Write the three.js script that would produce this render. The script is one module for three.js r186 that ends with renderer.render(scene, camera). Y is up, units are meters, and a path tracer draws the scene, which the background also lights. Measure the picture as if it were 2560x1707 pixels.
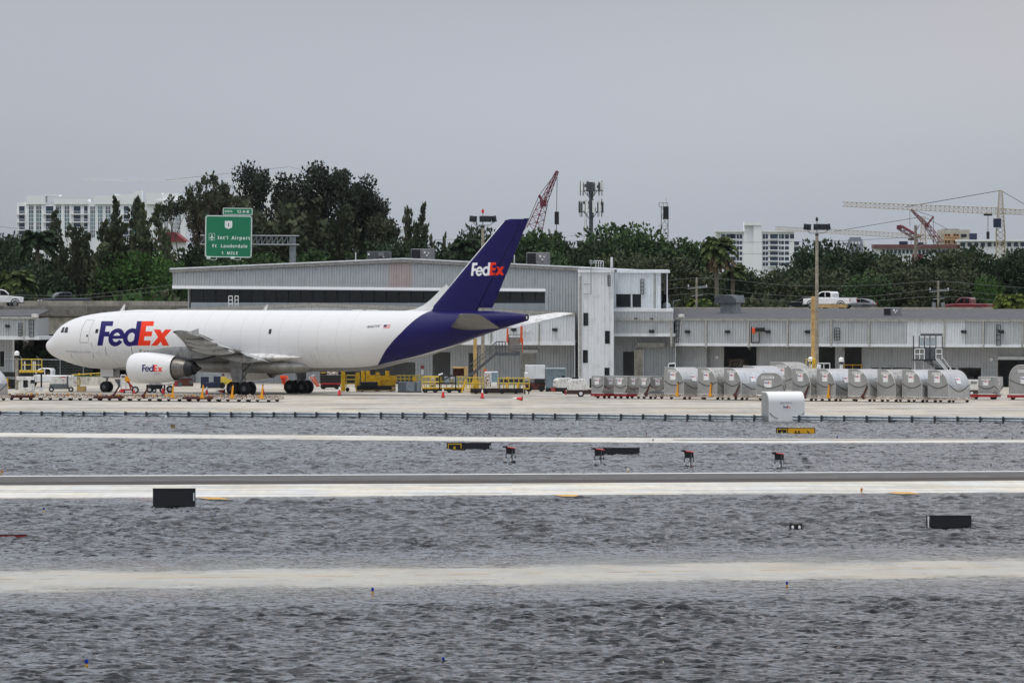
import * as THREE from 'three';
import { mergeGeometries } from 'three/addons/utils/BufferGeometryUtils.js';

// ---------- camera, sky, sun, exposure ----------
const W = 2560, HT = 1707, F = 18600, YH = 645, H = 12.9;      // photo size, focal length in its pixels, its horizon row, eye height in metres
const scene = new THREE.Scene();
const camera = new THREE.PerspectiveCamera(2 * Math.atan(HT / 2 / F) * 180 / Math.PI, W / HT, 5, 30000);
camera.position.set(0, H, 0);
const PITCH = Math.atan((HT / 2 - YH) / F);
camera.rotation.set(-PITCH, 0, 0);
const renderer = new THREE.WebGLRenderer({ antialias: true });
renderer.toneMapping = THREE.LinearToneMapping;
renderer.toneMappingExposure = 1.0;
renderer.shadowMap.enabled = true;

function mulberry(a) { return () => { a |= 0; a = a + 0x6D2B79F5 | 0; let t = Math.imul(a ^ a >>> 15, 1 | a); t = t + Math.imul(t ^ t >>> 7, 61 | t) ^ t; return ((t ^ t >>> 14) >>> 0) / 4294967296; }; }
const hash2 = (x, y, s) => { let n = Math.imul(x, 374761393) + Math.imul(y, 668265263) + Math.imul(s, 974634777); n = Math.imul(n ^ n >>> 13, 1274126177); return ((n ^ n >>> 16) >>> 0) / 4294967296; };
function vnoise(x, y, per, s) {                                   // value noise that tiles after `per` cells
  const xi = Math.floor(x), yi = Math.floor(y), fx = x - xi, fy = y - yi, u = fx * fx * (3 - 2 * fx), v = fy * fy * (3 - 2 * fy);
  const m = (a) => ((a % per) + per) % per, h = (a, b) => hash2(m(a), m(b), s);
  return (h(xi, yi) * (1 - u) + h(xi + 1, yi) * u) * (1 - v) + (h(xi, yi + 1) * (1 - u) + h(xi + 1, yi + 1) * u) * v;
}
function fbm(x, y, per, s, oct = 4) { let a = 0.5, r = 0, t = 0; for (let i = 0; i < oct; i++) { r += a * vnoise(x, y, per, s + i); t += a; a *= 0.5; x *= 2; y *= 2; per *= 2; } return r / t; }
const smooth = (a, b, x) => { const t = Math.min(1, Math.max(0, (x - a) / (b - a))); return t * t * (3 - 2 * t); };
const lerp = (a, b, t) => a + (b - a) * t;

{ // overcast sky: even cloud, brighter toward the zenith (the standard overcast law), faint mottling, warmer in the east
  const w = 2048, h = 1024, d = new Float32Array(w * h * 4);
  for (let j = 0; j < h; j++) {
    const el = ((j + 0.5) / h - 0.5) * Math.PI, sn = Math.max(0, Math.sin(el));
    for (let i = 0; i < w; i++) {
      const az = ((i + 0.5) / w - 0.5) * Math.PI * 2;             // direction x = cos az, z = sin az
      const n = (Math.sin(i * 0.11 + 2.1 * Math.sin(j * 0.13 + i * 0.021)) + Math.sin(j * 0.41 - i * 0.07 + 1.7 * Math.sin(i * 0.05)) + Math.sin(i * 0.033 + j * 0.2)) / 6;
      const warm = smooth(0.0, 0.09, az + Math.PI / 2) * smooth(0.006, 0.03, el) * smooth(1.2, 0.3, az + Math.PI / 2) * 0.75 + 0.12;
      const L = 0.452 * (1 + 1.9 * sn) * (1 + 0.26 * n), k = 4 * (j * w + i);
      d[k] = L * lerp(0.925, 1.0, warm); d[k + 1] = L * lerp(1.0, 0.985, warm); d[k + 2] = L * lerp(1.12, 1.04, warm); d[k + 3] = 1;
    }
  }
  const t = new THREE.DataTexture(d, w, h, THREE.RGBAFormat, THREE.FloatType);
  t.mapping = THREE.EquirectangularReflectionMapping; t.magFilter = THREE.LinearFilter; t.minFilter = THREE.LinearFilter; t.needsUpdate = true;
  scene.background = t; scene.environment = t;
}
const sun = new THREE.DirectionalLight(0xfff4e4, 1.3);            // veiled sun, nearly overhead, a little toward the camera
sun.position.set(-170, 640, -540); sun.target.position.set(0, 0, -680);
sun.castShadow = true; sun.shadow.radius = 32; sun.shadow.mapSize.set(4096, 4096);
Object.assign(sun.shadow.camera, { left: -400, right: 400, top: 400, bottom: -400, near: 10, far: 2500 });
scene.add(sun, sun.target);
scene.fog = new THREE.FogExp2(0xc2c8d2, 0.00001);                  // thin damp haze

// ---------- pixel <-> place ----------
const ray = (px, py) => { const u = (px - W / 2) / F, v = (HT / 2 - py) / F, c = Math.cos(PITCH), s = Math.sin(PITCH); return [u, v * c - s, -c - v * s]; };
const P = (px, py, D) => { const r = ray(px, py), k = D / -r[2]; return new THREE.Vector3(r[0] * k, H + r[1] * k, -D); };     // the place seen at a pixel, D metres out
const APRON = 0.1;
const G = (px, py, level = APRON) => { const r = ray(px, py), k = (level - H) / r[1]; return new THREE.Vector3(r[0] * k, level, r[2] * k); };

// ---------- helpers ----------
const used = {};
const numbered = (n) => { const k = used[n] = (used[n] ?? -1) + 1; return k ? `${n}_${String(k).padStart(3, '0')}` : n; };
function prep(g) {
  if (g.index) g = g.toNonIndexed();
  for (const k of Object.keys(g.attributes)) if (!['position', 'normal', 'uv', 'color'].includes(k)) g.deleteAttribute(k);
  return g;
}
function metreUV(g) {                                             // uv in metres along the face
  const p = g.attributes.position, n = g.attributes.normal, uv = new Float32Array(p.count * 2);
  for (let i = 0; i < p.count; i++) {
    const a = Math.abs(n.getX(i)), b = Math.abs(n.getY(i)), c = Math.abs(n.getZ(i));
    if (b >= a && b >= c) { uv[2 * i] = p.getX(i); uv[2 * i + 1] = p.getZ(i); } else if (a >= c) { uv[2 * i] = p.getZ(i); uv[2 * i + 1] = p.getY(i); } else { uv[2 * i] = p.getX(i); uv[2 * i + 1] = p.getY(i); }
  }
  g.setAttribute('uv', new THREE.BufferAttribute(uv, 2));
  return g;
}
function mesh(name, geos, mat, parent, keepUV = false) {
  geos = (Array.isArray(geos) ? geos.flat(3) : [geos]).filter(Boolean).map(prep);
  if (!keepUV) geos.forEach(metreUV);
  const hasCol = geos.every((g) => g.attributes.color);
  if (!hasCol) geos.forEach((g) => g.attributes.color && g.deleteAttribute('color'));
  const m = new THREE.Mesh(geos.length > 1 ? mergeGeometries(geos) : geos[0], mat);
  m.castShadow = m.receiveShadow = true;
  m.name = parent ? name : numbered(name);
  (parent || scene).add(m);
  return m;
}
function tag(o, label, category, group, kind) { o.userData.label = label; if (category) o.userData.category = category; if (group) o.userData.group = group; if (kind) o.userData.kind = kind; return o; }
function thing(name, label, category, pos, turn = 0, group) {
  const o = new THREE.Group(); o.name = numbered(name); scene.add(o);
  if (pos) o.position.copy(pos.isVector3 ? pos : new THREE.Vector3(...pos));
  o.rotation.y = turn; return tag(o, label, category, group);
}
function copyOf(src, label, pos, turn, group) { const c = src.clone(); c.name = numbered(src.name.replace(/_\d{3}$/, '')); scene.add(c); c.userData = { ...src.userData, label }; if (group) c.userData.group = group; if (pos) c.position.copy(pos); if (turn !== undefined) c.rotation.y = turn; return c; }
function structure(name, geos, mat, keepUV) { const m = mesh(name, geos, mat, null, keepUV); m.userData.kind = 'structure'; return m; }

const V = (x, y, z) => new THREE.Vector3(x, y, z);
const box = (x, y, z, w, h, d, ry = 0, rx = 0, rz = 0) => { const g = new THREE.BoxGeometry(w, h, d); if (rx) g.rotateX(rx); if (rz) g.rotateZ(rz); if (ry) g.rotateY(ry); return g.translate(x, y, z); };
const span = (x0, x1, y0, y1, z0, z1) => box((x0 + x1) / 2, (y0 + y1) / 2, (z0 + z1) / 2, Math.abs(x1 - x0), Math.abs(y1 - y0), Math.abs(z1 - z0));
function bar(p, q, r, seg = 5, r2 = r) {
  p = p.isVector3 ? p : V(...p); q = q.isVector3 ? q : V(...q);
  const d = q.clone().sub(p), g = new THREE.CylinderGeometry(r2, r, d.length(), seg, 1);
  g.applyQuaternion(new THREE.Quaternion().setFromUnitVectors(V(0, 1, 0), d.clone().normalize()));
  return g.translate((p.x + q.x) / 2, (p.y + q.y) / 2, (p.z + q.z) / 2);
}
const cyl = (x, y, z, r, h, axis = 'y', seg = 16, r2 = r) => { const g = new THREE.CylinderGeometry(r2, r, h, seg); if (axis === 'x') g.rotateZ(-Math.PI / 2); if (axis === 'z') g.rotateX(Math.PI / 2); return g.translate(x, y, z); };
const ball = (x, y, z, r, sx = 1, sy = 1, sz = 1, seg = 12) => new THREE.SphereGeometry(r, seg, Math.ceil(seg * 0.7)).scale(sx, sy, sz).translate(x, y, z);
const tube = (pts, r, seg = 20, rs = 5) => new THREE.TubeGeometry(new THREE.CatmullRomCurve3(pts.map((p) => p.isVector3 ? p : V(...p))), seg, r, rs);
function prism(pts, z0, z1, bevel = 0.02) {                       // outline in x,y pushed from z0 to z1, edges chamfered
  const s = new THREE.Shape(pts.map((p) => new THREE.Vector2(...p)));
  const g = new THREE.ExtrudeGeometry(s, { depth: Math.max(0.001, z1 - z0 - 2 * bevel), bevelEnabled: bevel > 0, bevelThickness: bevel, bevelSize: bevel, bevelOffset: -bevel, bevelSegments: 1, curveSegments: 8 });
  return g.translate(0, 0, z0 + bevel);
}
const rbox = (x, y, z, w, h, d, b = 0.03) => prism([[-w / 2, -h / 2], [w / 2, -h / 2], [w / 2, h / 2], [-w / 2, h / 2]], -d / 2, d / 2, b).translate(x, y, z);
function latheX(pts, seg = 32) { const g = new THREE.LatheGeometry(pts.map(([x, r]) => new THREE.Vector2(r, x)), seg); return g.rotateZ(-Math.PI / 2); }   // pts [x, r] along +x
function loft(rings, { closed = true, caps = true, uv = null } = {}) {
  const n = rings[0].length, pos = [], uvs = [], idx = [], m = closed ? n + 1 : n;
  rings.forEach((r, i) => { for (let j = 0; j < m; j++) { const p = r[j % n]; pos.push(p[0], p[1], p[2]); const t = uv ? uv(i, j, p) : [j / (m - 1), i / (rings.length - 1)]; uvs.push(t[0], t[1]); } });
  for (let i = 0; i < rings.length - 1; i++) for (let j = 0; j < m - 1; j++) { const a = i * m + j, b = a + 1, c = a + m, d = c + 1; idx.push(a, b, c, b, d, c); }
  if (caps && closed) for (const [i, flip] of [[0, 1], [rings.length - 1, 0]]) {
    const base = pos.length / 3, r = rings[i], c = [0, 1, 2].map((k) => r.reduce((s, p) => s + p[k], 0) / n);
    pos.push(...c); uvs.push(0.5, 0.5); for (let j = 0; j < n; j++) { pos.push(...r[j]); uvs.push(...(uv ? uv(i, j, r[j]) : [0.5, 0.5])); }
    for (let j = 0; j < n; j++) { const a = base + 1 + j, b = base + 1 + (j + 1) % n; flip ? idx.push(base, b, a) : idx.push(base, a, b); }
  }
  const g = new THREE.BufferGeometry();
  g.setAttribute('position', new THREE.Float32BufferAttribute(pos, 3)); g.setAttribute('uv', new THREE.Float32BufferAttribute(uvs, 2)); g.setIndex(idx); g.computeVertexNormals();
  return g;
}
function quad(a, b, c, d, uvs = [0, 0, 1, 0, 1, 1, 0, 1]) {       // a b c d round the face
  const g = new THREE.BufferGeometry(); g.setAttribute('position', new THREE.Float32BufferAttribute([...a, ...b, ...c, ...d], 3)); g.setAttribute('uv', new THREE.Float32BufferAttribute(uvs, 2)); g.setIndex([0, 1, 2, 0, 2, 3]); g.computeVertexNormals(); return g;
}
function spline(xs, ys) {                                         // monotone cubic through the points
  const n = xs.length, d = [], m = [];
  for (let i = 0; i < n - 1; i++) d.push((ys[i + 1] - ys[i]) / (xs[i + 1] - xs[i]));
  m[0] = d[0]; m[n - 1] = d[n - 2];
  for (let i = 1; i < n - 1; i++) m[i] = d[i - 1] * d[i] <= 0 ? 0 : 2 * d[i - 1] * d[i] / (d[i - 1] + d[i]);
  return (x) => {
    if (x <= xs[0]) return ys[0]; if (x >= xs[n - 1]) return ys[n - 1];
    let i = 0; while (x > xs[i + 1]) i++;
    const h = xs[i + 1] - xs[i], t = (x - xs[i]) / h, t2 = t * t, t3 = t2 * t;
    return ys[i] * (2 * t3 - 3 * t2 + 1) + m[i] * h * (t3 - 2 * t2 + t) + ys[i + 1] * (3 * t2 - 2 * t3) + m[i + 1] * h * (t3 - t2);
  };
}
function lattice(p, q, w0, w1, n, r, up = V(0, 0, 1)) {           // square lattice beam from p to q
  const d = q.clone().sub(p), a = up.clone().cross(d).normalize(), b = d.clone().cross(a).normalize(), out = [], at = (t, i, j) => p.clone().lerp(q, t).addScaledVector(a, i * lerp(w0, w1, t) / 2).addScaledVector(b, j * lerp(w0, w1, t) / 2);
  const C = [[-1, -1], [1, -1], [1, 1], [-1, 1]];
  for (const c of C) out.push(bar(at(0, ...c), at(1, ...c), r, 4));
  for (let k = 0; k < n; k++) for (let e = 0; e < 4; e++) { const c = C[e], f = C[(e + 1) % 4], t0 = k / n, t1 = (k + 1) / n; out.push((k + e) % 2 ? bar(at(t0, ...c), at(t1, ...f), r * 0.7, 4) : bar(at(t0, ...f), at(t1, ...c), r * 0.7, 4)); if (k) out.push(bar(at(t0, ...c), at(t0, ...f), r * 0.6, 4)); }
  return out;
}

// ---------- materials ----------
function dataTex(w, h, fn, srgb = true) {
  const d = new Uint8Array(w * h * 4);
  for (let j = 0; j < h; j++) for (let i = 0; i < w; i++) { const c = fn(i, j), k = 4 * (j * w + i); for (let e = 0; e < 3; e++) d[k + e] = Math.max(0, Math.min(255, Math.round(c[e] * 255))); d[k + 3] = 255; }
  const t = new THREE.DataTexture(d, w, h); t.wrapS = t.wrapT = THREE.RepeatWrapping; t.magFilter = THREE.LinearFilter; t.minFilter = THREE.LinearMipmapLinearFilter; t.generateMipmaps = true; if (srgb) t.colorSpace = THREE.SRGBColorSpace; t.needsUpdate = true; return t;
}
const grimeBase = dataTex(512, 512, (i, j) => { const a = fbm(i / 32, j / 32, 16, 3, 5), b = fbm(i / 8, j / 64, 64, 33, 2), s = fbm(i / 3, j / 128, 170, 71, 1), v = 0.97 - 0.16 * smooth(0.45, 0.8, a) - 0.1 * smooth(0.55, 0.85, b) - 0.07 * smooth(0.6, 0.9, s); return [v, v * 0.995, v * 0.985]; });
const scale = (t, m) => { const c = t.clone(); c.repeat.set(1 / m, 1 / m); c.needsUpdate = true; return c; };
const grime6 = scale(grimeBase, 6), grime2 = scale(grimeBase, 2.3);
const sideTex = scale(dataTex(256, 256, (i, j) => { const v = 1 - 0.05 * smooth(0.5, 0.8, fbm(i / 4, j / 64, 64, 91, 2)) - 0.05 * smooth(0.5, 0.8, fbm(i / 24, j / 24, 11, 95, 3)); return [v, v, v]; }), 7);
const rustTex = scale(dataTex(256, 256, (i, j) => { const a = fbm(i / 16, j / 16, 16, 8, 5), k = smooth(0.5, 0.62, a); return [lerp(1, 0.42, k), lerp(1, 0.22, k), lerp(1, 0.13, k)]; }), 1.1);
const M = (hex, roughness = 0.6, metalness = 0, extra = {}) => new THREE.MeshStandardMaterial({ color: hex, roughness, metalness, ...extra });
const PM = (hex, roughness, metalness, extra = {}) => new THREE.MeshPhysicalMaterial({ color: hex, roughness, metalness, ...extra });
const mat = {
  white: M(0xe4e4e2, 0.5, 0, { map: grime2 }), paper: M(0xeeeeec, 0.6), siding: M(0xb6babc, 0.5, 0.1, { map: sideTex }), sidingWhite: M(0xd6dadd, 0.5, 0.1, { map: sideTex }), sidingPink: M(0xbbaeac, 0.55, 0.1, { map: sideTex }), sidingDull: M(0x868e93, 0.55, 0.1, { map: sideTex }),
  trim: M(0xd8dbde, 0.5, 0, { map: sideTex }), gutter: M(0xb4b4b0, 0.55, 0.2, { map: grime2 }), roof: M(0x55565a, 0.9, 0, { map: grime6 }), roofEdge: M(0xa3a29e, 0.6, 0.1, { map: grime2 }),
  glass: PM(0x0b0f13, 0.06, 0, { specularIntensity: 1 }), glassGrey: PM(0x1d2226, 0.12, 0), glassBlue: PM(0x24394a, 0.1, 0), teal: PM(0x3f6f76, 0.1, 0), carGlass: PM(0x0c0f12, 0.05, 0),
  dark: M(0x14161a, 0.7), black: M(0x0b0b0d, 0.6), rubber: M(0x121214, 0.85), steel: M(0x8d9196, 0.45, 0.6, { map: grime2 }), greySteel: M(0x5d6268, 0.55, 0.4, { map: grime2 }), darkSteel: M(0x2c2f33, 0.55, 0.5),
  galv: M(0x9aa1a6, 0.5, 0.5, { map: grime2 }), alu: M(0xc2c2c0, 0.3, 0.8, { map: sideTex }), aluDull: M(0x858583, 0.55, 0.4, { map: sideTex }), aluEdge: M(0xcfcfcc, 0.4, 0.8),
  yellow: M(0xf0c01c, 0.5, 0, { map: grime2 }), yellowPale: M(0xe2c84c, 0.55, 0, { map: grime2 }), amber: M(0xe39a12, 0.5), tan: M(0xc9a76c, 0.7, 0, { map: grime6 }), orange: M(0xe4501c, 0.5), red: M(0xa8222a, 0.5, 0, { map: grime2 }), coneRed: M(0xd6262c, 0.5), maroon: M(0x5b2a22, 0.7, 0, { map: rustTex }),
  rusty: M(0xd8d2c8, 0.7, 0, { map: rustTex }), concreteWall: M(0x8f8a82, 0.9, 0, { map: scale(grimeBase, 9) }), concretePale: M(0xc9c4b8, 0.85, 0, { map: scale(grimeBase, 9) }), pole: M(0xa39c8e, 0.85, 0, { map: grime2 }),
  navy: M(0x101c3c, 0.6), stucco: M(0xf0f1f1, 0.8), stuccoShade: M(0xdcdcdb, 0.8), tileRed: M(0x7d3038, 0.8), craneRed: M(0x6e2c38, 0.6), craneTan: M(0xb8aa92, 0.6), bark: M(0x4a4036, 0.95), barkPale: M(0x8a8072, 0.95), green: M(0x00764f, 0.55),
  trunkPalm: M(0x7d7364, 0.95),
};

// ---------- lettering ----------
const ringPts = (cx, cy, rx, ry, a0, a1, n = 28) => Array.from({ length: n + 1 }, (_, i) => { const a = lerp(a0, a1, i / n); return [cx + rx * Math.cos(a), cy + ry * Math.sin(a)]; });
const LOGO = [                                                     // cap height 1, width 3; [colour, outer, hole]
  [0, [[0, 0], [0.22, 0], [0.22, 0.37], [0.42, 0.37], [0.42, 0.57], [0.22, 0.57], [0.22, 0.8], [0.5, 0.8], [0.5, 1], [0, 1]]],
  [0, [...ringPts(0.74, 0.34, 0.33, 0.37, 0.02, Math.PI * 1.83), ...ringPts(0.74, 0.34, 0.15, 0.19, Math.PI * 1.83, 0.02)]],
  [0, [[0.5, 0.28], [1.065, 0.28], [1.07, 0.41], [0.5, 0.41]]],
  [0, ringPts(1.36, 0.34, 0.34, 0.37, 0, Math.PI * 2), ringPts(1.36, 0.34, 0.15, 0.19, 0, Math.PI * 2)],
  [0, [[1.49, 0], [1.69, 0], [1.69, 1], [1.49, 1]]],
  [1, [[1.69, 0], [2.2, 0], [2.2, 0.21], [1.91, 0.21], [1.91, 0.38], [2.2, 0.38], [2.2, 0.58], [1.91, 0.58], [1.91, 0.8], [2.2, 0.8], [2.2, 1], [1.69, 1]]],
  [1, [[2.24, 0], [2.51, 0], [2.62, 0.16], [2.73, 0], [3.0, 0], [2.76, 0.34], [2.99, 0.66], [2.73, 0.66], [2.62, 0.51], [2.51, 0.66], [2.24, 0.66], [2.48, 0.34]]],
];
function drawLogo(ctx, T, c0, c1) {
  const path = (pts) => { for (let i = 0; i < pts.length; i++) { const a = pts[i], b = pts[(i + 1) % pts.length]; for (let k = 0; k < 4; k++) { const q = T(lerp(a[0], b[0], k / 4), lerp(a[1], b[1], k / 4)); i || k ? ctx.lineTo(...q) : ctx.moveTo(...q); } } ctx.closePath(); };
  for (const [c, outer, hole] of LOGO) { ctx.fillStyle = c ? c1 : c0; ctx.beginPath(); path(outer); if (hole) path(hole); ctx.fill('evenodd'); }
}
function canvasTex(w, h, draw) {
  const c = document.createElement('canvas'); c.width = w; c.height = h; draw(c.getContext('2d'), w, h);
  const t = new THREE.CanvasTexture(c); t.colorSpace = THREE.SRGBColorSpace; t.magFilter = THREE.LinearFilter; return t;
}
const rectLogo = (x, y, w) => (u, v) => [x + u / 3 * w, y - v * w / 3];
// ---------- ground, flood water, pavements ----------
const concreteTex = (seed, base, streak, joint, blotch = 0.14) => dataTex(640, 640, (i, j) => {
  const a = fbm(i / 64, j / 64, 16, seed, 5), b = fbm(i / 6, j / 128, 170, seed + 9, 3), c = fbm(i / 200, j / 10, 102, seed + 21, 4), crack = Math.abs(fbm(i / 48, j / 24, 43, seed + 40, 4) - 0.5);
  let v = 1 - blotch * smooth(0.4, 0.75, a) - 0.08 * (b - 0.5) - streak * smooth(0.58, 0.72, c) - 0.25 * smooth(0.006, 0.001, crack) * smooth(0.45, 0.6, a);
  const warm = smooth(0.35, 0.7, fbm(i / 40 + 9, j / 30, 26, seed + 55, 4));
  if (joint) { const jj = (j % joint), ii = (i % joint); if (jj < 2 || ii < 2) v *= 0.72; }
  return [base[0] * v * lerp(0.98, 1.02, warm), base[1] * v, base[2] * v * lerp(1.02, 0.94, warm)];
});
const apronMat = M(0xffffff, 0.82, 0, { map: scale(concreteTex(11, [0.72, 0.69, 0.65], 0.32, 0), 46) });
const shoulderMat = M(0xffffff, 0.7, 0, { map: scale(concreteTex(47, [0.81, 0.795, 0.77], 0.2, 0, 0.08), 38) });
const filmMat = M(0xffffff, 0.32, 0, { map: scale(concreteTex(83, [0.67, 0.645, 0.595], 0.06, 0, 0.07), 30) });
const asphaltMat = M(0xffffff, 0.75, 0, { map: scale(dataTex(512, 512, (i, j) => { const a = fbm(i / 12, j / 60, 43, 5, 4), b = fbm(i / 60, j / 8, 64, 9, 4), k = smooth(0.5, 0.7, b); return [lerp(0.31, 0.24, k) * (0.85 + 0.3 * a), lerp(0.31, 0.2, k) * (0.85 + 0.3 * a), lerp(0.305, 0.175, k) * (0.85 + 0.3 * a)]; }), 26) });
const brownMat = M(0xffffff, 0.8, 0, { map: scale(dataTex(512, 512, (i, j) => { const a = fbm(i / 16, j / 16, 32, 15, 5), b = fbm(i / 40, j / 6, 86, 19, 4); const v = 0.7 + 0.6 * a - 0.25 * b; return [0.23 * v, 0.185 * v, 0.155 * v]; }), 18) });
const paintWhite = M(0xe8e8e4, 0.6), paintYellow = M(0xd9a648, 0.6, 0, { map: grime2 });

{ // the land: one sheet to the horizon; its near field lies under the flood
  const rows = [[-60, -0.5], [200, -0.5], [596, -0.5], [640, -0.02], [800, -0.02], [1200, 0], [3000, 0], [16000, -4]], pos = [], idx = [], xs = [-1, -0.35, -0.12, 0, 0.12, 0.35, 1];
  rows.forEach(([D, y]) => xs.forEach((k) => pos.push(k * (400 + D * 1.2), y, -D)));
  for (let i = 0; i < rows.length - 1; i++) for (let j = 0; j < xs.length - 1; j++) { const a = i * xs.length + j, b = a + xs.length; idx.push(a, a + 1, b, a + 1, b + 1, b); }
  const g = new THREE.BufferGeometry(); g.setAttribute('position', new THREE.Float32BufferAttribute(pos, 3)); g.setIndex(idx); g.computeVertexNormals();
  structure('ground', g, M(0xffffff, 0.95, 0, { map: scale(dataTex(256, 256, (i, j) => { const a = fbm(i / 16, j / 16, 16, 61, 5); return [0.24 + 0.1 * a, 0.26 + 0.1 * a, 0.17 + 0.06 * a]; }), 22) }));
}
// edges of the pavements as seen, then laid on the ground: [px, py] left to right, front edge and back edge
const edge = (pts, level = 0) => { const w = pts.map(([x, y]) => G(x, y, level)), xs = w.map((p) => p.x), f = spline(xs, w.map((p) => -p.z)), n = xs.length, s0 = (f(xs[0] + 1) - f(xs[0])), s1 = f(xs[n - 1]) - f(xs[n - 1] - 1); return (x) => x < xs[0] ? f(xs[0]) + s0 * (x - xs[0]) : x > xs[n - 1] ? f(xs[n - 1]) + s1 * (x - xs[n - 1]) : f(x); };
function ribbon(x0, x1, front, back, prof, nx = 90, nt = 12) {
  const pos = [], idx = [];
  for (let i = 0; i <= nx; i++) { const x = lerp(x0, x1, i / nx), a = front(x), b = back(x); for (let j = 0; j <= nt; j++) { const t = j / nt; pos.push(x, prof(t, x), -lerp(a, b, t)); } }
  for (let i = 0; i < nx; i++) for (let j = 0; j < nt; j++) { const a = i * (nt + 1) + j, b = a + nt + 1; idx.push(a, b, a + 1, b, b + 1, a + 1); }
  const g = new THREE.BufferGeometry(); g.setAttribute('position', new THREE.Float32BufferAttribute(pos, 3)); g.setIndex(idx); g.computeVertexNormals(); return g;
}
const wob = (x, s) => 0.5 - fbm(x / 7 + 300, s, 4096, 77, 3);
const B1f = edge([[0, 1510], [900, 1500], [1700, 1486], [2560, 1476]]), B1b = edge([[0, 1400], [900, 1392], [1700, 1382], [2560, 1372]]);
const B2f = edge([[0, 1252], [1280, 1243], [2560, 1236]]), B2m = edge([[0, 1215], [1280, 1210], [2560, 1203]]), B2n = edge([[0, 1208], [1280, 1203], [2560, 1196]]), B2b = edge([[0, 1190], [1280, 1185], [2560, 1178]]);
const B3f = edge([[0, 1094], [640, 1099], [1280, 1105], [1900, 1109], [2560, 1108]]), B3b = edge([[0, 1079.5], [640, 1085], [1280, 1091], [1900, 1094], [2560, 1096]]);
const Af = edge([[0, 1027], [640, 1030], [1280, 1035], [1900, 1042], [2560, 1045]]);
const EX = 62;
structure('taxiway', ribbon(-EX, EX, B1f, B1b, (t, x) => 0.05 * Math.pow(Math.max(0, Math.sin(Math.PI * t)), 0.8) - 0.042 + 0.012 * (fbm(x / 2.6 + 200, t * 16, 4096, 177, 3) - 0.5), 420, 56), filmMat);
structure('runway_shoulder', ribbon(-EX, EX, B2f, B2m, (t, x) => lerp(-0.05, 0.045, Math.min(1, t * 3.2)) + 0.01 * wob(x, 5), 120, 14), shoulderMat);
structure('runway', [ribbon(-EX, EX, B2n, B2b, (t) => lerp(0.06, 0.02, t))], asphaltMat);
structure('runway_verge', ribbon(-EX, EX, B2m, B2n, (t) => 0.048 + 0.01 * Math.sin(t * 3)), brownMat);
structure('runway_edge_line', ribbon(-EX, EX, (x) => B2b(x) - 1.6, (x) => B2b(x) - 0.4, () => 0.03), paintWhite);
structure('parallel_taxiway', ribbon(-EX, EX, B3f, B3b, (t, x) => 0.07 * Math.sin(Math.PI * t) - 0.03 + 0.012 * wob(x, 9)), shoulderMat);
structure('taxiway_connector', ribbon(lerp(0, 30, 0.38), EX, (x) => lerp(B3f(x), B3b(x), 0.44 + 0.006 * (x - 14)), (x) => lerp(B3f(x), B3b(x), 0.44 + 0.006 * (x - 14) + 0.1), () => 0.049, 60, 2), brownMat);
structure('apron', ribbon(-130, 130, (x) => Af(x) - 3, () => 830, (t) => t < 0.02 ? lerp(-0.12, 0.06, t / 0.02) : lerp(0.06, APRON, Math.min(1, (t - 0.02) * 12)), 80, 50), apronMat);
{ // faded taxiway centre line, broken where silt covers it
  const R = mulberry(5), out = [], mid = (x) => lerp(B1f(x), B1b(x), 0.52);
  for (let x = -45; x < 45; x += 0.9 + R()) { const l = 0.5 + 0.9 * R(); if (R() < 0.72) out.push(quad([x, 0.016, -mid(x) + 0.09], [x + l, 0.016, -mid(x + l) + 0.09], [x + l, 0.016, -mid(x + l) - 0.12], [x, 0.016, -mid(x) - 0.12])); }
  structure('taxiway_centre_line', out, paintYellow);
}
for (const [n, px, py, w] of [['painted_marking', 537, 1245.5, 58], ['painted_marking', 1426, 1238.5, 62], ['painted_marking', 2262, 1232, 64]]) {
  const a = G(px - w / 2 - 14, py - 2.6, 0.06), b = G(px + w / 2 - 16, py - 2.6, 0.06), c = G(px + w / 2 + 10, py + 2.2, 0.06), d = G(px - w / 2 + 12, py + 2.2, 0.06);
  const s = structure(n, [quad(d.toArray(), c.toArray(), b.toArray(), a.toArray())], paintYellow); s.userData.label = `faded orange painted block on the pale shoulder ${px < 900 ? 'beside the black box sign' : px < 1800 ? 'in mid picture' : 'near the right side'}`;
}
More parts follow.
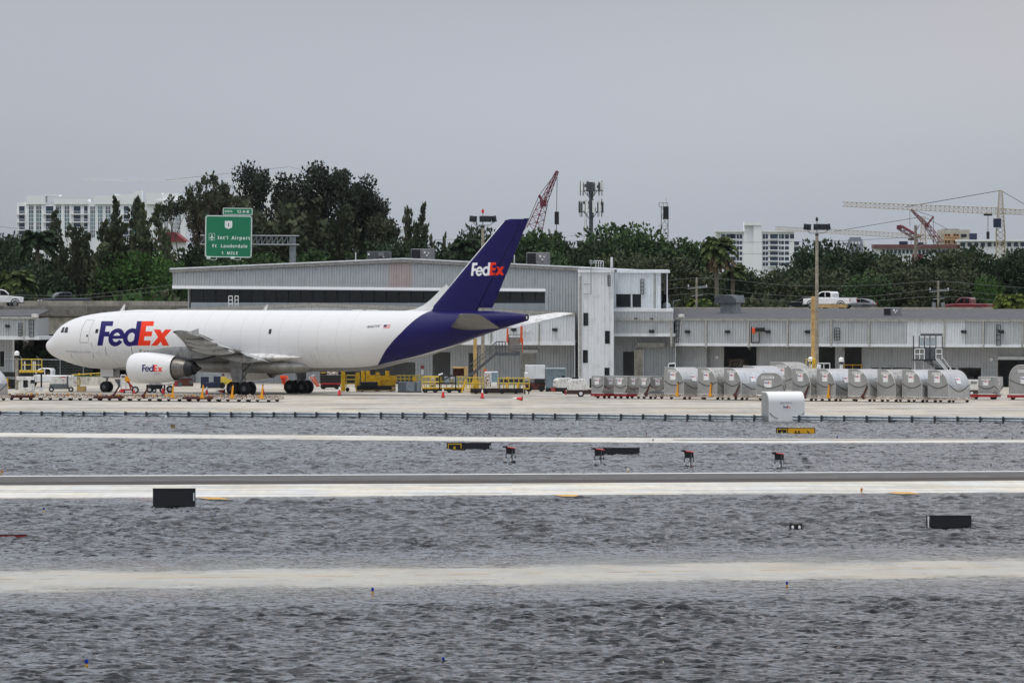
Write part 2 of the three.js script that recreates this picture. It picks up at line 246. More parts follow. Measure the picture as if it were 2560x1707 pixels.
{ // flood water: wind ripples as real waves, dying out over the shallow pavements
  const R = mulberry(91), waves = [];
  for (let i = 0; i < 52; i++) { const L = 0.33 * Math.pow(3.6, Math.pow(R(), 1.7)), dir = (R() + R() + R() - 1.5) * 0.58 + 0.1, k = 2 * Math.PI / L, st = 0.08 * (0.5 + R()) * Math.min(1, Math.pow(0.8 / L, 0.8)); waves.push([k * Math.sin(dir), k * Math.cos(dir), st / k, R() * 6.283]); }
  const rows = []; for (let D = 214; D < 650; D += 0.13 * (D / 220) * lerp(1, 1.5, smooth(330, 520, D))) rows.push(D);
  const nc = 400, K = 0.088, pos = new Float32Array(rows.length * (nc + 1) * 3), uv = new Float32Array(rows.length * (nc + 1) * 2), idx = [];
  const dry = (x, D) => {
    let f = 1; for (const [a, b, m] of [[B1f, B1b, 8], [B2f, B2b, 3.5], [B3f, B3b, 3]]) { const fa = a(x), fb = b(x), out = D < fa ? fa - D : D > fb ? D - fb : 0; f = Math.min(f, 0.07 + 0.93 * smooth(0, m, out)); }
    return Math.min(f, 0.2 + 0.8 * smooth(0, 12, Af(x) - D));
  };
  rows.forEach((D, i) => { const dr = []; for (let j = 0; j <= nc; j += 20) dr.push(dry(lerp(-K, K, j / nc) * (D + 20), D));
    for (let j = 0; j <= nc; j++) {
      const x = lerp(-K, K, j / nc) * (D + 20), q = j / 20, q0 = Math.floor(q), dd = lerp(dr[q0], dr[Math.min(q0 + 1, dr.length - 1)], q - q0), gust = (0.85 + 0.3 * smooth(0.3, 0.7, fbm(x / 5 + 500, D / 22, 4096, 41, 2))) * (0.72 + 0.56 * smooth(0.28, 0.72, fbm(x / 1.1 + 900, D / 3.2, 4096, 43, 2))), amp = gust * dd;
      let y = 0; for (const [kx, kz, a, p] of waves) y += a * Math.sin(kx * x + kz * D + p);
      const n = i * (nc + 1) + j, k = 3 * n; pos[k] = x; pos[k + 1] = (y + Math.max(0, y) * 0.35) * amp * 0.78; pos[k + 2] = -D; uv[2 * n] = x; uv[2 * n + 1] = D;
    } });
  for (let i = 0; i < rows.length - 1; i++) for (let j = 0; j < nc; j++) { const a = i * (nc + 1) + j, b = a + nc + 1; idx.push(a, a + 1, b, a + 1, b + 1, b); }
  const g = new THREE.BufferGeometry(); g.setAttribute('position', new THREE.BufferAttribute(pos, 3)); g.setAttribute('uv', new THREE.BufferAttribute(uv, 2)); g.setIndex(idx); g.computeVertexNormals();
  const bump = dataTex(960, 960, (i, j) => { const v = 0.55 * fbm(i / 16, j / 16, 60, 301, 3) + 0.45 * (1 - Math.abs(2 * fbm(i / 12 + 5, j / 12, 80, 311, 2) - 1)); return [v, v, v]; }, false); bump.repeat.set(1 / 27, 1 / 84);
  const wm = PM(0xffffff, 0.05, 0, { ior: 1.33, transmission: 1, thickness: 1, attenuationColor: new THREE.Color().setRGB(0.30, 0.28, 0.22), attenuationDistance: 0.045, specularIntensity: 0.75, bumpMap: bump, bumpScale: 0.6 });
  const m = new THREE.Mesh(g, wm); m.name = 'flood_water'; m.receiveShadow = true; m.userData.kind = 'structure'; scene.add(m);
  const side = []; for (const s of [-1, 1]) side.push(quad([s * K * 234, 0.0, -214], [s * 150, 0, -214], [s * 150, 0, -650], [s * K * 670, 0.0, -650]));
  side.push(quad([-150, 0, -10], [150, 0, -10], [150, 0, -214], [-150, 0, -214]));
  structure('outer_flood_water', side, wm);
}
// ---------- the freighter ----------
const TH = 32.5 * Math.PI / 180, PC = Math.cos(TH), PS = Math.sin(TH), PD = 700, PX = (675 - 1280) / F * PD, GEAR = 25.3;
const plane = thing('cargo_airplane', 'white twin-engine cargo jet with purple tail and FedEx lettering parked on the apron', 'airplane', [PX, APRON, -PD], -TH);
const ST = (s) => s - GEAR;
function seen(px, py, w) { const k = (px - 1280) / F, a = (k * (PD - w * PC) - PX + w * PS) / (PC + k * PS), D = PD - a * PS - w * PC; return [a + GEAR, H - (py - YH) * D / F - APRON]; }   // station and height above the apron of a pixel, w metres to port
const fTop = spline([-0.65, -0.55, -0.2, 0.54, 1.12, 1.75, 2.85, 4.25, 6.1, 8, 10, 44, 50, 52, 53.9], [4.54, 4.74, 4.98, 5.49, 6.07, 6.55, 7.02, 7.35, 7.6, 7.75, 7.88, 7.9, 7.95, 7.82, 7.63]);
const fBot = spline([-0.65, -0.55, -0.47, -0.02, 0.54, 1.45, 2.4, 3.3, 4.7, 7, 9, 30.8, 34, 37, 39.7, 42.6, 46, 48.7, 51.9, 53.9], [4.54, 4.2, 3.98, 3.6, 3.28, 2.99, 2.72, 2.5, 2.28, 2.18, 2.15, 2.15, 2.18, 2.42, 2.96, 3.62, 4.63, 5.55, 6.48, 7.0]);
const fWid = spline([-0.65, -0.55, -0.2, 0.2, 0.8, 1.8, 3, 4.3, 6.2, 8.5, 33, 37, 41, 45, 49, 52, 53.9], [0.02, 0.32, 0.78, 1.1, 1.5, 2.02, 2.4, 2.62, 2.77, 2.82, 2.82, 2.74, 2.45, 1.95, 1.2, 0.62, 0.3]);
const fus = (s, phi) => { const t = fTop(s), b = fBot(s); return [s, (t + b) / 2 + (t - b) / 2 * Math.cos(phi), fWid(s) * Math.sin(phi)]; };
function onHull(px, py) {                                          // pixel -> station and angle from the crown on the port side
  let w = 2, s = 0, h = 0; for (let i = 0; i < 12; i++) { [s, h] = seen(px, py, w); s = Math.max(-0.6, Math.min(53.8, s)); const t = fTop(s), b = fBot(s), q = Math.max(-1, Math.min(1, (h - (t + b) / 2) / ((t - b) / 2))); w = lerp(w, fWid(s) * Math.sqrt(1 - q * q), 0.7); }
  const t = fTop(s), b = fBot(s); return [s, Math.acos(Math.max(-1, Math.min(1, (h - (t + b) / 2) / ((t - b) / 2))))];
}
const PURPLE = '#140b50', ORANGE = '#e8330f', NAVYLETTER = '#1a0f5c';
const S0 = -0.65, SL = 54.55, TW = 2048, TH2 = 640;
const cut = (ox, oy, k) => (x, y) => [ox + x / k, oy + y / k];
const c7 = cut(0, 720, 4.9), c8 = cut(400, 720, 4.9), c1 = cut(800, 720, 4.9), c2 = cut(1040, 520, 5.8075);
const hullTex = canvasTex(TW, TH2, (ctx) => {
  const uv = ([s, p]) => [(s - S0) / SL * TW, p / Math.PI * TH2], at = (q) => uv(onHull(...q));
  ctx.fillStyle = '#d9d9d9'; ctx.fillRect(0, 0, TW, TH2);
  const R = mulberry(3);
  for (let i = 0; i < 900; i++) { ctx.fillStyle = `rgba(${120 + 60 * R() | 0},${118 + 60 * R() | 0},${110 + 60 * R() | 0},${0.05 * R()})`; const x = R() * TW, y = TH2 * (0.1 + 0.9 * Math.sqrt(R())); ctx.fillRect(x, y, 2 + 40 * R() * R(), 1 + 16 * R()); }
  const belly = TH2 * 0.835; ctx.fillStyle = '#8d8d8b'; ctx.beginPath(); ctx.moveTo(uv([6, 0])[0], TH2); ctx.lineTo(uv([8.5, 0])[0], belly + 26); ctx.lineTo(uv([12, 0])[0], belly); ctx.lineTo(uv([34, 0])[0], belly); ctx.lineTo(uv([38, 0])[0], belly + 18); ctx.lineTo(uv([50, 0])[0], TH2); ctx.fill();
  // tail colour
  const line = [[700, 985], [710, 935], [755, 845], [800, 765], [900, 640], [1000, 540], [1100, 440], [1200, 360], [1280, 312], [1360, 282]].map((p) => at(c1(...p)));
  ctx.fillStyle = PURPLE; ctx.beginPath(); ctx.moveTo(line[0][0] + 20, line[1][1] + 8); line.slice(1).forEach((p) => ctx.lineTo(...p)); ctx.lineTo(line[9][0] + 20, 0); ctx.lineTo(TW, 0); ctx.lineTo(TW, TH2); ctx.lineTo(uv([49, 0])[0], TH2); ctx.lineTo(uv([44.5, 0])[0], TH2 * 0.885); ctx.closePath(); ctx.fill();
  // name
  const BL = c7(1185, 705), BR = c7(2066, 705), TL = c7(1237, 405);
  drawLogo(ctx, (u, v) => at([BL[0] + u / 3 * (BR[0] - BL[0]) + v * (TL[0] - BL[0]), BL[1] + u / 3 * (BR[1] - BL[1]) + v * (TL[1] - BL[1])]), NAVYLETTER, ORANGE);
  const text = (str, q, font, color, sx = 1, sy = 1.5) => { const p = at(q); ctx.save(); ctx.translate(...p); ctx.scale(sx, sy); ctx.font = font; ctx.fillStyle = color; ctx.fillText(str, 0, 0); ctx.restore(); };
  text('Express', c7(1705, 802), '34px sans-serif', '#3c3c40', 0.9, 1.25);
  text('The World On Time', c7(795, 779), '15px sans-serif', '#55555a', 0.93, 1.35);
  text('N667FE', c1(566, 489), 'italic bold 20px sans-serif', '#26262c', 0.74, 1.35);
  { const [x, y] = at(c1(783, 450)), [x2, y2] = at(c1(853, 490)); ctx.fillStyle = '#e8e4e4'; ctx.fillRect(x, y, x2 - x, y2 - y); ctx.fillStyle = '#b8283a'; for (let i = 0; i < 4; i++) ctx.fillRect(x, y + (y2 - y) * (i * 2) / 7, x2 - x, (y2 - y) / 7); ctx.fillStyle = '#22224e'; ctx.fillRect(x, y, (x2 - x) * 0.42, (y2 - y) * 0.55); }
  // panel seams and stains that run down the skin
  ctx.strokeStyle = 'rgba(70,70,74,.2)'; ctx.lineWidth = 1;
  for (const s of [5.2, 7.4, 9.3, 11.2, 13.2, 15.4, 17.5, 19.6, 21.6, 23.8, 26, 28.2, 30.4, 32.5, 34.6, 36.2]) { ctx.beginPath(); ctx.moveTo(...uv([s, 0.1])); ctx.lineTo(...uv([s, 2.6])); ctx.stroke(); }
  for (const p of [0.62, 1.25, 2.02, 2.3]) { ctx.beginPath(); ctx.moveTo(...uv([3, p])); ctx.lineTo(...uv([36, p])); ctx.stroke(); }
  for (const [x, y, l] of [[1285, 720, 110], [1605, 725, 90], [865, 800, 60], [1130, 800, 60], [1107, 670, 50]]) { const a = at(c7(x, y)), b = at(c7(x + 14, y + l)); ctx.strokeStyle = 'rgba(45,45,50,.7)'; ctx.lineWidth = 2; ctx.beginPath(); ctx.moveTo(...a); ctx.lineTo(...b); ctx.stroke(); }
  { const a = uv([8.6, 0.35]), b = uv([12.6, 1.5]); ctx.strokeStyle = 'rgba(60,60,64,.6)'; ctx.lineWidth = 1.5; ctx.strokeRect(a[0], a[1], b[0] - a[0], 4); }
  for (let i = 0; i < 110; i++) { const s = 4 + 32 * R(), p = 1.7 + 0.7 * R(), [x, y] = uv([s, p]); ctx.strokeStyle = `rgba(80,76,70,${0.08 + 0.2 * R()})`; ctx.lineWidth = 1 + R(); ctx.beginPath(); ctx.moveTo(x, y); ctx.lineTo(x + 2, y + 20 + 60 * R()); ctx.stroke(); }
});
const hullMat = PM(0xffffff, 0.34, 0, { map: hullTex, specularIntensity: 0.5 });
{
  const st = [-0.65, -0.62, -0.55, -0.45, -0.3, -0.1, 0.15, 0.45, 0.8, 1.2, 1.7, 2.3, 3, 3.8, 4.8, 6, 7.3, 8.6, 10]; for (let s = 12; s <= 34; s += 1.5) st.push(s); for (let s = 35; s <= 53.9; s += 0.7) st.push(s); st.push(53.9);
  const n = 72, rings = st.map((s) => Array.from({ length: n }, (_, j) => { const p = fus(s, j / n * 2 * Math.PI); return [ST(p[0]), p[1], p[2]]; }));
  const g = loft(rings, { uv: (i, j) => { const t = j / n * 2; return [(st[i] - S0) / SL, 1 - (t > 1 ? 2 - t : t)]; } });
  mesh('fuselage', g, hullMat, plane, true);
}
function hullPatch(poly, off, nu = 6) {                            // a patch that follows the skin, poly = four [station, angle] corners
  const rings = []; for (let i = 0; i <= nu; i++) { const r = []; for (let j = 0; j <= nu; j++) { const u = i / nu, v = j / nu, s = lerp(lerp(poly[0][0], poly[1][0], u), lerp(poly[3][0], poly[2][0], u), v), p = lerp(lerp(poly[0][1], poly[1][1], u), lerp(poly[3][1], poly[2][1], u), v), a = fus(s, p), c = (fTop(s) + fBot(s)) / 2, l = Math.hypot(a[1] - c, a[2]); r.push([ST(a[0]), a[1] + (a[1] - c) / l * off, a[2] + a[2] / l * off]); } rings.push(r); }
  return loft(rings, { closed: false, caps: false });
}
const mirrorZ = (g) => { g = g.clone().scale(1, 1, -1); return g; };
for (const q of [[[735, 545], [772, 545], [788, 478], [762, 482]], [[780, 547], [822, 545], [830, 480], [800, 478]]]) {
  const poly = q.map((p) => onHull(...c7(...p)));
  const w = mesh('cockpit_window', hullPatch(poly, 0.012), mat.glass, plane); mesh('cockpit_window', mirrorZ(hullPatch(poly, 0.012)), mat.glass, plane);
}
mesh('nose_windscreen', hullPatch([[0.75, -0.42], [1.5, -0.36], [1.5, 0.36], [0.75, 0.42]], 0.012), mat.glass, plane);
const seamMat = M(0x6c6c6e, 0.6);
function outline(name, corners, r = 0.018) {
  const pts = []; for (let i = 0; i < 4; i++) for (let k = 0; k < 6; k++) { const a = corners[i], b = corners[(i + 1) % 4], s = lerp(a[0], b[0], k / 6), p = lerp(a[1], b[1], k / 6), f = fus(s, p); pts.push(V(ST(f[0]), f[1], f[2])); }
  return mesh(name, new THREE.TubeGeometry(new THREE.CatmullRomCurve3(pts, true, 'catmullrom', 0.05), 60, r, 4, true), seamMat, plane);
}
{ const d = [[970, 665], [1075, 667], [1152, 395], [1055, 393]].map((p) => onHull(...c7(...p))); outline('crew_door_seam', d); const s = (d[0][0] + d[2][0]) / 2 + 0.2; mesh('door_window', hullPatch([[s, 1.42], [s + 0.18, 1.42], [s + 0.18, 1.34], [s, 1.34]], 0.01), mat.black, plane); }
{ const [s, p] = onHull(...c7(1180, 527)); mesh('cabin_window', hullPatch([[s - 0.16, p + 0.075], [s + 0.16, p + 0.075], [s + 0.16, p - 0.075], [s - 0.16, p - 0.075]], 0.01), mat.black, plane); }
{ const [s, p] = onHull(...c8(1345, 532)); mesh('cabin_window', hullPatch([[s - 0.14, p + 0.085], [s + 0.14, p + 0.085], [s + 0.14, p - 0.085], [s - 0.14, p - 0.085]], 0.01), mat.black, plane); }
mesh('belly_fairing', loft([15.5, 16.5, 18, 20, 22, 24, 26, 28, 29.5, 30.6].map((s, i) => { const k = [0.05, 0.55, 0.9, 1, 1, 1, 1, 0.95, 0.7, 0.2][i]; return Array.from({ length: 24 }, (_, j) => { const a = j / 24 * 2 * Math.PI; return [ST(s), 2.72 + (0.25 + 0.5 * k) * Math.cos(a) * 0.98 - 0.03, (2.0 + 0.98 * k) * Math.sin(a)]; }); })), M(0xb9b9b7, 0.5, 0, { map: grime6 }), plane);
for (const [px, py, h] of [[303, 774, 0.7], [660, 775, 0.6]]) { const [s] = seen(px, py, 0), y = fTop(s) - 0.05; mesh('antenna', prism([[-0.25, 0], [0.3, 0], [0.42, h], [0.3, h]], -0.04, 0.04, 0.01).translate(ST(s), y, 0), mat.white, plane); }
mesh('crown_fairing', [rbox(ST(35.2), 7.92, 0, 1.1, 0.09, 0.3), rbox(ST(36.9), 7.92, 0, 1.1, 0.09, 0.3)], mat.white, plane);
mesh('tail_cone_exhaust', [latheX([[0, 0.31], [0.12, 0.3], [0.13, 0.24], [-0.2, 0.2], [-0.22, 0]], 20).translate(ST(53.85), 7.32, 0)], mat.darkSteel, plane);

// aerofoil surfaces
const foil = (n = 11) => { const out = []; for (let i = 0; i <= n; i++) { const x = 0.5 - 0.5 * Math.cos(Math.PI * i / n); out.push([x, 5 * (0.2969 * Math.sqrt(x) - 0.126 * x - 0.3516 * x * x + 0.2843 * x ** 3 - 0.1036 * x ** 4)]); } return out; };
function wingRing(le, te, h, w, tc, h2 = h, thickAxis = 'y', cam = 0.0) {       // leading and trailing edge stations, heights at both, span position
  const f = foil(), up = f.map(([x, t]) => [x, t * tc + cam * x * (1 - x)]), lo = f.slice(1, -1).reverse().map(([x, t]) => [x, -t * tc * 0.75 + cam * x * (1 - x)]), c = te - le;
  return [...up, ...lo].map(([x, t]) => thickAxis === 'y' ? [ST(le + x * c), lerp(h, h2, x) + t * c, w] : [ST(le + x * c), lerp(h, h2, x), w + t * c]);
}
const wingMat = M(0x8b8d8f, 0.42, 0.15, { map: grime6 }), wingLight = M(0xb6b8ba, 0.4, 0.1, { map: grime6 });
const wh = spline([2, 8, 16, 22.2], [3.3, 4.3, 5.35, 6.05]), wle = spline([2, 4, 8, 22.2], [16.6, 18.6, 21.4, 29.8]), wte = spline([2, 8, 22.2], [27.6, 27.7, 32.5]);
for (const sd of [1, -1]) {
  const port = sd > 0, ws = [2, 3, 4, 6, 8, 10, 13, 16, 19, 21.4, 22.2];
  mesh('wing', loft(ws.map((w) => wingRing(wle(w), lerp(wle(w), wte(w), 0.84), wh(w), w * sd, 0.155, wh(w) - 0.08, 'y', 0.03))), wingMat, plane);
  const flap = (n, a, b, drop, from = 0.845) => mesh(n, loft([a, (a + b) / 2, b].map((w) => { const le = lerp(wle(w), wte(w), from); return wingRing(le, wte(w), wh(w) - 0.02, w * sd, 0.14, wh(w) - 0.1 - drop, 'y'); })), wingLight, plane);
  flap('inboard_flap', 2.9, 7.4, 0.42); flap('aileron', 7.5, 9.3, 0.05); flap('outboard_flap', 9.4, 15.6, 0.2); flap('outer_trailing_edge', 15.7, 22.0, 0.0);
  for (const [w, L, r, d] of [[6.1, 4.4, 0.34, 0.55], [11.2, 4.8, 0.33, 0.5], [14.4, 4.2, 0.28, 0.42], [17.6, 3.6, 0.24, 0.36]]) mesh('flap_track_fairing', loft(Array.from({ length: 11 }, (_, i) => { const t = i / 10, k = Math.pow(Math.sin(Math.PI * Math.min(0.98, Math.max(0.02, t * 0.94 + 0.03))), 0.7), s = wte(w) + 0.75 - L * (1 - t), y = wh(w) - d + 0.1 - 0.28 * t; return Array.from({ length: 12 }, (_, j) => { const a = j / 12 * 6.283; return [ST(s), y + r * 1.15 * k * Math.cos(a), w * sd + r * 0.72 * k * Math.sin(a)]; }); })), wingLight, plane);
  mesh('wing_root_fillet', loft([22, 24, 26, 28, 29.5, 30.5].map((s, i) => { const k = [0.6, 1, 1.05, 0.8, 0.45, 0.1][i]; return Array.from({ length: 14 }, (_, j) => { const a = j / 14 * 6.283; return [ST(s), 3.42 + 0.02 * i + 0.42 * k * Math.cos(a), (2.55 + 1.25 * k * Math.sin(a)) * sd]; }); })), M(0xe2e2e1, 0.45, 0, { map: grime6 }), plane);
  mesh('wingtip_fence', prism([[0, 0], [1.25, 0.42], [1.3, 0.4], [1.3, -0.3], [1.25, -0.32], [0.4, -0.1]], -0.04, 0.04, 0.015).translate(ST(31.3), 5.98, 22.25 * sd), wingLight, plane);
  mesh('navigation_light', ball(ST(29.9), 6.06, 22.15 * sd, 0.13, 1.6, 0.8, 1), port ? M(0x301010, 0.2) : M(0x103018, 0.2), plane);
  // engine
  const ez = 7.94 * sd, e0 = 15.15, eh = 2.5;
  const E = (g) => g.translate(ST(e0), eh, ez);
  const cowlPts = [[0.35, 1.06], [0.12, 1.1], [0.0, 1.2], [0.05, 1.28], [0.3, 1.38], [0.9, 1.45], [1.8, 1.47], [2.8, 1.43], [3.8, 1.33], [4.6, 1.22], [4.95, 1.17], [4.95, 1.13], [4.2, 1.1]];
  const tex = canvasTex(1024, 512, (ctx, w, h) => {
    ctx.fillStyle = '#dcdcdc'; ctx.fillRect(0, 0, w, h); ctx.fillStyle = '#c9c9c9'; ctx.fillRect(0, 0, 28, h);
    ctx.strokeStyle = 'rgba(60,60,64,.45)'; ctx.lineWidth = 2; for (const s of [1.3, 3.1]) { ctx.beginPath(); ctx.moveTo(s / 4.95 * w, 0); ctx.lineTo(s / 4.95 * w, h); ctx.stroke(); }
    const rr = spline(cowlPts.slice(2, 11).map((p) => p[0]), cowlPts.slice(2, 11).map((p) => p[1]));
    const at = (px, py) => { let wd = 9.2, s = 0, hh = 0, a = 0; for (let i = 0; i < 10; i++) { [s, hh] = seen(px, py, wd); const r = rr(s - e0), q = Math.max(-0.98, Math.min(0.98, (hh - eh) / r)); a = Math.acos(q); wd = 7.94 + r * Math.sin(a); } return [(s - e0) / 4.95 * w, a / Math.PI * h]; };
    const BL = c7(1732, 1022), BR = c7(1985, 1027), TL = c7(1736, 936), lin = (u, v) => [BL[0] + u / 3 * (BR[0] - BL[0]) + v * (TL[0] - BL[0]), BL[1] + u / 3 * (BR[1] - BL[1]) + v * (TL[1] - BL[1])];
    drawLogo(ctx, (u, v) => at(...lin(u, v)), NAVYLETTER, ORANGE);
    const e = at(...c7(1882, 1062)); ctx.fillStyle = '#55555a'; ctx.font = '44px sans-serif'; ctx.save(); ctx.translate(...e); ctx.scale(0.95, 0.75); ctx.fillText('Express', 0, 0); ctx.restore();
  });
  const seg = 48, rings = cowlPts.map(([x, r]) => Array.from({ length: seg }, (_, j) => { const a = j / seg * 6.28319; return [x, r * Math.cos(a), r * Math.sin(a)]; }));
  const cg = loft(rings, { caps: false, uv: (i, j) => { const t = j / seg * 2; return [Math.min(1, cowlPts[i][0] / 4.95), 1 - (t > 1 ? 2 - t : t)]; } });
  mesh('engine_cowl', E(cg), PM(0xffffff, 0.35, 0, { map: tex, clearcoat: 0.3 }), plane, true);
  mesh('fan_disc', E(latheX([[0.5, 1.08], [0.55, 0.3], [0.2, 0.02]], 32)), mat.darkSteel, plane);
  mesh('bypass_duct', E(latheX([[4.6, 1.14], [4.45, 0.9]], 40)), mat.black, plane);
  mesh('core_cowl', E(latheX([[4.3, 1.02], [5.0, 0.98], [5.7, 0.86], [6.2, 0.74], [6.75, 0.62], [6.75, 0.56], [6.3, 0.52]], 40)), M(0x85827e, 0.4, 0.75, { map: grime2 }), plane);
  mesh('exhaust_nozzle', E(latheX([[6.2, 0.75], [6.5, 0.7], [7.0, 0.58], [7.0, 0.54], [6.6, 0.5]], 36)), mat.darkSteel, plane);
  mesh('exhaust_plug', E(latheX([[6.5, 0.5], [7.0, 0.44], [7.4, 0.25], [7.85, 0.02]], 28)), mat.black, plane);
  mesh('engine_pylon', loft([[16.6, 4.02, 3.8, 0.05], [18, 4.28, 3.7, 0.22], [20, 4.5, 3.5, 0.26], [21.6, 4.55, 3.35, 0.26], [23, 4.3, 3.35, 0.24], [24.3, 4.2, 3.6, 0.16], [25.4, 4.12, 3.9, 0.05]].map(([s, t, b, w]) => [[ST(s), t, ez - w], [ST(s), t, ez + w], [ST(s), b, ez + w * 0.7], [ST(s), b, ez - w * 0.7]])), wingMat, plane);
  mesh('pylon_heat_shield', loft([[20.2, 3.62, 3.3, 0.2], [21.5, 3.4, 3.12, 0.22], [23, 3.42, 3.22, 0.2], [24.6, 3.75, 3.62, 0.12]].map(([s, t, b, w]) => [[ST(s), t, ez - w], [ST(s), t, ez + w], [ST(s), b, ez + w], [ST(s), b, ez - w]])), mat.darkSteel, plane);
  // tailplane
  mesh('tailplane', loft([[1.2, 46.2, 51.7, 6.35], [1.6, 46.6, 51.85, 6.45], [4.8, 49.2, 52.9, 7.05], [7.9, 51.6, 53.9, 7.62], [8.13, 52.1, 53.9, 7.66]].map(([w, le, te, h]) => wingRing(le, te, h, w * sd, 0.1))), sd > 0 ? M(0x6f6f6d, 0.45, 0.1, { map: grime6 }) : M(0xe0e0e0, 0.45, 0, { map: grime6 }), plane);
}
const tailTex = canvasTex(1024, 768, (ctx, w, h) => {
  ctx.fillStyle = PURPLE; ctx.fillRect(0, 0, w, h);
  const X = (s) => (s - 42) / 13 * w, Y = (y) => h - (y - 7.4) / 9.4 * h, at = (q) => { const [s, y] = seen(...q, 0); return [X(s), Y(y)]; };
  ctx.fillStyle = '#dcdcdc'; ctx.beginPath(); const le = [[0, 1475], [210, 1488], [430, 1225], [1290, 192], [1282, 172], [424, 1196], [200, 1400]].map((p) => at(c2(...p))); le.forEach((p, i) => i ? ctx.lineTo(...p) : ctx.moveTo(...p)); ctx.fill();
  const BL = c2(816, 984), BR = c2(1284, 974), TL = c2(832, 795), lin = (u, v) => [BL[0] + u / 3 * (BR[0] - BL[0]) + v * (TL[0] - BL[0]), BL[1] + u / 3 * (BR[1] - BL[1]) + v * (TL[1] - BL[1])];
  drawLogo(ctx, (u, v) => at(lin(u, v)), '#e8e8ea', ORANGE);
});
const tailMat = PM(0xffffff, 0.36, 0, { map: tailTex, specularIntensity: 0.5 });
{
  const uvT = (i, j, p) => [(p[0] + GEAR - 42) / 13, (p[1] - 7.4) / 9.4];
  const rows = [[7.5, 42.6, 48.2], [8.4, 43.55, 48.75], [9.75, 45.0, 49.55], [12, 47.2, 50.9], [14.5, 49.68, 52.4], [16.1, 51.28, 53.35], [16.3, 51.55, 53.48], [16.4, 52.1, 53.5]];
  mesh('tail_fin', loft(rows.map(([h, le, te]) => wingRing(le, le + (te - le) / 0.72, h, 0, 0.085, h, 'z').map((p) => [Math.min(p[0], ST(te)), p[1], p[2]])), { uv: uvT }), tailMat, plane, true);
  const rud = [[8.2, 48.75, 50.12], [8.5, 48.9, 50.3], [12, 51.0, 52.0], [16.2, 53.46, 54.0], [16.45, 53.6, 54.15]];
  mesh('rudder', loft(rud.map(([h, a, b]) => { const w = 0.19 * (b - a); return [[ST(a + 0.04), h, w], [ST(lerp(a, b, 0.4)), h, w * 0.75], [ST(b), h, 0.02], [ST(b), h, -0.02], [ST(lerp(a, b, 0.4)), h, -w * 0.75], [ST(a + 0.04), h, -w]]; }), { uv: uvT }), tailMat, plane, true);
  mesh('dorsal_fillet', loft([[40.6, 7.92, 0.06], [41.6, 8.05, 0.14], [42.6, 8.45, 0.2], [43.4, 9.0, 0.2], [44.3, 9.75, 0.16], [45.1, 10.4, 0.08]].map(([s, h, w], i) => { const b = 7.7; return [[ST(s), h, 0], [ST(s + 0.2 * i), b + (h - b) * 0.35, w], [ST(s + 0.45 * i), b, w * 1.2], [ST(s + 0.45 * i), b, -w * 1.2], [ST(s + 0.2 * i), b + (h - b) * 0.35, -w]]; })), M(0xd4d4d4, 0.4), plane);
}
// landing gear
function wheel(name, x, y, z, r, w, parent, hubMat = mat.steel) {
  const t = mesh(name, new THREE.TorusGeometry(r - w * 0.36, w * 0.5, 10, 22).scale(1, 1, 0.92).translate(x, y, z), mat.rubber, parent);
  mesh('tyre_wall', cyl(x, y, z, r - w * 0.3, w * 0.7, 'z', 22), mat.rubber, t); mesh('hub', cyl(x, y, z, r * 0.42, w * 0.86, 'z', 18), hubMat, t); return t;
}
for (const sd of [1, -1]) {
  const z = 4.8 * sd;
  for (const dx of [-0.7, 0.7]) for (const dz of [-0.47, 0.47]) wheel('main_wheel', dx, 0.6, z + dz, 0.6, 0.42, plane, mat.greySteel);
  mesh('main_gear_strut', [bar([0, 0.6, z], [-0.1, 3.6, z], 0.17, 12), bar([-0.75, 0.6, z], [0.75, 0.6, z], 0.14, 8), bar([0.1, 1.4, z], [1.3, 3.2, z - 0.2 * sd], 0.09, 8), bar([0, 2.0, z], [0.1, 3.2, z - 1.9 * sd], 0.09, 8), bar([0.15, 1.0, z], [0.5, 1.5, z], 0.05), bar([0.5, 1.5, z], [0.12, 2.0, z], 0.05)], mat.steel, plane);
  mesh('main_gear_door', prism([[-0.95, 3.35], [0.5, 3.35], [0.42, 1.55], [0.3, 1.2], [-0.55, 1.2], [-0.8, 1.9]], -0.03, 0.03, 0.01).translate(0, 0, z + 0.62 * sd), M(0x9b9c9d, 0.5, 0.1, { map: grime6 }), plane);
}
{
  const x = ST(6.35); for (const dz of [-0.3, 0.3]) wheel('nose_wheel', x, 0.5, dz, 0.5, 0.36, plane, mat.greySteel);
  mesh('nose_gear_strut', [bar([x, 0.5, 0], [x + 0.15, 2.5, 0], 0.11, 10), bar([x, 1.2, 0], [x + 1.2, 2.4, 0], 0.06), cyl(x, 0.5, 0, 0.08, 0.7, 'z'), box(x - 0.2, 1.5, 0, 0.2, 0.28, 0.5)], mat.steel, plane);
  for (const sd of [1, -1]) mesh('nose_gear_door', box(x + 0.4, 1.85, 0.5 * sd, 1.5, 0.75, 0.04, 0), M(0xc9c9c8, 0.5), plane);
}
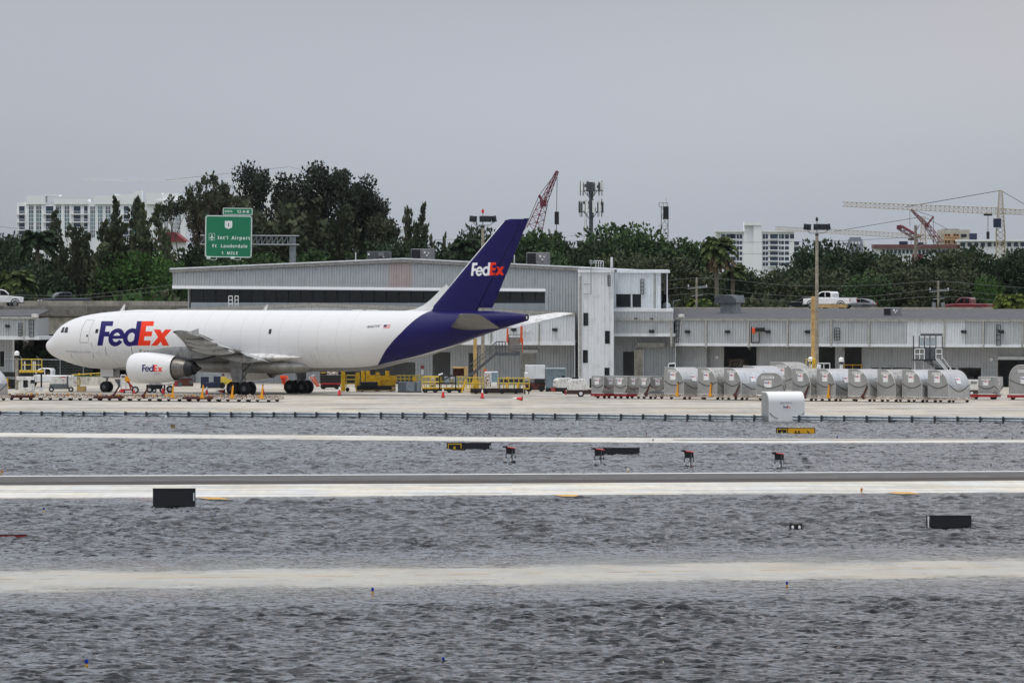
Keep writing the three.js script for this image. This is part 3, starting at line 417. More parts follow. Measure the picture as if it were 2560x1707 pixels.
// ---------- terminal and warehouse buildings, all on one grid turned 30 degrees ----------
const PSI = 20 * Math.PI / 180, BC = Math.cos(PSI), BS = Math.sin(PSI), BX = 16.5, BD = 748;
const bX = (px, z) => { const k = (px - 1280) / F; return (k * (BD - z * BC) - BX + z * BS) / (BC + k * BS); };
const bAt = (px, py, z) => { const X = bX(px, z), D = BD - X * BS - z * BC; return [X, H - (py - YH) * D / F - APRON]; };
const bY = (px, py, z) => bAt(px, py, z)[1];
const bWorld = (X, Y, z) => V(BX + X * BC - z * BS, APRON + Y, -(BD - X * BS - z * BC));
function building(name, label, px0, z0, category = 'building') { const X0 = bX(px0, z0), o = thing(name, label, category, bWorld(X0, 0, z0), -PSI); o.userData.X0 = X0; const at = (px, py, z) => { const [a, b] = bAt(px, py, z); return [a - X0, b]; }; delete o.userData.X0; return { o, at, x: (px, z) => bX(px, z) - X0, y: (px, py, z) => bY(px, py, z), z: (z) => z - z0 }; }
const shear = (g) => { g = prep(g); const p = g.attributes.position; for (let i = 0; i < p.count; i++) p.setX(i, p.getX(i) + p.getZ(i) * Math.tan(PSI) * 0.97); g.computeVertexNormals(); return g; };   // plan skewed so that the ends run back along the street
function corr(x0, x1, yb, yt, z, pitch = 0.3, depth = 0.09) {    // ribbed metal sheet facing +z; yb, yt numbers or functions of x
  const B = typeof yb === 'function' ? yb : () => yb, T = typeof yt === 'function' ? yt : () => yt, xs = [[x0, 0]];
  for (let k = 0, n = Math.max(1, Math.round((x1 - x0) / pitch)), p = (x1 - x0) / n; k < n; k++) { const a = x0 + k * p; xs.push([a + 0.5 * p, 0], [a + 0.6 * p, depth], [a + 0.86 * p, depth], [a + 0.97 * p, 0]); }
  xs.push([x1, 0]); const pos = [], idx = [];
  xs.forEach(([x, d], i) => { pos.push(x, B(x), z + d, x, T(x), z + d); });
  const flat = []; for (let i = 0; i < xs.length - 1; i++) { const a = 6 * i, q = pos.slice(a, a + 12); flat.push(q[0], q[1], q[2], q[6], q[7], q[8], q[9], q[10], q[11], q[0], q[1], q[2], q[9], q[10], q[11], q[3], q[4], q[5]); }
  const g = new THREE.BufferGeometry(); g.setAttribute('position', new THREE.Float32BufferAttribute(flat, 3)); g.computeVertexNormals(); g.setAttribute('uv', new THREE.Float32BufferAttribute(new Array(flat.length / 3 * 2).fill(0), 2)); return g;
}
function corrHoles(x0, x1, y0, y1, z, holes, pitch, depth) {
  const cuts = [...new Set([x0, x1, ...holes.flatMap((h) => [h[0], h[1]])])].filter((x) => x >= x0 && x <= x1).sort((a, b) => a - b), out = [];
  for (let i = 0; i < cuts.length - 1; i++) { const a = cuts[i], b = cuts[i + 1], m = (a + b) / 2; let ys = [[y0, y1]]; for (const h of holes) if (m > h[0] && m < h[1]) ys = ys.flatMap(([p, q]) => [[p, Math.min(q, h[2])], [Math.max(p, h[3]), q]].filter(([u, v]) => v - u > 0.01)); ys.forEach(([p, q]) => out.push(corr(a, b, p, q, z, pitch, depth))); }
  return out;
}
function wallLight(B, px, py, z) { const [x, y] = B.at(px, py, z); const l = mesh('wall_light', [rbox(x, y, B.z(z) + 0.22, 0.42, 0.3, 0.34, 0.04), rbox(x - 0.26, y + 0.02, B.z(z) + 0.16, 0.16, 0.22, 0.2, 0.03)], mat.darkSteel, B.o); return l; }
function downpipe(B, px, y0, y1, z, back) { const x = B.x(px, z), a = B.y(px, y0, z), b = B.y(px, y1, z), zz = B.z(z) + 0.12; mesh('downpipe', [box(x, (a + b) / 2, zz, 0.16, a - b, 0.14), back ? bar([x, b + 0.05, zz], [x - 0.7 * back, b - 0.22, zz - 2.6 * back], 0.09, 6) : null], mat.gutter, B.o); }
function ladder(B, px0, px1, py0, py1, z) { const [x0, y0] = B.at(px0, py0, z), [x1, y1] = B.at(px1, py1, z), zz = B.z(z) + 0.25, out = [bar([x0, y0, zz], [x0, y1, zz], 0.04), bar([x1, y0, zz], [x1, y1, zz], 0.04), bar([(x0 + x1) / 2, y0, zz + 0.1], [(x0 + x1) / 2, y1, zz + 0.1], 0.03)]; for (let k = 0; k <= 4; k++) out.push(bar([x0, lerp(y0, y1, k / 4), zz], [x1, lerp(y0, y1, k / 4), zz], 0.03)); mesh('wall_ladder', out, mat.darkSteel, B.o); }
function roller(B, x0, x1, y0, y1, z) { const out = []; const n = Math.round((y1 - y0) / 0.2); for (let k = 0; k < n; k++) out.push(rbox((x0 + x1) / 2, y0 + (k + 0.5) * (y1 - y0) / n, z, x1 - x0, (y1 - y0) / n - 0.03, 0.06, 0.02)); return out; }

{ // long warehouse on the right
  const B = building('warehouse', 'long low grey ribbed-metal warehouse with dark roof and white canopy edge on the right', 1690, 0), { o } = B, xr = B.x(2860, 0), yg = B.y(2000, 801.5, 0), yf = B.y(2000, 859, 0), yb = B.y(2000, 866, 0);
  const front = []; for (let k = 0, n = 8; k < n; k++) mesh('wall_panel', corr(lerp(0, xr, k / n), lerp(0, xr, (k + 1) / n) - 0.02, yf, yg, 0, 0.28), k === 4 ? mat.sidingWhite : mat.siding, o);
  mesh('canopy_fascia', [span(-0.02, xr, yb, yf, -0.12, 0.1)], mat.trim, o); mesh('gutter', [span(-0.1, xr, yg - 0.02, yg + 0.17, -0.1, 0.22), span(-0.1, xr, yg + 0.17, yg + 0.2, -0.06, 0.26)], mat.gutter, o);
  mesh('soffit', span(0, xr, yf - 0.02, yf + 0.06, -3, -0.13), mat.siding, o);
  const rg = new THREE.BoxGeometry(xr + 0.4, 0.15, 28); rg.rotateX(Math.atan(0.75 / 28)); mesh('roof', [shear(rg.translate(xr / 2, yg + 0.5, -13.9))], mat.roof, o);
  mesh('roof_ridge_cap', [shear(span(-0.2, xr, yg + 0.86, yg + 1.02, -28.2, -27.6))], mat.roofEdge, o);
  const zl = -3, hole = (p0, p1, q0, q1) => [B.x(p0, zl), B.x(p1, zl), q1 === null ? 0 : B.y(p0, q1, zl), B.y(p0, q0, zl)];
  const holes = [hole(1811, 1893, 866, null), hole(2047, 2089, 866, null), hole(2113, 2156, 868, null), hole(2180, 2198, 919, 940), hole(2204, 2229, 919, 940), hole(2232, 2280, 919, 940), hole(2340, 2390, 919, 944), hole(2398, 2454, 919, 950), hole(2497, 2620, 891, null), hole(2660, 2720, 880, null)];
  mesh('lower_wall', corrHoles(0, xr, 0, yf, zl, holes, 0.28), mat.siding, o);
  mesh('interior_partition', [span(0, xr, 0, yg, -14.2, -14), shear(span(-0.1, 0.02, 0, yg, -28, -0.2)), shear(span(xr - 0.1, xr, 0, yg, -28, -0.2)), span(0, xr, 0, yg + 0.6, -28.2, -28)], mat.siding, o);
  mesh('interior_crate', [rbox(B.x(1845, -8), 1.9, -8, 1.8, 1.4, 1.2), rbox(B.x(1860, -7.5), 0.9, -7.5, 2.6, 1.2, 1.2)], mat.rusty, o);
  for (const h of holes.slice(3, 8)) { mesh('window', span(h[0], h[1], h[2], h[3], zl - 0.1, zl - 0.06), mat.glass, o); }
  for (const h of [holes[0], holes[2], holes[8]]) mesh('door_frame', [span(h[0] - 0.12, h[0], 0, h[3], zl, zl + 0.1), span(h[1], h[1] + 0.12, 0, h[3], zl, zl + 0.1)], mat.gutter, o);
  mesh('shutter_box', [span(holes[8][0] + 0.05, holes[8][1], holes[8][3] - 0.32, holes[8][3], zl + 0.02, zl + 0.4)], mat.trim, o);
  for (const px of [1767, 1873, 1971, 2080, 2175, 2363, 2461, 2558]) downpipe(B, px, 801, 868, 0, px === 2080 ? 0 : 1);
  for (const px of [1722, 1822, 1923, 2022, 2413, 2507]) wallLight(B, px, 829, 0);
  for (const px of [1794, 2481]) { const [x, y] = B.at(px, px < 2000 ? 893 : 898, zl); mesh('bulkhead_lamp', ball(x, y, zl + 0.15, 0.2, 1, 1, 0.7), mat.paper, o); }
  ladder(B, 1689.5, 1700, 800, 855, 0); ladder(B, 2089, 2102, 820, 850, 0); ladder(B, 2494, 2504, 812, 863, 0);
  { const [x, y] = B.at(1705, 789, 0); mesh('gutter_box', [rbox(x, y, 0.1, 0.5, 0.3, 0.5), bar([x, y - 0.3, 0.1], [x - 0.2, yf, 0.2], 0.05)], mat.white, o); }
  { const [x, y] = B.at(1890, 829, 0), [x2, y2] = B.at(1882, 856, 0); mesh('equipment_bracket', [bar([x2, y2, 0.3], [x2, y + 0.5, 0.3], 0.07), bar([x2 + 0.8, y2, 0.3], [x2 + 0.8, y - 0.1, 0.3], 0.06), bar([x2, y2, 0.3], [x2 + 0.8, y2, 0.3], 0.06)], mat.darkSteel, o); mesh('equipment_housing', rbox(B.x(1905, 0), B.y(1905, 824, 0), 0.5, 0.85, 0.42, 0.5), mat.black, o); mesh('equipment_arm', rbox(x - 0.05, y + 0.1, 0.45, 0.3, 0.55, 0.25), mat.orange, o); }
  mesh('door_guard_rail', [[872, 0], [886, 0], [900, 0]].map(([y]) => bar([B.x(2114, zl), B.y(2114, y + 40, zl), zl + 0.3], [B.x(2157, zl), B.y(2157, y + 40, zl), zl + 0.3], 0.05)).concat([2114, 2135, 2157].map((p) => bar([B.x(p, zl), 0, zl + 0.3], [B.x(p, zl), B.y(p, 912, zl), zl + 0.3], 0.05))), mat.yellow, o);
}
const hoods = [['small ribbed metal roof ventilator hood beside the satellite dish', 1606, 1672, 735, 752, 772, -8, 'grey'], ['larger ribbed metal ventilator hood on the dark warehouse roof', 1778, 1868, 737, 755, 773, -16, 'grey']];
for (const [label, p0, p1, y0, y1, y2, z] of hoods) {
  const X0 = bX((p0 + p1) / 2, z), o = thing('roof_ventilator', label, 'ventilator', bWorld(X0, bY(p0, y2, z), z), -PSI, 'ventilator hoods on the roofs'), w = (bX(p1, z) - bX(p0, z)) * 0.62, h1 = bY(p0, y1, z) - bY(p0, y2, z), h2 = bY(p0, y0, z) - bY(p0, y2, z);
  mesh('body', span(-w * 0.28, w * 0.42, -0.4, h1, -0.8, 0.8), mat.galv, o);
  const hp = [[-w / 2, h1 - 0.12], [w * 0.52, h1 - 0.12], [w * 0.46, h1 + 0.2], [w * 0.3, h2 - 0.06], [w * 0.1, h2], [-w * 0.3, h2], [-w * 0.44, h2 - 0.25]];
  mesh('hood', prism(hp, -1.3, 1.3, 0.02), mat.greySteel, o);
  const rib = []; for (let k = 0; k < 8; k++) rib.push(box(w * 0.5, (h1 + h2) / 2 - 0.05, lerp(-1.2, 1.2, k / 7), 0.1, (h2 - h1) * 1.05, 0.12, 0, 0, 0.25)); mesh('hood_rib', rib, mat.galv, o);
}
{ // annex between tower and warehouse
  const B = building('warehouse_annex', 'grey ribbed-metal annex with dark loading door between white stair tower and long warehouse', 1534, 1), { o } = B, x1 = B.x(1684, 1), y = (p) => B.y(1600, p, 1);
  mesh('parapet_band', shear(span(-0.1, x1, y(779), y(772), -14, 0.1)), mat.trim, o); mesh('upper_wall', corr(0, x1, y(799), y(779), 0.02, 0.28), mat.siding, o); mesh('gutter', span(-0.1, x1 + 0.1, y(802), y(798), -0.1, 0.2), mat.gutter, o);
  mesh('wall', corr(0, x1, y(833), y(802), 0, 0.28), mat.siding, o); mesh('canopy_fascia', span(0, x1, y(841), y(833), -3, 0.1), mat.trim, o); mesh('end_wall', [shear(span(x1 - 0.15, x1 - 0.01, y(841), y(779), -13.9, -0.05))], mat.siding, o);
  const zl = -3.2, h = [B.x(1534, zl + 1), B.x(1588, zl + 1), 0, B.y(1560, 879, zl + 1)];
  mesh('lower_wall', corrHoles(-0.1, x1 + 2.5, 0, y(838), zl, [h], 0.28), mat.siding, o); mesh('interior_partition', [span(-6, x1, 0, 5.5, -7, -6.8), span(-6, x1, 5.4, 5.6, -7, -3.3), span(-6.1, -6, 0, 5.5, -7, -3.2), span(-6, -0.1, 0, 5.5, -3.3, -3.15)], mat.siding, o); mesh('door_post', span(h[1], h[1] + 0.9, 0, h[3] + 0.2, zl + 0.05, zl + 0.3), mat.concretePale, o);
  mesh('shutter_box', rbox(B.x(1628, -1.5), B.y(1628, 862, -1.5), -2.4, 3.2, 0.45, 0.5), mat.gutter, o);
  wallLight(B, 1632, 828, 1); downpipe(B, 1680, 800, 865, 1, 1); { const [x, yy] = B.at(1592, 796, 1); mesh('flood_lamp', [rbox(x, yy, 0.3, 0.3, 0.12, 0.2), rbox(B.x(1632, 1), yy, 0.3, 0.3, 0.12, 0.2)], mat.dark, o); }
  mesh('pipe_pair', [bar([B.x(1602, -2), 0, zl + 0.15], [B.x(1602, -2), 3.6, zl + 0.15], 0.09), bar([B.x(1608, -2), 0, zl + 0.15], [B.x(1608, -2), 3.6, zl + 0.15], 0.09)], mat.trim, o);
  const d = thing('satellite_dish', 'white satellite dish and pole on the roof beside the small ventilator', 'satellite dish', bWorld(bX(1668, -6), bY(1668, 772, -6), -6), -PSI); const dg = new THREE.SphereGeometry(0.5, 16, 8, 0, 6.3, 0, 1.0).rotateX(1.9).rotateZ(0.5); mesh('reflector', dg.translate(0, 0.35, 0), mat.trim, d); mesh('mast', [bar([0, -0.4, 0], [0.05, 0.4, -0.1], 0.05), bar([0.6, -0.4, 0], [0.7, 0.8, 0], 0.05), bar([0.7, 0.8, 0], [1.4, 0.9, 0], 0.05)], mat.galv, d);
}
{ // stair tower
  const z = 4, B = building('stair_tower', 'tall white ribbed-metal stair tower with four narrow dark windows', 1448, z), { o } = B, x1 = B.x(1533, z), yt = B.y(1490, 681, z);
  const wins = [[1459, 1471, 782, 814], [1513, 1525, 827, 859], [1458, 1470, 875, 907], [1512, 1524, 919, 951]].map(([a, b, c, d]) => [B.x(a, z), B.x(b, z), B.y(a, d, z), B.y(a, c, z)]);
  mesh('wall', corrHoles(0.12, x1, 0, yt, 0, wins, 0.36, 0.03), mat.sidingWhite, o); mesh('side_wall', [span(-0.02, 0.1, 0, yt, -10, 0.02), span(x1, x1 + 0.1, 0, yt, -10, 0.02)].map(shear), mat.sidingWhite, o);
  mesh('corner_trim', [span(-0.06, 0.2, 0, yt, 0.03, 0.12), span(x1 - 0.16, x1 + 0.08, 0, yt, 0.03, 0.12)], mat.trim, o);
  mesh('roof_coping', shear(span(-0.15, x1 + 0.15, yt, yt + 0.25, -10, 0.2)), mat.trim, o);
  for (const [a, b, c, d] of wins) { const w = mesh('window', span(a, b, c, d, -0.14, -0.1), mat.glassGrey, o); mesh('window_frame', [span(a, b, d - 0.05, d, -0.1, 0.05), span(a, b, c, c + 0.05, -0.1, 0.05), span(a, a + 0.04, c, d, -0.1, 0.05), span(b - 0.04, b, c, d, -0.1, 0.05)], mat.darkSteel, w); }
  downpipe(B, 1451, 690, 940, z, 0); { const x = B.x(1482, z), a = B.y(1482, 655, z), b = B.y(1482, 735, z); mesh('antenna_mast', [bar([x, b, 0.5], [x, a, 0.5], 0.05), bar([x - 0.9, b + 1.0, 0.1], [x, b + 1.0, 0.5], 0.04), bar([x - 0.9, b, 0.1], [x, b, 0.5], 0.04), rbox(x, a, 0.5, 0.25, 0.4, 0.25)], mat.galv, o); }
  { const x = B.x(1530.5, z), a = B.y(1530, 643, z); mesh('panel_antenna', [rbox(x + 0.1, a - 0.5, 0.4, 0.22, 1.0, 0.2), bar([x, a - 3.5, 0.3], [x, a, 0.3], 0.05)], mat.trim, o); ladder(B, 1522, 1528, 688, 715, z); }
}
{ // two-storey building behind
  const z = -6, B = building('terminal_building', 'two-storey grey ribbed-metal building with shallow gable and long dark window band', 430, z), { o } = B, X = (p) => B.x(p, z);
  const pk = B.at(1008, 652, z), lf = B.at(430, 677, z), rt = [X(1653), B.y(1653, 684, z)];
  const top = (x) => x < pk[0] ? lerp(lf[1], pk[1], x / pk[0]) : lerp(pk[1], rt[1], (x - pk[0]) / (rt[0] - pk[0]));
  const yl = (x) => lerp(B.y(472, 714, z), B.y(1365, 721, z), (x - X(472)) / (X(1365) - X(472))), x2 = X(1365), x3 = X(1450), xa = X(470);
  const pa = X(972), pb = X(1030);
  mesh('upper_wall', [corr(0, pa, yl, top, 0), corr(pb, x2, yl, top, 0)], mat.siding, o); mesh('repaired_wall_panel', corr(pa, pb, yl, top, 0), mat.sidingPink, o).userData.label = 'pale pinkish replacement wall panel under the roof peak';
  mesh('right_wall', corr(x2, x3, 0, top, 0), mat.siding, o); mesh('right_return', span(x2 - 0.1, x2, 0, yl(x2), -0.9, 0), mat.siding, o);
  const yh = 0.33; mesh('window_lintel', [loft([0, x2].map((x) => [[x, yl(x) - yh, 0.06], [x, yl(x), 0.06], [x, yl(x), -1.2], [x, yl(x) - yh, -1.2]]))], mat.trim, o);
  const yw0 = B.y(900, 757, z), n = 29, zz = -0.8, R = mulberry(12);
  for (let k = 0; k < n; k++) { const a = lerp(xa, x2 - 0.1, k / n), b = lerp(xa, x2 - 0.1, (k + 1) / n), m = (a + b) / 2; mesh('window_pane', span(a + 0.03, b - 0.03, yw0, yl(m) - yh - 0.02, zz - 0.04, zz), R() < 0.45 ? mat.glassGrey : mat.glass, o); }
  for (let k = 0; k <= n; k++) { const a = lerp(xa, x2 - 0.1, k / n); mesh('window_mullion', span(a - 0.04, a + 0.04, yw0, yl(a) - yh, zz - 0.06, zz + 0.05), mat.darkSteel, o); }
  mesh('sill_wall', [span(xa, x2 - 0.1, 0, yw0, zz - 0.1, zz + 0.12)], mat.siding, o); mesh('end_wall', [span(xa - 0.1, xa + 0.05, 0, lf[1] - 1, -30, zz + 0.13), span(0, 0.1, yl(0) - yh, lf[1], -30, 0)].map(shear), mat.siding, o); mesh('left_soffit', shear(span(0, xa, yl(0) - yh, yl(0) - yh + 0.1, -30, 0)), mat.trim, o);
  // roof
  const roofAt = (d) => [[-0.3, lf[1] - 0.02 + d], [pk[0], pk[1] + d], [rt[0] + 0.3, rt[1] + d]];
  const sheet = (y0, y1, z0, z1) => { const a = roofAt(y0), b = roofAt(y1), s = [...b, ...a.slice().reverse()]; return shear(prism(s, z0, z1, 0.01)); };
  mesh('roof', sheet(0.02, 0.22, -30, -0.05), mat.roof, o); mesh('roof_edge', sheet(-0.14, 0.24, -0.04, 0.3), mat.roofEdge, o); mesh('eave_flashing', sheet(0.16, 0.3, 0.3, 0.38), mat.trim, o);
  // right hand upper storey
  const xb = X(1530), yb = B.y(1600, 772, z), zf = 2;
  const win = [[B.x(1540, z + zf), B.x(1578, z + zf), B.y(1560, 768, z + zf), B.y(1560, 735, z + zf)], [B.x(1581, z + zf), B.x(1604, z + zf), B.y(1560, 768, z + zf), B.y(1560, 735, z + zf)]];
  const xe = B.x(1653, z + zf); mesh('east_wall', corrHoles(B.x(1526, z + zf), xe, yb - 1, rt[1] + 0.1, zf, win, 0.34), mat.sidingWhite, o); mesh('east_end_wall', shear(span(xe - 0.1, xe, yb - 1, rt[1] + 0.1, -20, zf)), mat.sidingWhite, o);
  for (const h of win) { const w = mesh('window', span(h[0], h[1], h[2], h[3], zf - 0.15, zf - 0.1), mat.glass, o); mesh('window_frame', [span(h[0], h[1], h[2] - 0.08, h[2], zf - 0.1, zf + 0.08), span(h[0] - 0.08, h[0], h[2], h[3], zf - 0.1, zf + 0.08), span(h[1], h[1] + 0.08, h[2], h[3], zf - 0.1, zf + 0.08)], mat.trim, w); }
  mesh('east_coping', shear(span(B.x(1526, z + zf), xe + 0.25, rt[1] + 0.08, rt[1] + 0.38, -20, zf + 0.25)), mat.trim, o); ladder(B, 1604, 1612, 698, 735, z + zf); downpipe(B, 1637, 686, 772, z + zf, 0);
}
{ // low front building under and behind the aircraft
  const z = 3, B = building('cargo_shed', 'low grey ribbed-metal cargo shed with white canopy edge behind the aircraft', 445, z), { o } = B, X = (p) => B.x(p, z), x1 = X(1438);
  const pk = B.at(788, 763, z), yl = B.y(445, 777, z), yr = B.y(1438, 786, z), top = (x) => x < pk[0] ? lerp(yl, pk[1], x / pk[0]) : lerp(pk[1], yr, Math.min(1, (x - pk[0]) / (x1 - pk[0]))), yf = B.y(1300, 853.5, z), yb = B.y(1300, 862.5, z);
  mesh('upper_wall', corr(0, x1, yf, top, 0), mat.sidingWhite, o); mesh('canopy_fascia', span(-0.05, x1, yb, yf, -0.1, 0.1), mat.trim, o); mesh('soffit', span(0, x1, yf, yf + 0.08, -3, -0.12), mat.siding, o);
  const s = (d0, d1, z0, z1) => shear(prism([[-0.2, yl + d1], [pk[0], pk[1] + d1], [x1, yr + d1], [x1, yr + d0], [pk[0], pk[1] + d0], [-0.2, yl + d0]], z0, z1, 0.01));
  mesh('roof', s(0.02, 0.2, -9.6, -0.05), mat.roof, o); mesh('roof_edge', s(-0.1, 0.22, -0.04, 0.25), mat.roofEdge, o);
  const zl = -3, hole = (a, b, c) => [B.x(a, z + zl), B.x(b, z + zl), 0, B.y(a, c, z + zl)], holes = [hole(800, 852, 925), hole(860, 1038, 905), hole(1082, 1126, 880), hole(1172, 1195, 882)];
  mesh('lower_wall', corrHoles(0, x1, 0, yf, zl, holes, 0.3), mat.siding, o); mesh('interior_partition', span(0, x1, 0, yf, -9.5, -9.3), mat.siding, o); mesh('end_wall', [span(-0.1, 0, 0, yl, -9.5, 0), span(x1 - 0.1, x1, 0, yr, -9.5, -0.05)].map(shear), mat.siding, o);
  { const a = B.x(489, z + zl + 0.3), b = B.x(573, z + zl + 0.3), y = B.y(500, 926, z + zl), out = []; for (let k = 0; k < 8; k++) out.push(rbox((a + b) / 2, (k + 0.5) * y / 8, zl + 0.3, b - a, y / 8 - 0.02, 0.1, 0.015)); mesh('white_board_cladding', out, mat.sidingWhite, o); }
  { const a = B.x(1300, z + zl), b = B.x(1338, z + zl), yt = B.y(1300, 882, z + zl); mesh('roller_door', roller(B, a, b, 0.3, yt, zl + 0.12), mat.gutter, o); mesh('roller_door_hood', span(a - 0.1, b + 0.4, yt, yt + 0.32, zl + 0.05, zl + 0.4), mat.trim, o); }
  for (const px of [1287, 1390]) wallLight(B, px, 824, z); downpipe(B, 1348, 808, 862, z, 0.6); downpipe(B, 1228, 812, 858, z, 0);
  { const [x, y] = B.at(1056, 930, z + zl + 0.1); mesh('wall_sign', rbox(x, y, zl + 0.12, 0.3, 0.5, 0.04), mat.paper, o); mesh('wall_sign_band', rbox(x, y + 0.5, zl + 0.12, 0.3, 0.3, 0.04), mat.red, o); }
  { const [x, y] = B.at(1318, 828, z); mesh('camera_bracket', [rbox(x - 0.3, y, 0.3, 0.3, 0.25, 0.25), rbox(x + 0.15, y, 0.3, 0.3, 0.18, 0.2)], mat.trim, o); }
}
{ // corner of a building at the left edge
  const B = building('gatehouse_building', 'grey ribbed-metal building corner with white canopy edge at the left edge', 88, -4), { o } = B, x0 = B.x(-140, -4), y = (p) => B.y(40, p, -4);
  mesh('upper_wall', corr(x0, 0, y(840), y(797), 0, 0.28), mat.siding, o); mesh('gutter', span(x0, 0.3, y(797), y(791.5), -0.1, 0.25), mat.gutter, o); mesh('canopy_fascia', span(x0, 0.4, y(849), y(840), -4, 0.12), mat.trim, o); mesh('end_wall', shear(span(-0.1, 0.0, y(849), y(797), -18, -0.02)), mat.siding, o);
  const rg = new THREE.BoxGeometry(-x0 + 0.2, 0.15, 18); rg.rotateX(0.03); mesh('roof', shear(rg.translate(x0 / 2, y(792) + 0.3, -9)), mat.roof, o);
  const zl = -4, xe = B.x(29, -8), hh = [B.x(-20, -8), B.x(9, -8), 1.4, 3.0]; mesh('lower_wall', corrHoles(x0, xe, 0, y(843), zl, [hh], 0.28), mat.siding, o); mesh('lower_end_wall', shear(span(xe - 0.1, xe, 0, y(843), -18, zl - 0.05)), mat.siding, o); mesh('window', span(hh[0], hh[1], hh[2], hh[3], zl - 0.15, zl - 0.1), mat.glass, o);
  wallLight(B, 20, 815, -4); downpipe(B, 60, 797, 850, -4, 1); ladder(B, 47, 56, 808, 840, -4); ladder(B, 74, 85, 800, 842, -4); { const [x, yy] = B.at(88, 789, -4); mesh('gutter_box', rbox(x, yy, 0.2, 0.6, 0.35, 0.5), mat.white, o); }
  mesh('white_pipe', bar([B.x(26, -7), 0, zl + 0.4], [B.x(26, -7), 5, zl + 0.4], 0.12, 8), mat.trim, o);
}
// roof-top units
for (const [label, p0, p1, y0, y1, z, split] of [['dark grey rooftop air conditioner left of the roof peak', 918, 979, 628, 653, -10, 0.5], ['rooftop air conditioner with dark coil half just right of the roof peak', 1027, 1087, 622, 652, -14, -0.5], ['rooftop air conditioner with dark coil half right of the purple tail fin', 1316, 1376, 631, 663, -9, -0.4], ['small air conditioner on the dark roof of the long warehouse', 2209, 2255, 769, 789, -9, -0.35]]) {
  const X0 = bX((p0 + p1) / 2, z), o = thing('rooftop_unit', label, 'air conditioner', bWorld(X0, bY(p0, y1, z), z), -PSI + 0.25, 'air conditioners on the roofs'), w = (bX(p1, z) - bX(p0, z)) * 0.86, h = bY(p0, y0, z) - bY(p0, y1, z), s = Math.sign(split), c = s < 0 ? lerp(-w / 2, w / 2, 0.42) : -w / 2;
  mesh('cabinet', rbox(0, h / 2, 0, w, h, 1.6, 0.03), M(s > 0 ? 0x5a5c60 : 0x8d8e92, 0.5, 0.3, { map: grime2 }), o); mesh('coil_panel', s < 0 ? span(-w / 2 + 0.05, c, 0.08, h - 0.08, 0.805, 0.83) : span(-w * 0.02, w * 0.22, 0.5 * h, h - 0.1, 0.805, 0.9), s < 0 ? mat.dark : mat.steel, o);
  mesh('label_plate', [box(s < 0 ? w * 0.12 : -w * 0.44, h * 0.7, 0.82, 0.18, 0.2, 0.02), box(s < 0 ? w * 0.3 : w * 0.2, h * 0.65, 0.82, 0.12, 0.14, 0.02), box(w * 0.22, h * 0.45, 0.82, 0.14, 0.16, 0.02)], mat.paper, o);
  mesh('base_curb', [span(-w * 0.55, w * 0.55, -0.5, 0.02, -0.75, 0.85)], mat.galv, o); for (const [a, b] of [[-1, 1], [1, 1], [-1, -1], [1, -1]]) mesh('corner_post', box(a * w / 2, h / 2, b * 0.8, 0.06, h, 0.06), mat.steel, o);
}
for (const [label, px, y0, y1, z] of [['thin white vent pipe on the roof left of the dark air conditioner', 889, 631, 657, -9], ['thin white vent pipe on the roof beside the tail fin', 1286, 637, 659, -9]]) { const o = thing('vent_pipe', label, 'pipe', bWorld(bX(px, z), bY(px, y1, z), z), -PSI, 'white vent pipes'); mesh('pipe', bar([0, -0.3, 0], [0, bY(px, y0, z) - bY(px, y1, z), 0], 0.07, 8), mat.trim, o); mesh('pipe_flashing', cyl(0, 0, 0, 0.16, 0.15), mat.galv, o); }
{ const z = -10, o = thing('roof_pipework', 'cluster of bent pale pipes standing on the roof by the stair tower', 'pipework', bWorld(bX(1490, z), bY(1490, 676, z), z), -PSI), s = F / BD; for (const [a, h] of [[0, 1], [7, 1], [13, 1], [20, 0.95]]) mesh('pipe', tube([[a / s, -0.3, 0], [a / s, 0.7, 0], [a / s, 0.95 * h, 0], [(a - 5) / s, 0.98 * h, 0], [(a - 5) / s, 0.7, 0]], 0.05), mat.trim, o); }

{ const z = -5, o = thing('roof_access_frame', 'small white ladder frame standing on the shed roof before the window band', 'ladder', bWorld(bX(583, z), bY(583, 771, z), z), -PSI), s = F / 765; for (const [a, b, h] of [[-13, -3, 31], [4, 13, 31]]) mesh('ladder_frame', [bar([a / s, -0.2, 0], [a / s, h / s, 0], 0.05), bar([b / s, -0.2, 0], [b / s, h / s, 0], 0.05), ...[0.35, 0.68, 1].map((t) => bar([a / s, t * h / s, 0], [b / s, t * h / s, 0], 0.045))], mat.paper, o); mesh('base_bar', bar([-13 / s, 0, 0], [13 / s, 0, 0], 0.06), mat.paper, o); }
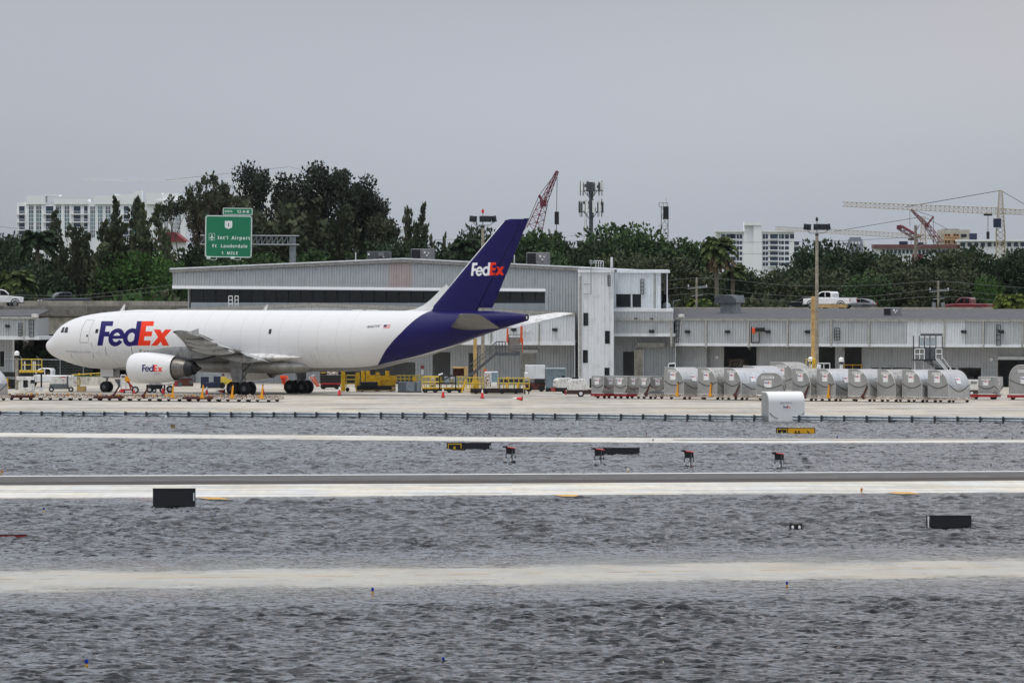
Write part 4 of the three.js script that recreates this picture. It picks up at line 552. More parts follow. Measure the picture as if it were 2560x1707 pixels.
// ---------- highway, sign gantry, vehicles on it ----------
const HW = 812, hwY = (px, py, D = HW) => P(px, py, D).y;
{
  const o = thing('highway_barrier', 'weathered grey concrete highway barrier running along behind the buildings', 'barrier', [0, 0, -822]);
  const L = P(-260, 752, 822), R = P(2840, 768, 822), n = 40;
  for (let k = 0; k < n; k++) { const x0 = lerp(L.x, R.x, k / n), x1 = lerp(L.x, R.x, (k + 1) / n), y = (x) => lerp(L.y, R.y, smooth(0.15, 0.6, (x - L.x) / (R.x - L.x))), a = y(x0), b = y(x1); mesh('barrier_panel', loft([[x0 + 0.01, a], [x1 - 0.01, b]].map(([x, t]) => [[x, t - 1.1, 0.3], [x, t - 0.75, 0.16], [x, t, 0.1], [x, t, -0.12], [x, t - 1.1, -0.3]])), mat.concreteWall, o); }
  const e = (x) => lerp(L.y, R.y, smooth(0.15, 0.6, (x - L.x) / (R.x - L.x))) - 1.1;
  mesh('embankment', loft([-1, -0.5, 0, 0.2, 0.5, 1, 1.6].map((t) => { const x = lerp(P(480, 700, 822).x, R.x, (t + 1) / 2.6); return [[x, 0, 6], [x, e(x), 0.35], [x, e(x), -26], [x, 0, -40]]; })), M(0x3d4528, 0.95, 0, { map: grime6 }), o);
  const vx0 = L.x, vx1 = P(482, 700, 822).x; mesh('viaduct_deck', [span(vx0, vx1, L.y - 1.8, L.y - 1.1, -14, 0.35)], mat.concreteWall, o);
}
{
  const D = 797, o = thing('highway_bridge', 'near weathered concrete highway bridge with pale abutment at the left', 'bridge', P(100, 1000, D).setY(0)), x = (p) => P(p, 0, D).x - o.position.x, y = (p) => hwY(100, p, D);
  const R = mulberry(4); for (let k = 0; k < 7; k++) mesh('parapet_panel', span(x(-200 + 104 * k), x(-98 + 104 * k), y(790), y(765 - 0.8 * R()), -0.25, 0.05), M([0x7d7a74, 0x6f6c67, 0x86837c][k % 3], 0.92, 0, { map: scale(grimeBase, 4) }), o);
  mesh('deck', span(x(-200), x(560), y(793), y(782), -12, -0.26), mat.concreteWall, o); mesh('abutment', [span(x(86), x(215), y(836), y(794), -9, -0.5)], mat.concretePale, o); mesh('beam', span(x(-200), x(90), y(836), y(794), -9, -0.8), mat.concreteWall, o); mesh('pier', [span(x(330), x(560), 0, y(794), -8, -1.5)], mat.concreteWall, o);
  for (const p of [-60, 60]) mesh('column', cyl(x(p), y(836) / 2, -6, 0.6, y(836), 'y', 14), mat.concreteWall, o);
}
{ // green overhead sign on its cantilever
  const D = 834, s = F / D, o = thing('overhead_highway_sign', 'large green overhead highway sign for the airport on a grey truss and post', 'highway sign', P(732, 760, D).setY(0)), at = (px, py) => { const p = P(px, py, D).sub(o.position); return [p.x, p.y, p.z]; };
  const [x0, y0] = at(513, 644), [x1, y1] = at(630.5, 538.5), w = x1 - x0, h = y1 - y0, tilt = -0.012;
  const rr = (w, h, r) => { const s = new THREE.Shape(); s.moveTo(-w / 2 + r, -h / 2); s.lineTo(w / 2 - r, -h / 2); s.quadraticCurveTo(w / 2, -h / 2, w / 2, -h / 2 + r); s.lineTo(w / 2, h / 2 - r); s.quadraticCurveTo(w / 2, h / 2, w / 2 - r, h / 2); s.lineTo(-w / 2 + r, h / 2); s.quadraticCurveTo(-w / 2, h / 2, -w / 2, h / 2 - r); s.lineTo(-w / 2, -h / 2 + r); s.quadraticCurveTo(-w / 2, -h / 2, -w / 2 + r, -h / 2); return new THREE.ExtrudeGeometry(s, { depth: 0.08, bevelEnabled: false }); };
  const face = canvasTex(1024, 920, (c, W2, H2) => {
    c.fillStyle = '#0a7a55'; c.fillRect(0, 0, W2, H2); c.strokeStyle = '#e6efe9'; c.lineWidth = 16; c.beginPath(); c.roundRect ? c.roundRect(10, 10, W2 - 20, H2 - 20, 50) : c.rect(10, 10, W2 - 20, H2 - 20); c.stroke();
    c.fillStyle = '#eef2ef'; c.beginPath(); c.moveTo(440, 108); c.quadraticCurveTo(475, 124, 505, 108); c.quadraticCurveTo(535, 124, 575, 108); c.quadraticCurveTo(600, 150, 590, 180); c.quadraticCurveTo(598, 250, 575, 268); c.quadraticCurveTo(530, 280, 508, 296); c.quadraticCurveTo(485, 280, 440, 268); c.quadraticCurveTo(420, 250, 428, 180); c.quadraticCurveTo(420, 140, 440, 108); c.fill();
    c.fillStyle = '#111'; c.fillRect(500, 160, 18, 84);
    c.fillStyle = '#eef2ef'; const t = (s, x, y, f, ls = 0) => { c.font = `bold ${f}px sans-serif`; let xx = x; for (const ch of s) { c.fillText(ch, xx, y); xx += c.measureText(ch).width + ls; } };
    t("Int'l", 268, 525, 104, 8); t('Airport', 578, 525, 104, 9); t('Ft', 150, 705, 100, 8); t('Lauderdale', 338, 705, 100, 6); t('1', 358, 858, 92, 6); t('MILE', 478, 858, 92, 10);
    c.lineWidth = 6; c.strokeRect(82, 396, 124, 150); c.beginPath(); c.moveTo(144, 404); c.lineTo(152, 424); c.lineTo(154, 462); c.lineTo(198, 496); c.lineTo(198, 510); c.lineTo(154, 490); c.lineTo(150, 520); c.lineTo(166, 532); c.lineTo(166, 540); c.lineTo(122, 540); c.lineTo(122, 532); c.lineTo(138, 520); c.lineTo(134, 490); c.lineTo(90, 510); c.lineTo(90, 496); c.lineTo(134, 462); c.lineTo(136, 424); c.fill();
  });
  const place = (g) => g.rotateZ(tilt);
  const b = mesh('sign_panel', place(rr(w, h, 0.22)).translate((x0 + x1) / 2, (y0 + y1) / 2, 1.4), mat.trim, o);
  mesh('sign_face', place(new THREE.PlaneGeometry(w * 0.985, h * 0.985)).translate((x0 + x1) / 2, (y0 + y1) / 2, 1.5), M(0xffffff, 0.5, 0, { map: face }), b, true);
  const [u0, v0] = at(557.5, 538), [u1, v1] = at(632, 520.5), tf = canvasTex(512, 128, (c) => { c.fillStyle = '#0a7a55'; c.fillRect(0, 0, 512, 128); c.strokeStyle = '#e6efe9'; c.lineWidth = 9; c.strokeRect(5, 5, 502, 118); c.fillStyle = '#eef2ef'; c.font = 'bold 52px sans-serif'; c.fillText('EXITS', 26, 82); c.font = 'bold 74px sans-serif'; c.fillText('12 A-B', 238, 90); });
  const e = mesh('exit_panel', place(rr(u1 - u0, v1 - v0, 0.12)).translate((u0 + u1) / 2, (v0 + v1) / 2 + 0.02, 1.4), mat.trim, o); mesh('exit_face', place(new THREE.PlaneGeometry((u1 - u0) * 0.98, (v1 - v0) * 0.95)).translate((u0 + u1) / 2, (v0 + v1) / 2 + 0.02, 1.5), M(0xffffff, 0.5, 0, { map: tf }), e, true);
  const [px, pt] = at(731, 592), ya = at(731, 590)[1], yb = at(731, 612)[1], xa = at(500, 600)[0], xb = at(747, 600)[0];
  mesh('post', [cyl(px, (pt + 0.2) / 2, 0, 0.42, pt + 0.2, 'y', 18, 0.36)], mat.galv, o); const tr = []; for (const zz of [-0.5, 0.5]) { tr.push(bar([xa, ya + 0.05, zz], [xb, ya, zz], 0.1, 6), bar([xa, yb + 0.05, zz], [xb, yb, zz], 0.1, 6)); for (let k = 0; k < 18; k++) { const a = lerp(xa, px, k / 18), b2 = lerp(xa, px, (k + 1) / 18); tr.push(bar([a, yb, zz], [b2, ya, zz], 0.045, 4), bar([b2, yb, zz], [b2, ya, zz], 0.045, 4)); } } mesh('truss', tr, mat.galv, o); mesh('sign_bracket', [0.2, 0.8].map((t) => bar([lerp(x0, x1, t), y0, 1.3], [lerp(x0, x1, t), y1, 1.3], 0.06)), mat.galv, o);
  for (const p of [522, 582]) { const [a, c] = at(p, 643); mesh('sign_lamp', [rbox(a, c - 0.12, 1.6, 0.45, 0.22, 0.3, 0.04)], mat.trim, o); mesh('lamp_arm', [bar([a + 0.2, c - 0.28, 1.6], [a + 0.85, c - 0.28, 1.6], 0.03), bar([a + 0.85, c - 0.28, 1.6], [a + 0.95, c, 1.5], 0.03)], mat.trim, o); }
}
function pickup(label, pos, turn, paint, opts = {}) {              // local +x is forward
  const o = thing(opts.name || 'pickup_truck', label, opts.cat || 'truck', pos, turn, 'vehicles on the highway'), L = opts.L || 5.7, w = 0.98;
  const truck = [[-L / 2, 0.55], [L / 2 - 0.05, 0.5], [L / 2, 0.75], [L / 2 - 0.03, 1.1], [L / 2 - 1.55, 1.22], [-L / 2 + 0.05, 1.2], [-L / 2, 1.15]], suv = [[-L / 2, 0.5], [L / 2, 0.45], [L / 2, 0.75], [L / 2 - 0.15, 0.92], [L / 2 - 1.3, 1.05], [-L / 2 + 0.1, 1.05], [-L / 2, 0.9]];
  mesh('body', prism(opts.car ? suv : truck, -w, w, 0.06), paint, o);
  const cab = opts.car ? [[-L / 2 + 0.15, 1.04], [L / 2 - 1.35, 1.04], [L / 2 - 2.2, 1.55], [-L / 2 + 1.2, 1.58], [-L / 2 + 0.5, 1.4]] : [[-L * 0.12, 1.18], [L * 0.27, 1.2], [L * 0.15, 1.82], [L * 0.08, 1.93], [-L * 0.09, 1.9], [-L * 0.12, 1.7]];
  mesh('cab', prism(cab, -w * 0.9, w * 0.9, 0.08), paint, o);
  const in2 = (p, k) => { const c = p.reduce((a, q) => [a[0] + q[0] / p.length, a[1] + q[1] / p.length], [0, 0]); return p.map((q) => [lerp(c[0], q[0], k), lerp(c[1], q[1], k)]); };
  for (const s of [-1, 1]) { const f = in2(cab, 0.76), mid = f.reduce((a, q) => a + q[0], 0) / f.length; const win = prism(f, s * w * 0.9 - 0.01, s * w * 0.9 + 0.012, 0.0); mesh('side_window', win, mat.carGlass, o); mesh('window_pillar', box(mid, opts.car ? 1.3 : 1.55, s * w * 0.9, 0.09, opts.car ? 0.4 : 0.55, 0.05), paint, o); mesh('side_mirror', rbox(opts.car ? L * 0.14 : L * 0.22, opts.car ? 1.12 : 1.35, s * (w + 0.14), 0.14, 0.24, 0.22, 0.03), mat.black, o); }
  { const a = opts.car ? [L / 2 - 1.42, 1.1] : [L * 0.262, 1.25], b = opts.car ? [L / 2 - 2.15, 1.5] : [L * 0.162, 1.78]; mesh('windscreen', quad([a[0] + 0.02, a[1], w * 0.8], [a[0] + 0.02, a[1], -w * 0.8], [b[0] + 0.06, b[1], -w * 0.72], [b[0] + 0.06, b[1], w * 0.72]), mat.carGlass, o); }
  for (const x of [-L * 0.31, L * 0.33]) for (const s of [-1, 1]) { const t = mesh('wheel', new THREE.TorusGeometry(0.29, 0.12, 8, 18).translate(x, 0.41, s * (w - 0.1)), mat.rubber, o); mesh('rim', cyl(x, 0.41, s * (w - 0.08), 0.24, 0.2, 'z', 14), mat.steel, t); mesh('wheel_arch', new THREE.TorusGeometry(0.47, 0.06, 6, 14, Math.PI).translate(x, 0.45, s * (w - 0.02)), mat.black, o); }
  for (const s of [-1, 1]) { mesh('headlight', rbox(L / 2 - 0.04, opts.car ? 0.75 : 0.95, s * 0.75, 0.12, 0.2, 0.3, 0.02), mat.paper, o); mesh('tail_light', rbox(-L / 2 + 0.01, 0.98, s * 0.85, 0.08, 0.36, 0.16, 0.02), mat.red, o); }
  mesh('bumper', [rbox(L / 2 + 0.02, 0.52, 0, 0.16, 0.22, 1.9), rbox(-L / 2 - 0.02, 0.55, 0, 0.16, 0.2, 1.9)], opts.chrome || mat.steel, o);
  if (!opts.car) mesh('bed_cavity', rbox(-L * 0.31, 1.19, 0, L * 0.34, 0.05, 1.55, 0.01), mat.black, o);
  return o;
}
const onRoad = (px, py, D) => P(px, py, D);
pickup('white pickup truck with wide mirrors at the left edge on the bridge', onRoad(-12, 768, 803), 0.35, PM(0xe6e6e6, 0.3, 0, { clearcoat: 0.6 }));
pickup('dark blue pickup truck behind the barrier at the left', onRoad(160, 773, 832), Math.PI + 0.3, PM(0x2b3440, 0.3, 0.2, { clearcoat: 0.6 }));
pickup('white pickup truck facing left beside the right light pole', onRoad(2076, 772, 818), Math.PI - 0.5, PM(0xe6e6e8, 0.3, 0, { clearcoat: 0.6 }));
pickup('dark grey hatchback car behind the barrier just left of the right light pole', onRoad(2015, 777, 836), Math.PI - 0.3, PM(0x24282d, 0.3, 0.2, { clearcoat: 0.6 }), { car: true, L: 4.6, name: 'passenger_car', cat: 'car' });
pickup('silver grey car behind the white pickup truck', onRoad(2140, 781, 832), Math.PI - 0.3, PM(0x6a6e74, 0.3, 0.4, { clearcoat: 0.6 }), { car: true, L: 4.5, name: 'passenger_car', cat: 'car' });
pickup('red pickup truck behind the barrier on the right', onRoad(2422, 786, 832), Math.PI - 0.42, PM(0x7c2630, 0.3, 0.1, { clearcoat: 0.7 }), { L: 5.2 });
{ const p = onRoad(2100, 772, 808), o = thing('flatbed_deck', 'tan flatbed vehicle edge in front of the white pickup truck', 'trailer', p, 0); mesh('bed', rbox(-0.9, 0.25, 0, 3.4, 0.22, 2.0, 0.04), mat.tan, o); mesh('bed_rail', [bar([-2.5, 0.45, 1], [0.8, 0.45, 1], 0.04)], mat.tan, o); for (const x of [-1.6, 0.2]) mesh('wheel', cyl(x, 0.0, 0.8, 0.3, 0.2, 'z', 16), mat.rubber, o); }

// ---------- utility poles and wires ----------
const poleTops = [[1742, 695, 826], [2347, 703, 826]];
for (const [i, [px, py, D]] of poleTops.entries()) {
  const p = P(px, py, D), o = thing('utility_pole', i ? 'grey utility pole with crossarms and insulators on the right' : 'grey utility pole with crossarm near the satellite dish', 'utility pole', [p.x, 0, p.z], 0, 'utility poles'), s = D / F;
  mesh('shaft', bar([0, 0, 0], [0, p.y, 0], 0.16, 8, 0.11), mat.pole, o); mesh('crossarm', [bar([-1.0, p.y - 1.2, 0], [1.2, p.y - 1.05, 0], 0.06), bar([0.1, p.y - 1.0, 0], [1.2, p.y - 0.9, 0], 0.05), bar([-0.6, p.y - 2.0, 0], [0.7, p.y - 1.9, 0], 0.05)], mat.galv, o); mesh('insulator', [-0.9, 0, 1.1].map((x) => cyl(x, p.y - 0.85 + (x ? 0 : 0.75), 0, 0.06, 0.3, 'y', 8)), mat.trim, o);
  if (i) mesh('transformer', [cyl(-0.5, p.y - 2.7, 0.3, 0.22, 0.7), cyl(0.5, p.y - 2.7, 0.3, 0.22, 0.7)], mat.galv, o);
}
const wireMat = M(0x6c6d6c, 0.6, 0.2), wireDark = M(0x2e2f31, 0.6);
const wire = (label, pts, D, m = wireMat, r = 0.02) => tag(mesh('power_line', tube(pts.map(([a, b, d]) => P(a, b, d || D)), r, 40, 4), m), label, 'power line', 'overhead wires');
[[[[1440, 728], [1600, 712], [1742, 695], [2000, 715], [2200, 712], [2347, 703], [2460, 712], [2600, 722]], 'topmost wire running from the stair tower past both utility poles'], [[[1560, 740], [1742, 717], [1900, 735], [2150, 742], [2347, 724], [2500, 737], [2600, 742]], 'middle wire strung between the two utility poles'], [[[1600, 748], [1742, 734], [1900, 748], [2100, 757], [2347, 741], [2480, 750], [2600, 756]], 'lowest wire strung between the two utility poles']].forEach(([p, l]) => wire(l, p, 826));
wire('sagging wire above the left bridge rising to the right', [[20, 737], [180, 739], [300, 728], [430, 712], [520, 700]], 828); wire('lower sagging wire above the left bridge', [[20, 745], [200, 745], [330, 735], [430, 724], [540, 712]], 828);
wire('thin dark wire crossing behind the palm left of the tail fin', [[1090, 600], [1180, 597], [1300, 594]], 960, wireDark); wire('thin dark wire crossing in front of the right white apartment block', [[1640, 604], [1800, 606], [2000, 604], [2100, 602], [2300, 592]], 960, wireDark); wire('second thin dark wire lower across the right white apartment block', [[1780, 634], [1860, 635], [1990, 634]], 960, wireDark); wire('short dark wire at the far left edge above the trees', [[-20, 565], [40, 571], [90, 578]], 960, wireDark); wire('thin dark wire behind the cell tower foot', [[1425, 589], [1480, 592], [1560, 596]], 960, wireDark);

// ---------- towers and cranes ----------
{
  const D = 1300, s = F / D, o = thing('cell_tower', 'grey monopole cell tower with two tiers of white panel antennas', 'cell tower', P(1478, 600, D).setY(0)), at = (px, py) => { const p = P(px, py, D).sub(o.position); return [p.x, p.y, p.z]; }, top = at(1478, 455)[1];
  mesh('pole', bar([0, 0, 0], [0, top, 0], 0.4, 14, 0.36), mat.greySteel, o);
  const R = mulberry(8); for (const [py, n, hh, lab] of [[476, 12, 24, 0], [529, 11, 32, 1]]) {
    const y = at(1478, py)[1], pl = []; for (let k = 0; k < 3; k++) { const a = k * 2.094 + 0.4, b = a + 2.094; pl.push(bar([2.2 * Math.cos(a), y, 2.2 * Math.sin(a)], [2.2 * Math.cos(b), y, 2.2 * Math.sin(b)], 0.08), bar([0, y - 1.6, 0], [1.4 * Math.cos(a + 1), y, 1.4 * Math.sin(a + 1)], 0.07), bar([0, y, 0], [2.2 * Math.cos(a), y, 2.2 * Math.sin(a)], 0.07)); } mesh('platform', pl, mat.greySteel, o);
    for (let k = 0; k < n; k++) { const a = k / n * 6.283 + 0.2, r = 2.1, h = hh / s * (0.8 + 0.3 * R()); const p = mesh('panel_antenna', rbox(0, y + h / 2 - 0.2, r, 0.42, h, 0.2, 0.03).rotateY(a), R() < 0.6 ? mat.paper : mat.greySteel, o); mesh('antenna_pipe', bar([r * 0.93 * Math.sin(a), y - 0.9, r * 0.93 * Math.cos(a)], [r * 0.93 * Math.sin(a), y + h, r * 0.93 * Math.cos(a)], 0.05), mat.darkSteel, p); }
    for (let k = 0; k < 10; k++) { const a = R() * 6.283, r = 0.6 + R() * 1.3; mesh('radio_unit', rbox(r * Math.cos(a), y + 0.3 + R() * hh / s * 0.6, r * Math.sin(a), 0.3, 0.55, 0.25), mat.greySteel, o); }
  }
  const w = thing('guyed_mast', 'thin white mast with stay wires beside the cell tower', 'mast', P(1464, 600, 1310).setY(0)), q = P(1464, 470, 1310).y; mesh('mast', bar([0, 0, 0], [0, q, 0], 0.16, 6), mat.paper, w); mesh('stay_wire', [bar([-1, 0, 0], [0, q * 0.9, 0], 0.03), bar([1.2, 0, 0], [0, q * 0.9, 0], 0.03)], wireMat, w);
}
{ const D = 1000, o = thing('lattice_tower', 'slim grey lattice tower with black panel and railed top', 'tower', P(1662, 640, D).setY(0)), y = (p) => P(1662, p, D).y, x = (p) => P(p, 560, D).x - o.position.x;
  mesh('lattice', lattice(V(0, 0, 0), V(0, y(516), 0), 1.0, 0.9, 15, 0.05, V(1, 0, 0)), mat.galv, o); mesh('black_panel', rbox(x(1665), y(532), 0.55, 0.75, (y(516) - y(548)), 0.12), mat.dark, o); for (const z of [0.5, -0.5]) mesh('railing', [...[y(516), y(506.5)].map((p) => bar([-0.75, p, z], [0.4, p, z], 0.04)), ...[-0.75, -0.2, 0.4].map((a) => bar([a, y(516), z], [a, y(506.5), z], 0.035))], mat.galv, o); mesh('aerial', bar([0.2, y(516), 0], [0.2, y(496), 0], 0.03), mat.galv, o); }
function crawler(label, D, base, tip, knee, extra, w = 1.6) { const b = P(...base, D), t = P(...tip, D), k = P(...knee, D), o = thing('lattice_crane', label, 'crane', b.clone()), L = (p) => p.clone().sub(b); b.y; mesh('boom', lattice(L(b), L(k), w * 1.4, w * 0.8, 7, 0.085, V(0, 1, 0.3)), mat.craneRed, o); mesh('jib', lattice(L(k), L(t), w * 0.7, w * 0.25, 12, 0.075, V(0, 1, 0.3)), mat.craneRed, o); mesh('knuckle', rbox(L(k).x, L(k).y, 0, w * 0.8, w * 0.9, 1.2), mat.craneRed, o); const e = L(P(...extra, D)); mesh('strut', bar(L(k), e, 0.28, 5), mat.craneRed, o); mesh('pendant', [bar(e, L(t), 0.06, 4), bar(e, L(b).add(V(-2, 0, 0)), 0.06, 4)], wireDark, o); return { o, L, b, t, D }; }
{ const c = crawler('tall dark red lattice crane leaning right behind the trees near the tail fin', 1500, [1336, 575], [1394, 427], [1358, 508], [1348, 488]); const h = P(1392, 545, 1500), o = c.o; mesh('hoist_rope', bar(c.L(P(1393, 436, 1500)), c.L(P(1391, 580, 1500)), 0.06, 4), wireDark, o); mesh('hook_block', rbox(c.L(h).x, c.L(h).y, 0, 0.9, 2.6, 0.6), mat.dark, o); mesh('undercarriage', rbox(-1, -(P(1336, 575, 1500).y) / 2 - 4, 0, 6, P(1336, 575, 1500).y - 8, 4), mat.craneRed, o); }
{ const c = crawler('dark red lattice crane leaning left among the distant cranes', 2100, [2352, 612], [2278, 523], [2318, 563], [2335, 541], 1.4); mesh('undercarriage', rbox(2, -9, 0, 6, 8, 4), mat.craneRed, c.o); mesh('hoist_rope', bar(c.L(P(2276, 526, 2100)), c.L(P(2276, 566, 2100)), 0.06, 4), wireDark, c.o); }
{ const D = 2150, b = P(2295, 600, D), o = thing('folded_crane_boom', 'low dark red crane boom lying at a slant left of the red crane', 'crane', b), L = (x, y) => P(x, y, D).sub(b); mesh('boom', [...lattice(L(2248, 567), L(2300, 598), 1.2, 1.5, 7, 0.1, V(0, 1, 0.3)), bar(L(2257, 566), L(2294, 588), 0.4, 5)], mat.craneRed, o); mesh('boom_head', rbox(L(2249, 568).x, L(2249, 568).y, 0, 1.4, 1.2, 1), mat.craneRed, o); mesh('support', rbox(0, -8, 0, 3, 8, 3), mat.craneRed, o); }
function towerCrane(label, D, mast, jibL, jibR, apex, wide = 2.1, m = mat.craneTan) {
  const o = thing('tower_crane', label, 'tower crane', P(mast, 640, D).setY(0), 0, 'tower cranes'), L = (x, y) => P(x, y, D).sub(o.position), J0 = L(...jibL), J1 = L(...jibR), jy = L(mast, lerp(jibL[1], jibR[1], (mast - jibL[0]) / (jibR[0] - jibL[0])));
  mesh('mast', lattice(V(0, 0, 0), V(0, jy.y - 5, 0), wide * 1.1, wide * 1.1, 14, 0.13, V(1, 0, 0)), m, o); mesh('upper_mast', lattice(V(0, jy.y - 5, 0), V(0, L(mast, apex).y, 0), wide, wide * 0.4, 9, 0.11, V(1, 0, 0)), m, o);
  mesh('jib', lattice(J0, jy, 1.2, 1.7, 34, 0.075, V(0, 1, 0)), m, o); mesh('counter_jib', lattice(jy, J1, 1.4, 1.2, 8, 0.09, V(0, 1, 0)), m, o); const A = V(0, L(mast, apex).y, 0); mesh('tie_rod', [bar(A, J0.clone().lerp(jy, 0.4), 0.08, 4), bar(A, J1, 0.07, 4)], wireDark, o); mesh('cab', rbox(-1, jy.y - 3.2, 1, 2, 2.4, 2), mat.navy, o); mesh('counterweight', rbox(J1.x - 2, J1.y - 2, 0, 3.5, 3.2, 1.6), mat.concretePale, o); mesh('trolley', [rbox(lerp(J0.x, jy.x, 0.92), jy.y - 0.9, 0, 2.2, 0.7, 1.2), bar([lerp(J0.x, jy.x, 0.92), jy.y - 1, 0], [lerp(J0.x, jy.x, 0.92), jy.y - 5.5, 0], 0.08), rbox(lerp(J0.x, jy.x, 0.92), jy.y - 6.5, 0, 0.8, 2, 0.6)], mat.dark, o);
}
towerCrane('tall tan tower crane at the right edge with long jib pointing left', 2000, 2503, [2107, 510], [2600, 532], 476);
towerCrane('lower tan tower crane whose jib passes behind the right light pole', 2600, 2309, [1938, 570], [2420, 598], 541, 2.4);
towerCrane('faint white tower crane far behind the tall pines on the left', 4200, 723, [208, 449], [860, 452], 417, 3, mat.stucco);

// ---------- distant buildings ----------
function tower(name, label, D, px0, px1, pyTop, m, depth = 18, cat = 'apartment building') { const b = P((px0 + px1) / 2, pyTop, D), o = thing(name, label, cat, [b.x, 0, b.z]), at = (px, py) => { const p = P(px, py, D); return [p.x - b.x, p.y]; }; const blk = (n, a, c, y0, y1, mm = m, z0 = -depth, z1 = 0) => mesh(n, span(at(a, y1)[0], at(c, y1)[0], y1 === null ? 0 : Math.max(0, at(a, y1)[1]), at(a, y0)[1], z0, z1), mm, o); return { o, at, blk }; }
{
  const T = tower('apartment_building', 'white apartment block with teal windows and balconies behind the trees at far left', 2900, 41, 462, 515, mat.stucco), c = (x, y) => [x / 4.9, 380 + y / 4.9], blk = (n, a, b, y0, y1, m, z0, z1) => T.blk(n, c(a, 0)[0], c(b, 0)[0], c(0, y0)[1], c(0, y1)[1], m, z0, z1);
  blk('main_wall', 200, 2270, 612, 1700); blk('roof_block', 315, 550, 530, 640, mat.stucco, -14, 1.2); blk('roof_block', 550, 722, 520, 540, mat.stucco, -14, 0.9); blk('roof_block', 655, 1080, 575, 640, mat.stucco, -14, 1.2); blk('roof_block', 1150, 1460, 530, 640, mat.stucco, -14, 1); blk('roof_block', 1400, 1640, 515, 640, mat.stucco, -14, 0.6); blk('stair_head', 1632, 1733, 472, 640, mat.stucco, -8, 1.4); blk('roof_block', 1790, 1980, 500, 640, mat.stucco, -14, 1); blk('roof_block', 1910, 2260, 590, 660, mat.stucco, -14, 1.3);
  { const [x, y] = T.at(...c(2090, 575)); mesh('roof_dome', new THREE.CylinderGeometry(5, 5, 14, 20, 1, false, 0, 6.3).rotateX(Math.PI / 2).scale(1.15, 0.72, 1).translate(x, y - 1.2, -7), mat.stucco, T.o); }
  for (const [a, b] of [[200, 318], [318, 348], [405, 438], [500, 530], [655, 680], [742, 786], [845, 868], [1075, 1100]]) blk('pilaster', a === 200 ? 300 : a, b, 640, 1700, mat.stucco, 0, 0.7);
  for (const [a, b] of [[350, 402], [440, 497], [683, 740], [788, 842], [1103, 1155], [1197, 1248], [1290, 1345], [1380, 1430], [1600, 1690], [1890, 1920], [1940, 1990], [2020, 2052], [2100, 2132], [2160, 2200]]) for (let r = 0; r < 4; r++) { const y0 = 667 + r * 97, w = blk('window', a, b, y0, y0 + 86, (a * 7 + r * 3) % 5 < 2 ? mat.glassBlue : mat.teal, -0.1, 0.12), g = []; const [x0, y1] = T.at(...c(a, y0)), [x1, y2] = T.at(...c(b, y0 + 86)); for (const t of [0.33, 0.67]) g.push(span(lerp(x0, x1, t) - 0.09, lerp(x0, x1, t) + 0.09, y2, y1, 0.12, 0.2)); for (const t of [0.45]) g.push(span(x0, x1, lerp(y1, y2, t) - 0.1, lerp(y1, y2, t) + 0.1, 0.12, 0.2)); mesh('window_bar', g, mat.stucco, w); }
  for (const [a, b] of [[205, 300], [535, 652], [875, 985], [1002, 1072], [1490, 1575]]) for (let r = 0; r < 4; r++) { const y0 = 664 + r * 97, w = blk('balcony_window', a + 22, b - 6, y0, y0 + 90, mat.glassBlue, -0.1, 0.1); blk('balcony_slab', a - 8, b + 3, y0 + 93, y0 + 104, mat.stucco, -0.2, 1.8); const out = [], [x0, y1] = T.at(...c(a, y0 + 60)), [x1, y2] = T.at(...c(b, y0 + 94)); out.push(span(x0, x1, y1 - 0.08, y1 + 0.05, 1.65, 1.75)); for (let k = 0; k <= 6; k++) out.push(box(lerp(x0, x1, k / 6), (y1 + y2) / 2, 1.7, 0.1, y1 - y2, 0.08)); mesh('balcony_rail', out, mat.trim, w); }
}
{
  const T = tower('apartment_building', 'white apartment slab with tall central lift shaft behind the palm on the right', 4000, 1789, 2000, 577, mat.stucco, 20), c = (x, y) => [1680 + x / 4.9, 440 + y / 4.9], blk = (n, a, b, y0, y1, m, z0, z1) => T.blk(n, c(a, 0)[0], c(b, 0)[0], c(0, y0)[1], c(0, y1)[1], m, z0, z1);
  blk('main_wall', 598, 1500, 672, 1500); blk('left_wing', 540, 610, 676, 1500, mat.stucco, -20, -6); blk('lift_shaft', 1000, 1102, 600, 1500, mat.stucco, -8, 3.5); blk('lift_shaft_side', 885, 1002, 600, 1500, mat.stucco, -8, 1.2); blk('machine_room', 885, 1090, 562, 604, mat.stucco, -10, 4); blk('roof_slab', 535, 1570, 668, 684, mat.stucco, -20, 1.4); blk('right_wing', 1500, 1570, 800, 1500, mat.stucco, -20, -3);
  for (const [a, b] of [[665, 715], [725, 785], [795, 825], [832, 862], [918, 945], [952, 985], [1115, 1145], [1152, 1180], [1205, 1300], [1315, 1335], [1342, 1375], [1388, 1435]]) for (let r = 0; r < 6; r++) { if (b < 720 && r === 0) continue; const y0 = (r ? 728 + r * 66 : 712), y1 = y0 + (r ? 40 : 55); blk(b - a > 55 ? 'balcony_window' : 'window', a, b, y0, y1, mat.glassBlue, -0.1, 0.15); if (b - a > 55) blk('balcony_slab', a - 20, b + 8, y1 + 4, y1 + 12, mat.stucco, -0.2, 2); }
  for (const [a, b] of [[605, 655], [668, 760], [1450, 1500]]) blk('window', a, b, 710, 765, mat.glassBlue, -0.1, 0.15); for (let r = 0; r < 4; r++) { blk('balcony_window', 1492, 1562, 800 + r * 68, 845 + r * 68, mat.glassBlue, -3.2, -2.8); blk('balcony_slab', 1484, 1575, 850 + r * 68, 858 + r * 68, mat.stucco, -3.2, -0.8); }
}
